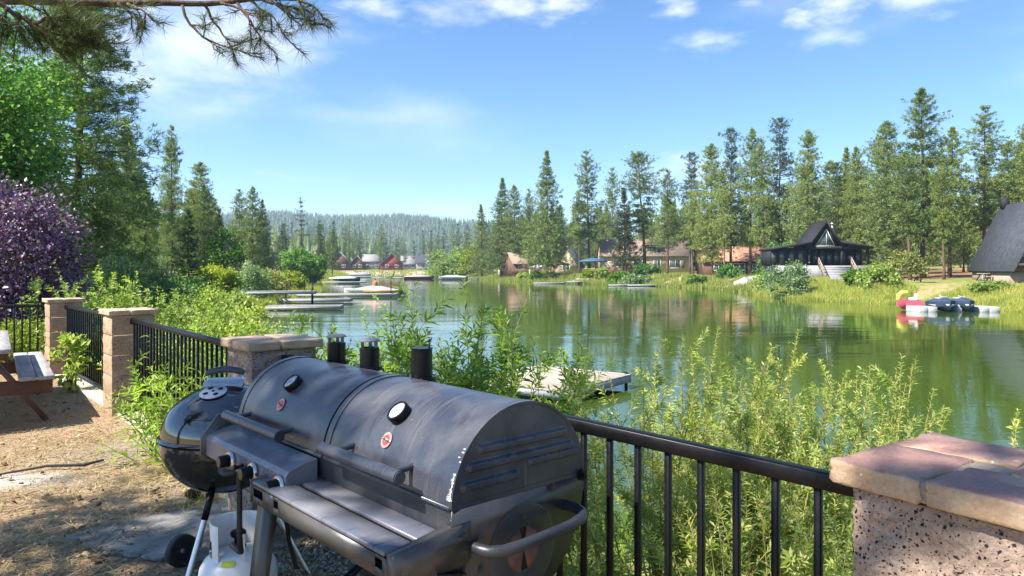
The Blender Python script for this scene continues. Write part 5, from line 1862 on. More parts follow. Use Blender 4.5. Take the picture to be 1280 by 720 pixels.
# left shore further off
for k, a in enumerate((
        ('broadleaf_tree', 'bright green round tree among the dark pines on the left shore', 'tree', 283, 76, 1.75, 5.9, 'bright', 0.2),
        ('broadleaf_tree', 'bright green tree by the water left of the distant cabins', 'tree', 389, 128, 2.4, 5.4, 'bright', 0.2),
        ('broadleaf_tree', 'deeper green bushy tree beside the bright green tree by the water', 'tree', 368, 122, 2.6, 5.6, 'maple', 0.2),
        ('shrub', 'vivid yellow shrub below the bright round tree', 'shrub', 264, 60, 1.5, 2.4, 'yellow', 0),
        ('shrub', 'slim yellow green sapling right of the vivid yellow shrub', 'shrub', 288, 50, 0.55, 3.1, 'yellow', 0),
        ('shrub', 'grey green rounded willow on the left shore', 'shrub', 310, 66, 2.2, 2.9, 'shrub_blue', 0),
        ('shrub', 'straw coloured willow right of the grey green willow', 'shrub', 336, 72, 2.0, 2.7, 'straw_leaf', 0),
        ('shrub', 'green shrub in front of the grey green willow', 'shrub', 290, 46, 1.6, 1.6, 'shrub', 0),
        ('shrub', 'small yellow green shrub at the root of the grey docks', 'shrub', 366, 95, 1.3, 2.2, 'yellow', 0),
        ('shrub', 'light shrub on the left bank above the gangway', 'shrub', 250, 38, 1.8, 1.9, 'shrub', 0),
        ('shrub', 'dark shrub under the small dark spruce', 'shrub', 205, 40, 2.2, 2.0, 'maple', 0))):
    leafy(a[0], a[1], a[2], px_pt(a[3], a[4]), a[5], a[5], a[6], 4200, 0.0030 * a[4] + 0.06, 0.0018 * a[4] + 0.03, a[7], 0.8 if a[8] else 0.0, 42, 10, a[8], seed=60 + k, dome=not a[8])
# far shore shrubs
for k, a in enumerate((
        ('large light green willow at the left end of the far shore', 571, 240, 9.9, 8.9, 'shrub'),
        ('yellow green willow against the narrow young pine', 590, 216, 3.8, 9.5, 'yellow'),
        ('low willow at the water below the large light green willow', 560, 254, 6.5, 3.5, 'shrub'),
        ('grey green willow hiding the left foot of the black cottage', 985, 77, 2.6, 3.6, 'shrub_blue'),
        ('light green shrub left of the grey green willow', 966, 90, 2.2, 2.1, 'shrub'),
        ('rounded yellow green shrub right of the black cottage stairs', 1131, 74, 2.0, 3.1, 'straw_leaf'),
        ('green shrub between the cottage stairs and the rounded shrub', 1098, 71, 2.2, 2.0, 'shrub'),
        ('small green shrub at the right foot of the cottage stairs', 1072, 74, 1.3, 1.5, 'bright'),
        ('clipped bright green shrub before the tan gabled house', 774, 140, 2.0, 1.8, 'bright'),
        ('dark clipped hedge before the tan gabled house', 808, 142, 2.8, 1.8, 'maple'),
        ('pointed little shrub by the stone wall', 736, 149, 1.1, 2.0, 'yellow'),
        ('second little shrub by the stone wall, nearer the tan house', 752, 147, 1.2, 1.9, 'shrub'),
        ('round clipped shrub under the tallest lone pine', 671, 165, 1.6, 1.3, 'bright'),
        ('pale clipped shrub left of the tallest lone pine', 655, 173, 1.8, 1.2, 'shrub'),
        ('pale clipped shrub right of the tallest lone pine', 688, 160, 1.6, 1.2, 'shrub'),
        ('reedy green bush on the beach by the floating docks', 797, 132, 3.0, 1.5, 'shrub_blue'),
        ('green bush on the waterline right of the beach', 872, 119, 1.6, 1.3, 'bright'),
        ('dark shrub below the orange roofed house', 912, 118, 2.0, 1.6, 'maple'),
        ('dark green bush behind the left wing of the black cottage', 978, 106, 3.2, 5.2, 'maple'),
        ('green shrub on the grass before the dark steep roof', 1240, 62, 1.4, 0.7, 'shrub'))):
    leafy('shrub', a[0], 'shrub', px_pt(a[1], a[2]), a[3], a[3] * 0.8, a[4], 3600 if a[3] < 5 else 7000, 0.0030 * a[2] + 0.05, 0.0019 * a[2] + 0.03, a[5], 0.0, 40, 8, seed=90 + k, dome=True)


# ------------------------------------------------------------------ willows beyond the railing
def willow(name, label, c, nshoot, hmin, hmax, spread, ll, lw, mat, stem, seed, dens=46, lean=(0, 0), twig=0.55, leafy_from=0.12, tipclump=0.0, big=0):
    """upright shoots with side twigs, lance leaves all along; big = so many large leaves as parts of their own"""
    rg = np.random.default_rng(seed + 900)
    g = gz(*c)
    t = thing(name, label, 'willow', (c[0], c[1], g))
    st = NP()
    P, D, Nn, S = [], [], [], []

    def strand(p0, dir0, ln, n, curve, r0, leaf0, k=4):
        m_ = 7
        tt = np.linspace(0, 1, m_)
        d = np.array(dir0) / np.linalg.norm(dir0)
        bend = np.array([*(rg.normal(size=2) * curve), -abs(rg.normal()) * curve * 0.5])
        pts = p0 + d * (ln * tt)[:, None] + bend * (ln * tt ** 2)[:, None] + rg.normal(size=(m_, 3)) * ln * 0.006
        st.tube(pts, np.linspace(r0, r0 * 0.25, m_), k, 0, False)
        q = np.sort(leaf0 + (1 - leaf0) * rg.random(n) ** (0.8 if not tipclump else 0.62))
        pos = np.column_stack([np.interp(q, tt, pts[:, i]) for i in range(3)])
        tang = unit(np.column_stack([np.interp(q, tt, np.gradient(pts[:, i], tt)) for i in range(3)]))
        a = np.arange(n) * 2.4 + rg.uniform(0, 6.28)
        o1 = unit(np.cross(tang, rg.normal(size=3)[None]))
        o2 = np.cross(tang, o1)
        rad = o1 * np.cos(a)[:, None] + o2 * np.sin(a)[:, None]
        spreadk = rg.uniform(0.55, 1.3, n)[:, None]
        P.append(pos)
        D.append(unit(tang * 0.75 + rad * spreadk + np.array([0, 0, -0.12])))
        Nn.append(unit(tang * 0.8 - rad * 0.4 + rg.normal(size=(n, 3)) * 0.35 + np.array([0, 0, 0.3])))
        S.append(rg.uniform(0.6, 1.2, n) * (1.0 - 0.45 * q ** 3))
        return pts

    for s in range(nshoot):
        a = rg.uniform(0, 6.28)
        r = spread * math.sqrt(rg.random())
        p0 = np.array([math.cos(a) * r * 0.55, math.sin(a) * r * 0.55, 0.0])
        h = rg.uniform(hmin, hmax) * (1 - 0.18 * (r / spread) ** 2)
        d0 = np.array([math.cos(a) * r / h * 0.75 + lean[0] + rg.normal() * 0.05, math.sin(a) * r / h * 0.75 + lean[1] + rg.normal() * 0.05, 1.0])
        pts = strand(p0, d0, h, int(dens * h), 0.07, 0.0042 + 0.0014 * h, leafy_from)
        for w in range(int(rg.poisson(4.5 * h * twig))):
            q = rg.uniform(0.15, 0.88)
            b = np.array([np.interp(q, np.linspace(0, 1, 7), pts[:, i]) for i in range(3)])
            aa = rg.uniform(0, 6.28)
            strand(b, np.array([math.cos(aa) * 0.65, math.sin(aa) * 0.65, 1.0]), h * rg.uniform(0.12, 0.36) * (1.1 - 0.5 * q), int(dens * h * 0.30), 0.15, 0.0032, 0.1, 3)
    P, D, Nn, S = map(np.concatenate, (P, D, Nn, S))
    st.build('stems', M[stem], t, 180)
    if big:
        # the leaves nearest the viewer, each a part
        world_y = P[:, 1] + c[1] - (P[:, 2] + g) * 0.6 - S * 1.2
        pick = np.argsort(world_y)[:big]
        keep = np.ones(len(P), bool)
        keep[pick] = False
        lm = []
        for v in range(3):
            a_ = NP()
            x = np.array([0, .18, .45, .75, 1.0])
            w = np.array([0, .40, .5, .30, 0]) * 1.0
            verts, faces = [], []
            for i in range(5):
                zc_ = -0.10 * x[i] ** 2 * (v + 0.5)
                verts += [(x[i], -w[i], zc_ + 0.12 * w[i]), (x[i], 0, zc_), (x[i], w[i], zc_ + 0.12 * w[i])]
            for i in range(4):
                faces += [[i * 3, i * 3 + 3, i * 3 + 4, i * 3 + 1], [i * 3 + 1, i * 3 + 4, i * 3 + 5, i * 3 + 2]]
            lm.append(a_.add(verts, faces).mesh('leaf', M[mat], 180))
        for q, i in enumerate(pick):
            o = obj('leaf', lm[q % 3], t)
            B = basis(D[i], np.cross(Nn[i], D[i]))
            m4 = Matrix.Identity(4)
            for r_ in range(3):
                m4[r_][0] = B[r_][0] * ll * S[i]
                m4[r_][1] = B[r_][1] * lw * S[i]
                m4[r_][2] = B[r_][2] * ll * S[i]
                m4[r_][3] = P[i][r_]
            o.matrix_local = m4
        P, D, Nn, S = P[keep], D[keep], Nn[keep], S[keep]
    acc = NP()
    leaves(acc, P, D, Nn, ll * S, lw * S, 0.22)
    fo = acc.build('foliage', M[mat], t)
    fo['kind'] = 'stuff'
    return t


for k, ((px, y), n_, top, sp, lab, mt_) in enumerate(BANK):
    x = (px - 640) / 900 * y
    g_ = gz(x, y)
    willow('shrub', lab, (x, y), int(n_ * 1.4), (top - g_) * 0.5, top - g_, sp, 0.10, 0.046, mt_, 'stem_green', 120 + k, 30, (0, 0), 1.0, 0.12)['category'] = 'shrub'
# pale willow thicket on the right
for k, (x, y, n_, top, sp, lab) in enumerate((
        (0.62, 4.3, 18, 0.86, 0.75, 'pale willow shrub beside the right end of the barrel grill'),
        (1.15, 5.0, 22, 1.16, 0.8, 'pale willow shrub with the highest wand, before the right end of the dock'),
        (1.70, 4.4, 22, 0.90, 0.8, 'pale willow shrub behind the middle of the nearest railing'),
        (1.75, 5.9, 22, 1.20, 0.85, 'pale willow shrub farther down the bank behind the nearest railing'),
        (2.35, 4.9, 22, 0.98, 0.8, 'pale willow shrub with evenly tall wands left of the red capped pillar'),
        (2.65, 5.9, 20, 0.80, 0.8, 'lower pale willow shrub near the water left of the red capped pillar'),
        (2.10, 3.5, 20, 0.52, 0.7, 'short pale willow shrub close behind the red capped pillar'),
        (1.25, 3.3, 20, 0.55, 0.65, 'short pale willow shrub touching the nearest railing'),
        (3.35, 4.8, 10, 0.55, 0.6, 'few willow wands peeping over the red capped pillar'))):
    g_ = gz(x, y)
    willow('willow_shrub', lab, (x, y), int(n_ * 1.7), (top + 0.08 - g_) * 0.56, top + 0.08 - g_, sp, 0.066, 0.0165, 'willow', 'stem', k, 72, (0.02, 0.0), 0.85, 0.16, 1.0)
willow('willow_shrub', 'darker twiggy willow low against the nearest railing', (0.95, 2.75), 12, 0.55, 0.95, 0.45, 0.05, 0.012, 'willow_green', 'stem_green', 30, 40)
# green long-leaved willows in the middle
for k, (x, y, n_, top, sp, ll, lab, bg_n) in enumerate((
        (-0.45, 4.9, 17, 1.60, 0.68, 0.115, 'long leaved willow with the tallest sprays above the right chimney', 150),
        (-0.06, 5.5, 9, 1.30, 0.6, 0.105, 'long leaved willow leaning right towards the wooden dock', 60),
        (-1.10, 5.4, 22, 1.08, 0.85, 0.105, 'long leaved willow between the left chimneys', 100),
        (-1.95, 6.0, 20, 1.22, 0.85, 0.105, 'long leaved willow above the speckled pillar', 60),
        (-1.50, 7.4, 22, 1.22, 1.0, 0.10, 'long leaved willow farther down the bank toward the speedboat', 0),
        (-2.75, 6.75, 20, 1.05, 0.8, 0.10, 'long leaved willow behind the overgrown railing', 80),
        (-0.60, 4.0, 16, 1.05, 0.6, 0.105, 'long leaved willow crowding the back of the barrel grill', 60),
        (-3.20, 8.0, 18, 1.05, 0.9, 0.095, 'long leaved willow behind the tan pillar', 0))):
    g_ = gz(x, y)
    willow('willow_shrub', lab, (x, y), int(n_ * 1.9), (top - g_) * 0.66, top - g_, sp, ll, 0.026, 'willow_green' if k % 2 == 0 else 'willow_green', 'stem_green', 50 + k, 44, (0.0, 0.0), 0.9, 0.15, 0, bg_n)
# foliage pushing through the railing by the kettle
willow('willow_shrub', 'long leaved willow pushing through the railing left of the kettle grill', (-2.42, 5.62), 40, 0.5, 0.98, 0.66, 0.13, 0.025, 'willow_green', 'stem_green', 70, 30, (-0.10, -0.12), 0.6, 0.1, 0, 180)


# ------------------------------------------------------------------ the overhanging pine at the left
HP = thing('overhanging_pine', 'overhanging pine whose needle laden bough crosses the top left corner', 'tree', (-6.9, 0.9, 0))
hx0, hy0 = -6.9, 0.9
NP().tube([(0, 0, -0.2), (0.02, 0.02, 3), (0.05, 0, 7), (0, 0, 12)], [0.30, 0.26, 0.2, 0.09], 14).build('trunk', M['bark'], HP, 180)
rgn = np.random.default_rng(77)


def bough_pt(px, py, y):
    return np.array([(px - 640) / 900 * y - hx0, y - hy0, 1.5 + (335 - py) / 900 * y])


def spray(acc, p, d, n, ln, wd, spread=0.75):
    """a tuft of long needles bursting from a twig end"""
    d = np.asarray(d, float) / np.linalg.norm(d)
    tt = rgn.random(n) ** 1.3
    base = p - d * (tt * ln * 0.9)[:, None]
    dirs = unit(d * rgn.uniform(0.35, 1.0, n)[:, None] + unit(rgn.normal(size=(n, 3))) * spread)
    needles(acc, base, dirs, ln * rgn.uniform(0.7, 1.15, n), wd, 0, rgn)


def bough(name, path, r0, twigs, nn=70, ln=0.13):
    pts = np.array([bough_pt(*p) for p in path])
    st, nd = NP(), NP()
    s = np.concatenate([[0], np.cumsum(np.linalg.norm(np.diff(pts, axis=0), axis=1))])
    ss = np.linspace(0, s[-1], 26)
    P = np.column_stack([np.interp(ss, s, pts[:, i]) for i in range(3)]) + rgn.normal(size=(26, 3)) * 0.007
    st.tube(P, np.linspace(r0, r0 * 0.35, 26) * rgn.uniform(0.9, 1.12, 26), 9)
    for tw in twigs:
        q = np.array([bough_pt(*p) for p in tw])
        m_ = 9
        s2 = np.concatenate([[0], np.cumsum(np.linalg.norm(np.diff(q, axis=0), axis=1))])
        u = np.linspace(0, s2[-1], m_)
        Q = np.column_stack([np.interp(u, s2, q[:, i]) for i in range(3)]) + rgn.normal(size=(m_, 3)) * 0.006
        st.tube(Q, np.linspace(0.011, 0.004, m_), 6)
        dv = Q[-1] - Q[-3]
        spray(nd, Q[-1], dv, nn, ln, 0.0030)
        for k in range(6):
            i = rgn.integers(2, m_)
            sd = unit(rgn.normal(size=3) * np.array([1, 0.8, 0.7]) + unit(dv) * 0.9)
            e_ = Q[i] + sd * rgn.uniform(0.08, 0.22)
            st.tube([Q[i], (Q[i] + e_) / 2 + rgn.normal(size=3) * 0.01, e_], [0.005, 0.004, 0.0028], 5)
            spray(nd, e_, sd, int(nn * 0.75), ln, 0.0030)
    b = st.build(name, M['bark'], HP, 180)
    o = nd.build('needles', M['pine_near'], b)
    o['kind'] = 'stuff'
    return b


bough('bough', [(-420, -150, 4.0), (-120, -16, 4.5), (0, 1, 4.8), (110, 3, 5.0), (210, 4, 5.1), (265, 5, 5.2), (330, -2, 5.2), (420, -3, 5.3)], 0.040,
      [[(150, 4, 5.0), (168, 22, 5.0), (180, 32, 5.0)], [(160, 4, 5.0), (185, 18, 4.9), (196, 28, 4.9)], [(228, 8, 5.1), (240, 38, 5.1), (270, 55, 5.1), (300, 64, 5.1)],
       [(255, 6, 5.2), (275, 40, 5.2), (290, 58, 5.15)], [(295, 2, 5.2), (318, 36, 5.1), (338, 62, 5.1)], [(310, 0, 5.2), (342, 20, 5.2), (355, 46, 5.2)],
       [(335, -2, 5.2), (368, 22, 5.2), (392, 32, 5.2)], [(360, -4, 5.2), (392, 6, 5.2), (404, 22, 5.2)], [(275, 4, 5.1), (305, 14, 5.1), (330, 22, 5.0)],
       [(90, 2, 5.0), (112, 28, 5.0), (124, 36, 5.0)], [(330, 0, 5.2), (350, 8, 5.2), (372, 8, 5.2)]])
bough('bough', [(-420, -150, 3.8), (-90, -12, 4.1), (0, 6, 4.3), (35, 26, 4.4), (60, 48, 4.4), (86, 78, 4.4)], 0.030,
      [[(10, 10, 4.3), (4, 24, 4.3), (9, 40, 4.3)], [(30, 22, 4.4), (40, 34, 4.4), (44, 44, 4.4)], [(40, 28, 4.4), (70, 30, 4.4), (96, 36, 4.4)], [(45, 34, 4.4), (75, 44, 4.4), (110, 46, 4.4)],
       [(55, 44, 4.4), (84, 54, 4.4), (124, 48, 4.4)], [(40, 30, 4.3), (62, 20, 4.3), (84, 22, 4.3)], [(60, 48, 4.4), (74, 62, 4.4), (88, 66, 4.4)], [(64, 50, 4.4), (96, 60, 4.4), (116, 54, 4.4)],
       [(20, 16, 4.3), (24, 28, 4.3), (22, 38, 4.3)], [(30, 24, 4.3), (56, 36, 4.3), (70, 34, 4.3)]], 85, 0.12)
# its crown over the patio, out of the picture, which throws the dappled shade
tmz = (np.array([0.0, 12.0]), np.array([[0, 0, 0], [0, 0, 12.0]]))
cw = pine_crown(9.2, 4.3, 4.7, 66, 71, [M['pine_near'], M['bark']], tmz, prof='round', per=12, tuft=0.42, blades=18, blade_w=0.05, sparse=0.15, ragged=0.5, limbw=0.05)
obj('crown', cw, HP, (0, 0, 0))


# unseen long limb over the viewer, added to shade the nearest pillar
lp = np.array([(0, 0, 4.6), (1.6, -0.5, 5.2), (3.2, -1.0, 5.5), (4.9, -1.3, 5.6), (6.0, -1.5, 5.4)])
lb_ = NP().tube(lp, [0.08, 0.06, 0.05, 0.03, 0.012], 8)
ln_ = NP()
for k in range(42):
    u = rgn.uniform(0.45, 1.0) * 4
    p = np.array([np.interp(u, np.arange(5), lp[:, i]) for i in range(3)])
    d = unit(rgn.normal(size=3) * np.array([0.8, 0.9, 0.45]) + np.array([0.5, -0.1, 0.1]))
    e_ = p + d * rgn.uniform(0.2, 0.95)
    lb_.tube([p, e_], [0.012, 0.004], 4)
    for q in (0.6, 0.8, 1.0):
        spray(ln_, p + (e_ - p) * q + rgn.normal(size=3) * 0.06, d, 60, 0.19, 0.007)
lbo = lb_.build('bough', M['bark'], HP, 180)
ln_.build('needles', M['pine_near'], lbo)['kind'] = 'stuff'


# ------------------------------------------------------------------ houses
def window(par, c, w, h, face, frame_m, pane_m, mull=1, cross=0, depth=0.10, fw=0.10):
    """face: 0 looks to -y, 1 to -x, 2 to +x (local); frame is a part, panes and bars below it"""
    B = [np.eye(3), rotz(-PI / 2), rotz(PI / 2)][face]
    f = NP()
    for dx, dz, sx_, sz in ((-w / 2 + fw / 2, 0, fw, h), (w / 2 - fw / 2, 0, fw, h), (0, h / 2 - fw / 2, w - 2 * fw, fw), (0, -h / 2 + fw / 2, w - 2 * fw, fw)):
        f.box(B @ np.array([dx, 0, dz]) + np.array(c), (sx_, depth, sz), B)
    for k in range(mull):
        f.box(B @ np.array([-w / 2 + w * (k + 1) / (mull + 1), 0, 0]) + np.array(c), (fw * 0.6, depth * 0.8, h - 2 * fw), B)
    for k in range(cross):
        f.box(B @ np.array([0, 0.004, -h / 2 + h * (k + 1) / (cross + 1)]) + np.array(c), (w - 2 * fw, depth * 0.7, fw * 0.6), B)
    fo = f.build('window', frame_m, par)
    NP().box(B @ np.array([0, depth * 0.15, 0]) + np.array(c), (w - fw * 1.6, 0.02, h - fw * 1.6), B).build('pane', pane_m, fo)
    return fo


def wall_mat(name, c1, c2, groove=0.0):
    m, t, out = new_mat(name)
    co = coords(t, 'Object', False)
    f = noise(t, co, 1.5, 4, 0.6, 0.2, (1, 1, 0.6))
    col = ramp(t, f, ((0.3, c2), (0.7, c1)))
    nb = None
    if groove:
        w = N(t, 'ShaderNodeTexWave', bands_direction='Z')
        w.inputs['Scale'].default_value = groove
        L(t, co, w.inputs['Vector'])
        nb = bump(t, w.outputs['Fac'], 0.5, 0.03)
    principled(t, out, col, 0.8, 0, nb, 0.3)
    return m


def roof_mat(name, c1, c2):
    m, t, out = new_mat(name)
    co = coords(t, 'Object', False)
    f = noise(t, co, 3.0, 5, 0.7)
    b = N(t, 'ShaderNodeTexBrick')
    b.inputs['Scale'].default_value = 2.2
    b.inputs['Color1'].default_value = (*c1, 1)
    b.inputs['Color2'].default_value = (*c2, 1)
    b.inputs['Mortar'].default_value = (*[x * 0.5 for x in c2], 1)
    b.inputs['Mortar Size'].default_value = 0.015
    L(t, co, b.inputs['Vector'])
    col = mixrgb(t, 1.0, b.outputs['Color'], ramp(t, f, ((0.3, (0.75, 0.75, 0.75)), (0.7, (1.2, 1.2, 1.2)))), 'MULTIPLY')
    principled(t, out, col, 0.85, 0, bump(t, b.outputs['Fac'], 0.3, 0.02), 0.3)
    return m


M['w_tan'] = wall_mat('tan_siding', (0.55, 0.45, 0.32), (0.45, 0.36, 0.25), 3)
M['w_black'] = wall_mat('black_siding', (0.025, 0.027, 0.03), (0.016, 0.017, 0.019), 3)
M['w_brown'] = wall_mat('brown_siding', (0.17, 0.10, 0.07), (0.11, 0.065, 0.045), 3)
M['w_red'] = wall_mat('barn_red_siding', (0.30, 0.06, 0.045), (0.2, 0.04, 0.03), 3)
M['w_grey'] = wall_mat('grey_siding', (0.42, 0.42, 0.42), (0.3, 0.3, 0.3), 3)
M['w_stone'] = wall_mat('taupe_plinth', (0.36, 0.28, 0.22), (0.25, 0.19, 0.15))
M['w_white'] = wall_mat('white_trim', (0.72, 0.71, 0.68), (0.6, 0.59, 0.56))
M['w_deck'] = wall_mat('grey_deck_boards', (0.36, 0.36, 0.38), (0.27, 0.27, 0.28), 4)
M['w_wood'] = wall_mat('red_wood_fence', (0.20, 0.09, 0.06), (0.13, 0.06, 0.04))
M['r_brown'] = roof_mat('brown_shingles', (0.34, 0.25, 0.19), (0.26, 0.19, 0.145))
M['r_orange'] = roof_mat('terracotta_shingles', (0.52, 0.27, 0.17), (0.42, 0.21, 0.14))
M['r_dark'] = roof_mat('slate_blue_shingles', (0.062, 0.07, 0.088), (0.042, 0.048, 0.062))
M['r_black'] = roof_mat('black_shingles', (0.024, 0.027, 0.034), (0.016, 0.018, 0.023))
M['r_grey'] = roof_mat('grey_shingles', (0.30, 0.30, 0.30), (0.22, 0.22, 0.22))
gm, gt, gout = new_mat('window_glass')
principled(gt, gout, (0.05, 0.075, 0.075), 0.04, 0.0, None, 0.9)
M['glass'] = gm


def gable_house(name, label, cat, c, w, d, eave, ridge, rz, wm, rm, windows=(), along='x', over=0.4, chimney=None, group=None, z=None, trim='w_white'):
    g = gz(*c) if z is None else z
    t = thing(name, label, cat, (c[0], c[1], g), rz, group)
    a = NP()
    if along == 'x':
        a.prism([(-d / 2, -0.4), (d / 2, -0.4), (d / 2, eave), (0, ridge - 0.12), (-d / 2, eave)], 'x', -w / 2, w / 2)
    else:
        a.prism([(-w / 2, -0.4), (w / 2, -0.4), (w / 2, eave), (0, ridge - 0.12), (-w / 2, eave)], 'y', -d / 2, d / 2)
    a.build('wall', M[wm], t)
    hw = (d if along == 'x' else w) / 2
    sl = (ridge - eave) / hw
    e = hw + over
    sec = [(-e, eave - over * sl), (0, ridge), (e, eave - over * sl), (e, eave - over * sl + 0.16), (0, ridge + 0.16), (-e, eave - over * sl + 0.16)]
    L2 = (w if along == 'x' else d) / 2 + over
    r = NP().prism(sec, 'x' if along == 'x' else 'y', -L2, L2).build('roof', M[rm], t)
    if chimney:
        cx, cy, ch_ = chimney
        cc = NP().box((cx, cy, (ridge + ch_) / 2), (0.6, 0.6, ch_ + 0.8 - ridge + 1.0))
        cc.box((cx, cy, ch_ + 0.9 - ridge / 2 + ridge / 2 - 0.4), (0.75, 0.75, 0.15))
        cc.build('chimney', M['w_stone'], r)
    for wx_, wz_, ww, wh in windows:
        window(t, (wx_, -d / 2 - 0.03, wz_), ww, wh, 0, M[trim], M['glass'], 1)
    return t


def at(px, y):
    return (px - 640) / 900 * y


# tan house with a gabled dormer
H1 = gable_house('house', 'tan two storey house with a brown roof and dormer on the far shore', 'house', (at(805, 168), 168), 20.5, 9, 4.0, 7.6, 0, 'w_tan', 'r_brown',
                 ((-6.2, 2.1, 3.2, 1.6), (-2.2, 2.0, 2.0, 2.1), (2.2, 2.1, 1.6, 1.6), (6.3, 2.0, 2.6, 1.9)), chimney=(-9, 0.5, 8.2))
dr = NP().prism([(-1.7, 4.3), (1.7, 4.3), (1.7, 6.3), (-1.7, 6.3)], 'y', -3.9, 0.6).build('dormer', M['w_brown'], H1, None, (0.6 - 1.0 + 1.5, 0, 0))
NP().box((0, -1.7, 6.42), (4.2, 5.2, 0.18)).build('dormer_roof', M['r_brown'], dr)
window(H1, (1.1, -3.95, 5.35), 2.4, 1.35, 0, M['w_white'], M['glass'], 1)
NP().box((6.3 - 1.75, -4.56, 2.0), (0.55, 0.06, 1.9)).build('shutter', M['w_brown'], H1)
NP().box((6.3 + 1.75, -4.56, 2.0), (0.55, 0.06, 1.9)).build('shutter', M['w_brown'], H1)
H2 = gable_house('house', 'dark low house with an orange tiled roof between the pine stems', 'house', (at(916, 140), 140), 12.5, 8, 2.7, 5.3, R(-6), 'w_brown', 'r_orange',
                 ((-3.4, 1.4, 1.8, 1.3), (0.4, 1.2, 2.2, 1.9), (3.6, 1.4, 1.6, 1.3)), chimney=(-5.0, 0, 5.6))
gable_house('house', 'small brown house half hidden behind the bushy pine on the far shore', 'house', (at(652, 186), 186), 7.0, 7, 3.0, 5.6, R(20), 'w_brown', 'r_brown', ((-1.6, 1.6, 1.4, 1.2), (1.6, 1.6, 1.4, 1.2)))
gable_house('cabin', 'small slate blue roofed cabin beside the blue canopy', 'cabin', (at(712, 178), 178), 5.5, 7, 2.0, 6.4, R(-18), 'w_tan', 'r_dark', ((0, 1.4, 1.8, 1.3),), along='y')
for px, y, w, ea, ri, wm_, rm_, lab, al in ((490, 340, 10, 3.0, 7.6, 'w_red', 'r_brown', 'barn red gabled cabin at the head of the lake', 'y'), (466, 350, 9, 4.2, 7.4, 'w_grey', 'r_grey', 'grey cabin left of the barn red cabin', 'x'),
                                           (447, 345, 6.5, 3.0, 6.5, 'w_brown', 'r_brown', 'narrow brown cabin left of the grey cabin', 'y'), (425, 330, 9, 3.4, 8.2, 'w_brown', 'r_grey', 'brown cabin with a steep gable farthest left at the head of the lake', 'y'),
                                           (512, 360, 8, 3.0, 6.8, 'w_grey', 'r_grey', 'low grey cabin right of the barn red cabin', 'x'), (535, 340, 11, 3.4, 7.0, 'w_grey', 'r_dark', 'pale cabin with a dark roof at the right head of the lake', 'x')):
    gable_house('cabin', lab, 'cabin', (at(px, y), y), w, 8, ea, ri, R(8), wm_, rm_, ((-w * 0.22, 1.8, 1.6, 1.5), (w * 0.22, 1.8, 1.6, 1.5)), along=al, z=0.6)

# black cottage
CY = 88.0
CX = at(1032, CY)
BC = thing('black_cottage', 'black lakeside cottage with a glazed gable, low side wings and grey stairs', 'cottage', (CX, CY, 0.0), R(-8))


def sx_px(px):
    return at(px, CY) - CX


NP().box((0, 3.4, 0.85), (sx_px(1086) - sx_px(968), 6.0, 1.9)).build('plinth', M['w_deck'], BC)
NP().box((sx_px(990), 3.4, 2.9), (sx_px(1014) - sx_px(968), 5.6, 2.2)).build('wall', M['w_black'], BC)
NP().box((sx_px(1048), 4.6, 3.0), (sx_px(1084) - sx_px(1016), 3.6, 2.4)).build('wall', M['w_black'], BC)
x0, x1 = sx_px(1013), sx_px(1053)
xm, pk = (x0 + x1) / 2 + 0.15, 7.0
a = NP()
for s, xe in ((-1, x0 - 0.25), (1, x1 + 0.1)):
    a.add([(xe, 0.2, 3.75), (xm, 0.2, pk), (xm, 7.5, pk), (xe, 7.5, 3.75), (xe + s * 0.06, 0.2, 4.05), (xm, 0.2, pk + 0.42), (xm, 7.5, pk + 0.42), (xe + s * 0.06, 7.5, 4.05)],
          [[0, 1, 2, 3], [7, 6, 5, 4], [0, 4, 5, 1], [2, 6, 7, 3], [3, 7, 4, 0], [1, 5, 6, 2]])
a.build('gable_roof', M['r_black'], BC)
NP().prism([(x0 + 0.1, 4.05), (x1 - 0.2, 4.05), (xm, pk - 0.15)], 'y', 0.62, 7.2).build('gable_wall', M['w_black'], BC)
gp = NP().prism([(x0 + 0.95, 4.25), (x1 - 0.95, 4.25), (xm, pk - 0.85)], 'y', 0.545, 0.60).build('gable_window', M['glass'], BC)
fr = NP()
tri = np.array([(x0 + 0.85, 4.2), (x1 - 0.85, 4.2), (xm, pk - 0.72)])
for i in range(3):
    p, q = tri[i], tri[(i + 1) % 3]
    fr.bar((p[0], 0.53, p[1]), (q[0], 0.53, q[1]), 0.06, 0.09, 0, 0, (0, 1, 0))
fr.bar((xm, 0.53, 4.2), (xm, 0.53, pk - 0.8), 0.05, 0.05, 0, 0, (0, 1, 0))
fr.build('gable_frame', M['w_white'], gp)
NP().add([(sx_px(966), -0.2, 3.72), (x0 + 0.3, -0.2, 4.45), (x0 + 0.3, 7, 4.45), (sx_px(966), 7, 3.72), (sx_px(966), -0.2, 3.98), (x0 + 0.3, -0.2, 4.72), (x0 + 0.3, 7, 4.72), (sx_px(966), 7, 3.98)],
         [[0, 3, 2, 1], [4, 5, 6, 7], [0, 1, 5, 4], [2, 3, 7, 6], [3, 0, 4, 7], [1, 2, 6, 5]]).build('wing_roof', M['r_black'], BC)
NP().add([(sx_px(1088), -0.2, 3.85), (x1 - 0.2, -0.2, 4.55), (x1 - 0.2, 7, 4.55), (sx_px(1088), 7, 3.85), (sx_px(1088), -0.2, 4.12), (x1 - 0.2, -0.2, 4.85), (x1 - 0.2, 7, 4.85), (sx_px(1088), 7, 4.12)],
         [[0, 1, 2, 3], [7, 6, 5, 4], [4, 5, 1, 0], [6, 7, 3, 2], [0, 3, 7, 4], [5, 6, 2, 1]]).build('wing_roof', M['r_black'], BC)
NP().box(((x0 + sx_px(1084)) / 2, 0.5, 4.0), (sx_px(1084) - x0, 0.5, 0.3)).build('beam', M['w_black'], BC)
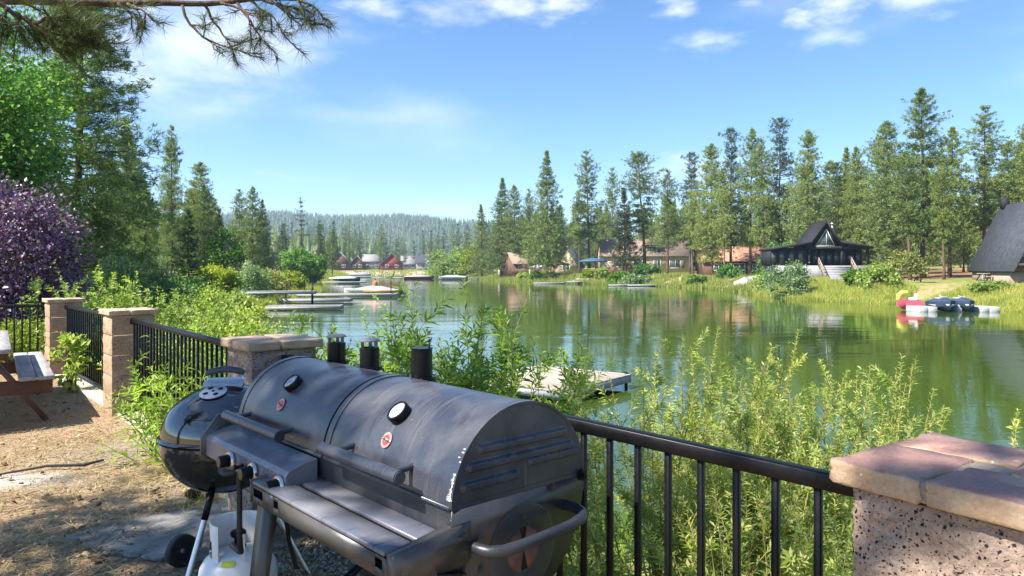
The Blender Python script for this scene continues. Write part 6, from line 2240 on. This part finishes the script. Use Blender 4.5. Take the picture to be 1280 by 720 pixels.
for k in range(8):
    xa = x0 + 0.1 + (sx_px(1083) - x0 - 0.1) * k / 8
    xb = x0 + 0.1 + (sx_px(1083) - x0 - 0.1) * (k + 1) / 8
    window(BC, ((xa + xb) / 2, 2.6, 2.85), xb - xa - 0.02, 2.05, 0, M['w_black'], M['glass'], 0, 0, 0.12, 0.07)
for px in (971, 981, 993, 1004):
    window(BC, (sx_px(px), 0.56, 2.9), 0.85, 1.7, 0, M['w_black'], M['glass'], 0, 0, 0.10, 0.07)
for px in (1014, 1053, 1083):
    NP().box((sx_px(px), 0.55, 2.85), (0.28, 0.28, 2.0)).build('post', M['w_black'], BC)
st = NP()
for k in range(9):
    st.box(((sx_px(1026) + sx_px(1062)) / 2, -0.02 - 0.30 * k, 1.68 - 0.2 * k - 0.1), (sx_px(1062) - sx_px(1026), 0.31, 0.2))
st.build('stairs', M['w_deck'], BC)
for px in (1024.5, 1063.5):
    rl = NP()
    rl.bar((sx_px(px), 0.3, 2.75), (sx_px(px), -2.6, 1.0), 0.12, 0.12)
    rl.bar((sx_px(px), 0.3, 2.25), (sx_px(px), -2.6, 0.5), 0.07, 0.07)
    for k in range(6):
        yk = 0.3 - k * 0.56
        rl.box((sx_px(px), yk, 2.75 - k * 0.338 - 0.55), (0.08, 0.08, 1.15))
    rl.build('stair_railing', M['w_stone'], BC)
NP().tube([(sx_px(1053), 4.5, 4.5), (sx_px(1053), 4.5, 7.1)], 0.16, 10).lathe([(0, 7.35), (0.28, 7.2), (0.28, 7.05), (0.16, 7.05)], 10, 0, (sx_px(1053), 4.5, 0)).build('flue_pipe', M['alu'], BC)
bb = thing('charcoal_grill', 'small black covered grill on the terrace of the black cottage', 'grill', (at(1062.5, 88.9), 88.9, 1.8))
NP().lathe([(0, 0.75), (0.25, 0.78), (0.42, 0.95), (0.44, 1.08), (0.40, 1.25), (0.25, 1.42), (0, 1.46)], 18).build('body', M['gloss'], bb, 60)
for k in range(3):
    NP().tube([(0.2 * math.cos(k * 2.1), 0.2 * math.sin(k * 2.1), 0.8), (0.42 * math.cos(k * 2.1), 0.42 * math.sin(k * 2.1), 0.0)], 0.025, 6).build('leg', M['rail'], bb)
# steep A-frame at the right edge
AX, AY = at(1209, 78), 78.0
AF = thing('a_frame_house', 'steep dark shingled A-frame house at the right edge', 'house', (AX, AY, gz(AX + 3, AY)), R(-9))
AL, AW, AH, AB = 9.5, 6.6, 7.0, 1.05
a = NP()
a.prism([(0.0, AB), (0.10, AB - 0.12), (AW / 2, AB + AH - 0.25), (AW - 0.10, AB - 0.12), (AW, AB), (AW / 2, AB + AH)], 'y', -AL, 0)
AR = a.build('roof', M['r_dark'], AF)
NP().box((AW / 2, -0.9, AB + AH + 0.2), (0.6, 0.7, 1.2)).build('chimney', M['w_black'], AR)
NP().box((AW / 2, -AL / 2 + 0.6, AB / 2 - 0.4), (AW - 0.7, AL - 1.8, AB + 0.72)).build('plinth', M['w_stone'], AF)
NP().prism([(0.3, AB), (AW - 0.3, AB), (AW / 2, AB + AH - 0.4)], 'y', -AL + 0.9, -AL + 1.0).build('gable_wall', M['w_brown'], AF)
for k in range(9):
    zz = AB + 0.25 + k * 0.42
    hw = (AW / 2 - 0.3) * (1 - (zz - AB) / AH) - 0.1
    NP().box((AW / 2, -AL + 0.885, zz), (2 * hw, 0.03, 0.22)).build('siding_board', M['w_white'] if k % 2 else M['w_brown'], AF)
for k in range(4):
    NP().bar((0.22, -0.6 - k * 2.4, AB - 0.06), (0.75, -0.6 - k * 2.4, AB - 0.55), 0.12, 0.10).build('rafter_tail', M['leg_wood'], AF)
window(AF, (0.33, -3.2, 0.35), 1.1, 0.55, 1, M['w_white'], M['glass'], 1, 0, 0.08, 0.07)
tb = thing('picnic_table', 'small tan picnic table on the grass before the dark steep roof', 'picnic table', (at(1236, 74), 74, gz(at(1236, 74), 74)), R(15))
for k in range(4):
    NP().box((0, -0.33 + k * 0.22, 0.74), (2.2, 0.2, 0.06)).build('plank', M['dock_wood'], tb)
for s in (-1, 1):
    NP().box((0, s * 0.75, 0.44), (2.2, 0.26, 0.06)).build('bench_plank', M['dock_wood'], tb)
    for s2 in (-1, 1):
        NP().bar((s * 0.8, s2 * 0.2, 0.72), (s * 0.8, s2 * 0.75, 0), 0.08, 0.1).build('leg', M['leg_wood'], tb)

# terrace things on the far shore


def parasol(label, px, y, colm, r, top, cat='umbrella', name='patio_umbrella'):
    x = at(px, y)
    t = thing(name, label, cat, (x, y, gz(x, y)))
    NP().tube([(0, 0, 0), (0, 0, top)], 0.05, 6).build('pole', M['w_white'], t)
    NP().lathe([(0, top + 0.05), (r * 0.5, top - 0.28), (r, top - 0.72), (r, top - 0.92), (r * 0.97, top - 0.74), (0, top)], 8).build('canopy', colm, t)


M['c_red'] = simple('red_canvas', (0.48, 0.05, 0.05), (0.36, 0.04, 0.04), 0.8)
M['c_blue'] = simple('blue_canvas', (0.035, 0.11, 0.18), (0.03, 0.085, 0.14), 0.8)
M['c_white'] = simple('pale_canvas', (0.66, 0.70, 0.76), (0.55, 0.58, 0.64), 0.8)
M['c_yellow'] = simple('yellow_plastic', (0.60, 0.60, 0.08), (0.5, 0.5, 0.07), 0.4)
M['c_pink'] = simple('faded_red_plastic', (0.62, 0.10, 0.16), (0.5, 0.07, 0.11), 0.4)
M['c_navy'] = simple('navy_canvas', (0.028, 0.05, 0.10), (0.02, 0.038, 0.075), 0.7)
M['c_grey'] = simple('grey_canvas', (0.36, 0.36, 0.37), (0.27, 0.27, 0.29), 0.7)
M['hull_white'] = simple('white_hull', (0.74, 0.74, 0.73), (0.62, 0.62, 0.61), 0.3)
M['hull_orange'] = simple('orange_hull_stripe', (0.58, 0.24, 0.09), (0.48, 0.19, 0.07), 0.3)
M['orange_cloth'] = simple('orange_cloth', (0.80, 0.17, 0.03), (0.65, 0.13, 0.03), 0.8)
M['skin'] = simple('skin', (0.50, 0.30, 0.21), (0.44, 0.26, 0.18), 0.5)
M['float_grey'] = simple('grey_plastic_float', (0.50, 0.50, 0.50), (0.38, 0.38, 0.39), 0.5)
parasol('red patio umbrella on the far shore terrace', 699, 163, M['c_red'], 2.4, 3.2)
parasol('large blue patio umbrella beside the tan gabled house', 741, 156, M['c_blue'], 3.2, 3.6)


def canopy_tent(label, px, y, m):
    x = at(px, y)
    t = thing('canopy_tent', label, 'canopy', (x, y, gz(x, y)))
    for a in (-1, 1):
        for b in (-1, 1):
            NP().tube([(a * 2.2, b * 1.7, 0), (a * 2.2, b * 1.7, 2.5)], 0.06, 6).build('leg', M['w_white'], t)
    NP().add([(-2.4, -1.9, 2.4), (2.4, -1.9, 2.4), (2.4, 1.9, 2.4), (-2.4, 1.9, 2.4), (-2.4, -1.9, 2.65), (2.4, -1.9, 2.65), (2.4, 1.9, 2.65), (-2.4, 1.9, 2.65), (0, 0, 3.4)],
             [[0, 1, 5, 4], [1, 2, 6, 5], [2, 3, 7, 6], [3, 0, 4, 7]]).add([(-2.4, -1.9, 2.655), (2.4, -1.9, 2.655), (2.4, 1.9, 2.655), (-2.4, 1.9, 2.655), (0, 0, 3.4)], [[0, 1, 4], [1, 2, 4], [2, 3, 4], [3, 0, 4]]).build('canopy', m, t)


canopy_tent('pale blue canopy on the far shore terrace left of the red umbrella', 674, 166, M['c_white'])


def slat_fence(label, pxa, pxb, y, h, m, n):
    xa, xb = at(pxa, y), at(pxb, y)
    t = thing('terrace_fence', label, 'fence', (xa, y, gz((xa + xb) / 2, y)))
    ln = xb - xa
    bm2 = NP().box((0, 0, h / 2), (ln / n * 0.86, 0.06, h)).mesh('board', m)
    for k in range(n):
        obj('board', bm2, t, ((k + 0.5) * ln / n, 0, 0))
    NP().box((ln / 2, 0.07, h * 0.75), (ln, 0.06, 0.1)).build('rail', m, t)


slat_fence('low red brown board fence before the tan gabled house', 728, 800, 150, 1.3, M['w_wood'], 40)
slat_fence('red brown terrace boards left of the tan gabled house', 640, 722, 178, 1.3, M['w_wood'], 44)
sh_ = thing('shed', 'small pale shed among the pines at the left end of the far shore', 'shed', (at(627, 194), 194, gz(at(627, 194), 194)))
NP().box((0, 0, 1.3), (1.9, 1.6, 2.6)).build('wall', M['w_white'], sh_)
NP().box((0, 0, 2.68), (2.2, 1.9, 0.14)).build('roof', M['r_brown'], sh_)
NP().box((0.1, -0.82, 1.05), (0.8, 0.04, 2.0)).build('door', M['w_brown'], sh_)
# stones of the low shore wall and boulders
rg = np.random.default_rng(31)


def rock(label, x, y, s, grp):
    ph = unit(rg.normal(size=(26, 3)))
    bmv = NP()
    import bmesh
    b = bmesh.new()
    for p in ph * (0.85 + 0.3 * rg.random((26, 1))) * np.array([1.0, 0.75, 0.6]) * s:
        b.verts.new(p)
    bmesh.ops.convex_hull(b, input=b.verts)
    me = bpy.data.meshes.new('boulder')
    b.to_mesh(me)
    b.free()
    me.materials.append(M['rock'])
    o = obj('boulder', me, None, (x, y, gz(x, y) + 0.25 * s))
    tag(o, label, 'boulder', grp)


for k in range(16):
    px = 716 + k * 1.7 + rg.uniform(-0.5, 0.5)
    rock('grey stone in the low wall at the water below the tan house', at(px, 149), 149 + rg.uniform(-1.5, 1.5), rg.uniform(0.35, 0.6), 'stones of the low shore wall')
rock('big pale boulder on the beach beneath the orange roofed house', at(931, 106), 106, 1.5, None)
rock('long pale boulder beside the big pale boulder on the beach', at(942, 107), 107, 1.2, None)


# ------------------------------------------------------------------ docks, boats
def dock(name, label, c, rz, lx_, ly_, z, mat, nplank, posts=(), group=None, fascia=0.22, along='x'):
    t = thing(name, label, 'dock', (c[0], c[1], z), rz, group)
    if along == 'x':
        pm = NP().box((0, 0, -0.02), (lx_, ly_ / nplank * 0.955, 0.04), None, 0.006).mesh('plank', mat)
        for k in range(nplank):
            obj('plank', pm, t, (0, -ly_ / 2 + (k + 0.5) * ly_ / nplank, 0))
    else:
        pm = NP().box((0, 0, -0.02), (lx_ / nplank * 0.955, ly_, 0.04), None, 0.006).mesh('plank', mat)
        for k in range(nplank):
            obj('plank', pm, t, (-lx_ / 2 + (k + 0.5) * lx_ / nplank, 0, 0))
    f = NP()
    for s in (-1, 1):
        f.box((0, s * (ly_ / 2 - 0.02), -0.045 - fascia / 2), (lx_ - 0.02, 0.04, fascia))
        f.box((s * (lx_ / 2 - 0.02), 0, -0.045 - fascia / 2), (0.04, ly_ - 0.10, fascia))
    f.build('frame', M['dock_side'], t)
    for (x, y, h0, h1, r) in posts:
        NP().tube([(x, y, h0), (x, y, h1)], r, 8).build('post', M['rail'], t)
    return t


DD = dock('wooden_dock', 'bleached wooden dock on the water behind the railing', (0.98, 18.85), math.atan2(-0.606, 0.795), 3.0, 3.4, -1.34, M['dock_wood'], 24,
          ((1.38, 1.62, -1.2, 0.05, 0.045), (-1.42, 1.62, -1.0, 0.32, 0.04), (1.38, -1.62, -1.2, 0.05, 0.045)), fascia=0.17)
fl = NP()
for x in (-0.9, 0.75):
    for y in (-1.1, 0.0, 1.1):
        NP().tube([(x - 0.35, y - 0.4, -0.36), (x - 0.35, y + 0.4, -0.36)], 0.17, 14).build('float_drum', M['c_navy'], DD, 50)
NP().box((-0.2, -1.55, -0.26), (1.9, 0.03, 0.10)).build('bumper', M['c_navy'], DD)
bu = NP().lathe([(0, 0.12), (0.07, 0.09), (0.09, 0.0), (0.06, -0.05), (0, -0.06)], 14)
tag(bu.build('mooring_buoy', simple('pale_teal_plastic', (0.35, 0.55, 0.55), (0.25, 0.42, 0.44), 0.5), None, 60, (0.90, 20.66, -1.28)), 'small pale teal buoy lying at the far corner of the wooden dock', 'buoy')
dock('floating_dock', 'long pale dock alongside the covered speedboat', (-18.9, 79), R(2), 12.5, 1.5, -1.30, M['dock_wood'], 50, ((5.5, 0.7, -0.5, 1.9, 0.05), (-4, 0.7, -0.5, 1.4, 0.05)), along='y', fascia=0.25)
dock('floating_dock', 'grey dock nearer than the speedboat dock', (-18.2, 67), R(1), 6.5, 1.4, -1.32, M['dock_grey'], 26, ((-3.0, 0.6, -0.5, 1.2, 0.05),), along='y', fascia=0.25)
dock('floating_dock', 'nearest grey dock half hidden by the long leaved willows', (-15.8, 55), R(4), 5.6, 1.6, -1.34, M['dock_grey'], 22, (), along='y', fascia=0.25)
dock('gangway', 'pale sloping gangway on the left bank', (-19.4, 58), R(12), 7.0, 1.6, -0.35, M['dock_grey'], 28, ((3.2, 0.6, -1.6, 0.7, 0.05), (3.2, -0.6, -1.6, 0.7, 0.05)), along='y', fascia=0.2)
dock('floating_dock', 'small white edged jetty near the blue covered boat', (-34.2, 147), R(0), 9, 1.6, -1.25, M['dock_wood'], 14, (), along='y')
dock('floating_dock', 'dark dock at the head of the lake behind the speedboat', (at(470, 240), 240), R(2), 24, 2.0, -1.2, M['dock_grey'], 12, (), along='y')
dock('floating_dock', 'second dark dock at the head of the lake right of the first', (at(515, 215), 215), R(-2), 16, 1.8, -1.2, M['dock_grey'], 12, (), along='y')
dock('floating_dock', 'thin dock below the large light green willow', (at(583, 198), 198), R(-3), 14, 1.6, -1.2, M['dock_grey'], 12, (), along='y')
dock('floating_dock', 'thin low dock under the tallest lone pine', (at(687, 146), 146), R(0), 6.4, 1.5, -1.42, M['dock_grey'], 12, (), along='y')
dock('floating_dock', 'left half of the paired floats below the tan house', (at(775, 128), 128), R(0), 4.0, 1.6, -1.40, M['dock_grey'], 10, (), along='y')
dock('floating_dock', 'right half of the paired floats below the tan house', (at(806, 126), 126), R(0), 6.0, 1.9, -1.36, M['dock_grey'], 14, (), along='y')
dock('gangway', 'short plank gangway by the stone wall below the tan house', (at(723, 144), 144), R(12), 4.5, 1.2, -1.1, M['dock_wood'], 10, (), along='y')


def hull(acc, Ln, W, z0, z1, bow=0.35, flare=0.75, n=12, mi=0):
    """open-sided boat shell from stern (x=-L/2) to bow"""
    sx_ = np.linspace(-Ln / 2, Ln / 2, n)
    t = (sx_ + Ln / 2) / Ln
    hw = W / 2 * np.where(t < 1 - bow, 1.0, np.sqrt(np.maximum(0.0004, 1 - ((t - 1 + bow) / bow) ** 2)))
    sheer = z1 + (z1 - z0) * 0.25 * t ** 2
    keel = z0 + (z1 - z0) * 0.5 * np.maximum(0, (t - 0.75) / 0.25) ** 2
    rows = []
    for i in range(n):
        rows += [(sx_[i], -hw[i], sheer[i]), (sx_[i], -hw[i] * flare, (keel[i] + sheer[i]) / 2 * 0.9 + keel[i] * 0.1), (sx_[i], 0, keel[i]), (sx_[i], hw[i] * flare, (keel[i] + sheer[i]) / 2 * 0.9 + keel[i] * 0.1), (sx_[i], hw[i], sheer[i])]
    f = []
    for i in range(n - 1):
        for j in range(4):
            f.append([i * 5 + j, i * 5 + j + 1, (i + 1) * 5 + j + 1, (i + 1) * 5 + j])
        f.append([i * 5 + 4, i * 5, (i + 1) * 5, (i + 1) * 5 + 4])
    n0 = acc.n
    acc.add(rows, f, mi)
    acc.f.append((np.array([[0, 4, 3, 2, 1]]) + n0, mi))
    return hw, sheer, sx_


def cover(acc, Ln, W, z, peaks, bow=0.35, n=14, mi=0):
    sx_ = np.linspace(-Ln / 2, Ln / 2, n)
    t = (sx_ + Ln / 2) / Ln
    hw = W / 2 * np.where(t < 1 - bow, 1.0, np.sqrt(np.maximum(0.0006, 1 - ((t - 1 + bow) / bow) ** 2)))
    hgt = np.interp(t, [p[0] for p in peaks], [p[1] for p in peaks])
    rows = []
    for i in range(n):
        for a in np.linspace(0, PI, 7):
            rows.append((sx_[i], -math.cos(a) * hw[i], z + math.sin(a) ** 0.8 * hgt[i]))
    f = []
    for i in range(n - 1):
        for j in range(6):
            f.append([i * 7 + j, (i + 1) * 7 + j, (i + 1) * 7 + j + 1, i * 7 + j + 1])
    acc.add(rows, f, mi)


def boat(name, label, c, rz, Ln, W, hm_, cm, z1=0.55, peaks=((0, .15), (.4, .55), (.6, .65), (1, .05)), stripe=None, swim=False):
    t = thing(name, label, 'boat', (c[0], c[1], WATER_Z), rz)
    a = NP()
    hull(a, Ln, W, -0.25, z1)
    a.build('hull', M[hm_], t, 40)
    if stripe:
        s = NP()
        xs2 = np.linspace(-Ln / 2 + 0.1, Ln / 2 * 0.55, 6)
        for sg_ in (-1, 1):
            s.bar((xs2[0], sg_ * (W / 2 + 0.012), z1 - 0.10), (Ln * 0.12, sg_ * (W / 2 + 0.012), z1 - 0.06), 0.03, 0.26)
        s.build('stripe', M[stripe], t)
    b = NP()
    cover(b, Ln * 0.985, W * 1.01, z1 + 0.01, peaks)
    b.build('cover', M[cm], t, 60)
    if swim:
        NP().box((-Ln / 2 - 0.35, 0, 0.2), (0.75, W * 0.8, 0.10), None, 0.02).build('swim_platform', M['c_navy'], t)
        NP().box((-Ln / 2 - 0.15, 0, 0.42), (0.3, 0.5, 0.6), None, 0.05).build('outboard', M['rail'], t)
    return t


SB = boat('speedboat', 'grey covered speedboat with an orange side moored at the long pale dock', (at(465, 84), 84), R(178), 6.6, 2.2, 'hull_white', 'c_grey', 0.62,
          ((0, .06), (.12, .15), (.30, .45), (.42, .58), (.60, .42), (.85, .14), (1, .02)), 'hull_orange', True)
# the figure in orange bending on the speedboat
PE = thing('person', 'person in an orange top bending over on the covered speedboat', 'person', (at(468.5, 83.6), 83.6, WATER_Z + 1.02), R(90))
me = bpy.data.meshes.new('body')
bv = [(0, 0, 0.12), (0.04, 0, 0.34), (0.13, 0, 0.52), (0.20, 0, 0.60), (0.26, 0, 0.68), (0.30, 0, 0.80), (0.12, 0.19, 0.50), (0.26, 0.24, 0.28), (0.42, 0.16, 0.12), (0.12, -0.19, 0.50), (0.26, -0.24, 0.28), (0.42, -0.16, 0.12),
      (0.05, 0.11, 0.10), (0.40, 0.14, 0.16), (0.36, 0.14, -0.26), (0.05, -0.11, 0.10), (0.40, -0.14, 0.16), (0.36, -0.14, -0.26)]
be = [(0, 1), (1, 2), (2, 3), (3, 4), (4, 5), (2, 6), (6, 7), (7, 8), (2, 9), (9, 10), (10, 11), (0, 12), (12, 13), (13, 14), (0, 15), (15, 16), (16, 17)]
br_ = [.15, .15, .15, .06, .08, .09, .07, .05, .035, .07, .05, .035, .10, .075, .05, .10, .075, .05]
me.from_pydata(bv, be, [])
me.materials.append(M['skin'])
bo = obj('body', me, PE)
sk = bo.modifiers.new('skin', 'SKIN')
for i, r_ in enumerate(br_):
    me.skin_vertices[0].data[i].radius = (r_, r_)
me.skin_vertices[0].data[0].use_root = True
ss_ = bo.modifiers.new('sub', 'SUBSURF')
ss_.levels = ss_.render_levels = 1
sh_ = NP().tube([(0, 0, 0.02), (0.03, 0, 0.22), (0.09, 0, 0.42), (0.16, 0, 0.56), (0.20, 0, 0.61)], [0.19, 0.20, 0.22, 0.18, 0.07], 12)
for s in (-1, 1):
    sh_.tube([(0.11, s * 0.14, 0.53), (0.17, s * 0.225, 0.42), (0.25, s * 0.25, 0.30)], [0.10, 0.085, 0.07], 8)
sh_.build('orange_top', M['orange_cloth'], bo, 60)
NP().lathe([(0, 0.93), (0.07, 0.915), (0.108, 0.86), (0.112, 0.81), (0.10, 0.80)], 14, 0, (0.30, 0, 0)).box((0.42, 0, 0.815), (0.14, 0.15, 0.015)).build('cap', M['c_navy'], bo, 60)
tr_ = NP()
for s in (-1, 1):
    tr_.tube([(0.02, s * 0.09, 0.09), (0.40, s * 0.14, 0.165), (0.37, s * 0.14, -0.14)], [0.135, 0.105, 0.085], 8)
tr_.build('dark_shorts', M['c_navy'], bo, 60)
boat('motorboat', 'blue and white covered boat left at the head of the lake', (at(431, 165), 165), R(5), 7.0, 2.3, 'c_navy', 'c_white', 0.8, ((0, .2), (.4, .5), (.7, .4), (1, .1)))
boat('motorboat', 'dark red boat with a pale cover at the head of the lake', (at(524, 205), 205), R(10), 8.5, 2.3, 'w_red', 'c_grey', 0.7, ((0, .2), (.3, .5), (.6, .6), (1, .1)))
boat('motorboat', 'grey covered boat beached below the large light green willow', (at(566, 196), 196), R(170), 8.0, 2.4, 'c_grey', 'c_grey', 0.7, ((0, .2), (.4, .6), (.7, .5), (1, .1)))
boat('motorboat', 'small pale covered boat by the first dark dock', (at(450, 262), 262), R(8), 8.0, 2.4, 'hull_white', 'c_grey', 0.8, ((0, .3), (.4, .7), (.7, .9), (1, .1)))

# two jet skis on their floats and the little red boat
JY = 53.5


def ski(label, px):
    t = thing('jet_ski', label, 'jet ski', (at(px, JY), JY - 0.1, WATER_Z + 0.02), R(-96), 'covered jet skis on the float')
    a = NP()
    hull(a, 2.7, 1.22, 0.0, 0.66, 0.32, 0.92)
    a.build('hull', M['c_navy'], t, 40)
    b = NP()
    cover(b, 2.65, 1.24, 0.64, ((0, .05), (.15, .22), (.45, .26), (.62, .36), (.80, .26), (.97, .20), (1, .05)), 0.32)
    b.build('cover', M['c_navy'], t, 60)
    hb = NP().tube([(0.32, -0.36, 1.12), (0.38, 0, 1.02), (0.32, 0.36, 1.12)], 0.035, 6)
    hb.build('handlebar', M['float_grey'], t)
    NP().box((-0.35, 0, 0.92), (0.9, 0.34, 0.10), None, 0.03).build('seat', M['float_grey'], t)
    NP().prism([(-0.30, 0.55), (0.30, 0.55), (0.22, 0.42), (0.0, 0.36), (-0.22, 0.42)], 'x', 1.16, 1.30).build('front_patch', M['float_grey'], t)
    for s in (-1, 1):
        NP().box((-0.2, s * 0.60, 0.42), (1.1, 0.05, 0.10)).build('side_flash', M['c_grey'], t)
    return t


ski('left covered dark blue jet ski on the float by the right shore', 1176.5)
ski('right covered dark blue jet ski on the float by the right shore', 1200)


def fl_plat(label, pxa, pxb, y, h, d):
    xa, xb = at(pxa, y), at(pxb, y)
    t = thing('float_platform', label, 'float', ((xa + xb) / 2, y, WATER_Z), 0, None)
    n_ = max(1, int(round((xb - xa) / 0.75)))
    w_ = (xb - xa) / n_
    me_ = NP().box((0, 0, h / 2 - 0.1), (w_ * 0.985, d, h + 0.2), None, 0.025).mesh('float_block', M['float_grey'])
    for k in range(n_):
        obj('float_block', me_, t, (-(xb - xa) / 2 + (k + 0.5) * w_, 0, 0))
    return t


fl_plat('grey float platform left of the jet skis', 1140.5, 1163, JY, 0.36, 1.8)
fl_plat('grey float platform right of the jet skis', 1213, 1239, JY, 0.36, 2.0)
fl_plat('narrow pale float between and under the jet skis', 1185.2, 1190.6, JY + 0.3, 0.5, 2.4)
fl_plat('pale float rim behind the jet skis', 1163.5, 1212, JY + 1.9, 0.72, 0.8)
RB_ = thing('pedal_boat', 'small red and white boat with a yellow top beside the jet ski float', 'boat', (at(1137, 54.8), 54.8, WATER_Z), R(160))
a = NP()
hull(a, 1.7, 1.1, 0.05, 0.72, 0.4, 0.85)
a.build('hull', M['c_pink'], RB_, 40)
for y in (-0.27, 0.27):
    NP().box((-0.2, y, 0.85), (0.5, 0.42, 0.22), None, 0.06).box((-0.45, y, 1.05), (0.12, 0.42, 0.4), None, 0.05).build('seat', M['hull_white'], RB_, 40)
yb = NP()
yb.tube([(0.75, 0, 0.75), (0.70, 0, 1.15), (0.45, 0, 1.34), (0.12, 0, 1.36)], [0.16, 0.2, 0.2, 0.1], 10)
yb.build('yellow_top', M['c_yellow'], RB_, 60)

# ------------------------------------------------------------------ grasses along the shores
rg = np.random.default_rng(44)


def shore_grass(name, label, pts, w0, w1, n, h0, h1, bw, mat='grass', inner=-0.4):
    pts = np.array(pts, float)
    sl = np.linalg.norm(np.diff(pts, axis=0), axis=1)
    s = np.concatenate([[0], np.cumsum(sl)])
    wt_ = np.linspace(1.4, 0.6, len(s)) if False else np.ones(len(s))
    u = rg.random(n) * s[-1]
    x = np.interp(u, s, pts[:, 0])
    y = np.interp(u, s, pts[:, 1])
    i = np.clip(np.searchsorted(s, u) - 1, 0, len(sl) - 1)
    tn = (pts[i + 1] - pts[i]) / sl[i][:, None]
    nr = np.column_stack([tn[:, 1], -tn[:, 0]])
    off = inner + (w1 - inner) * rg.random(n) ** 1.3
    q = np.column_stack([x, y]) + nr * off[:, None]
    patch = wave_noise(q, 2.3) + 0.6 * wave_noise(q, 0.8) + rg.normal(size=n) * 0.35
    keep = patch > -0.55
    q, off, patch = q[keep], off[keep], patch[keep]
    n = len(q)
    z = np.maximum(ground_z(q), WATER_Z - 0.1)
    h = rg.uniform(h0, h1, n) * np.clip(0.8 + 0.35 * patch, 0.35, 1.4)
    b = 4
    base = np.repeat(np.column_stack([q, z]), b, 0) + np.column_stack([rg.normal(size=(n * b, 2)) * 0.12, np.zeros(n * b)])
    d = unit(np.column_stack([rg.normal(size=(n * b, 2)) * 0.28, np.ones(n * b)]))
    acc = NP()
    needles(acc, base - d * 0.05, d, np.repeat(h, b) * rg.uniform(0.6, 1.1, n * b), bw, 0, rg)
    return tag(acc.build(name, M[mat]), label, 'grass', kind='stuff')


shore_grass('shore_grass', 'tall yellow green grass along the right shore below the cottage', [(38, 48), (37.3, 54), (35, 64), (31, 67), (29, 73), (29.5, 87)], 0, 7.5, 24000, 0.35, 0.95, 0.06)
shore_grass('shore_grass', 'bright grass along the far shore below the houses', [(29.5, 87), (31, 107), (27, 122), (20, 137), (7, 152), (-9, 198), (-24, 258)], 0, 8, 16000, 0.5, 1.3, 0.13)
shore_grass('shore_grass', 'green grass on the left bank by the docks', [(-39, 150), (-34.5, 128), (-27, 100), (-22, 66), (-15, 40), (-8, 22), (-5, 17)], 0, 6, 12000, 0.4, 1.0, 0.06)
shore_grass('shore_grass', 'pale grass at the head of the lake', [(-24, 258), (-40, 306), (-66, 300), (-54, 232), (-41.5, 182), (-39, 150)], 0, 10, 7000, 0.6, 1.5, 0.16)
shore_grass('bank_grass', 'green grass on the bank below the nearest railing', [(0.0, 9.6), (1.9, 8.8), (6, 8.2), (12, 7.6)], 0, 5.5, 12000, 0.15, 0.55, 0.009, 'willow_green')

# ------------------------------------------------------------------ haze in the air, the whole scene inside it
hz_m, hz_t, hz_o = new_mat('haze_air')
pv = N(hz_t, 'ShaderNodeVolumePrincipled')
pv.inputs['Color'].default_value = (0.58, 0.77, 1.0, 1)
pv.inputs['Density'].default_value = 0.00026
pv.inputs['Anisotropy'].default_value = 0.2
L(hz_t, pv.outputs[0], hz_o.inputs['Volume'])
hzo = NP().box((0, 2600, 72.0), (6800, 5600, 153.0)).build('haze', hz_m)
hzo.display_type = 'WIRE'
tag(hzo, kind='stuff')
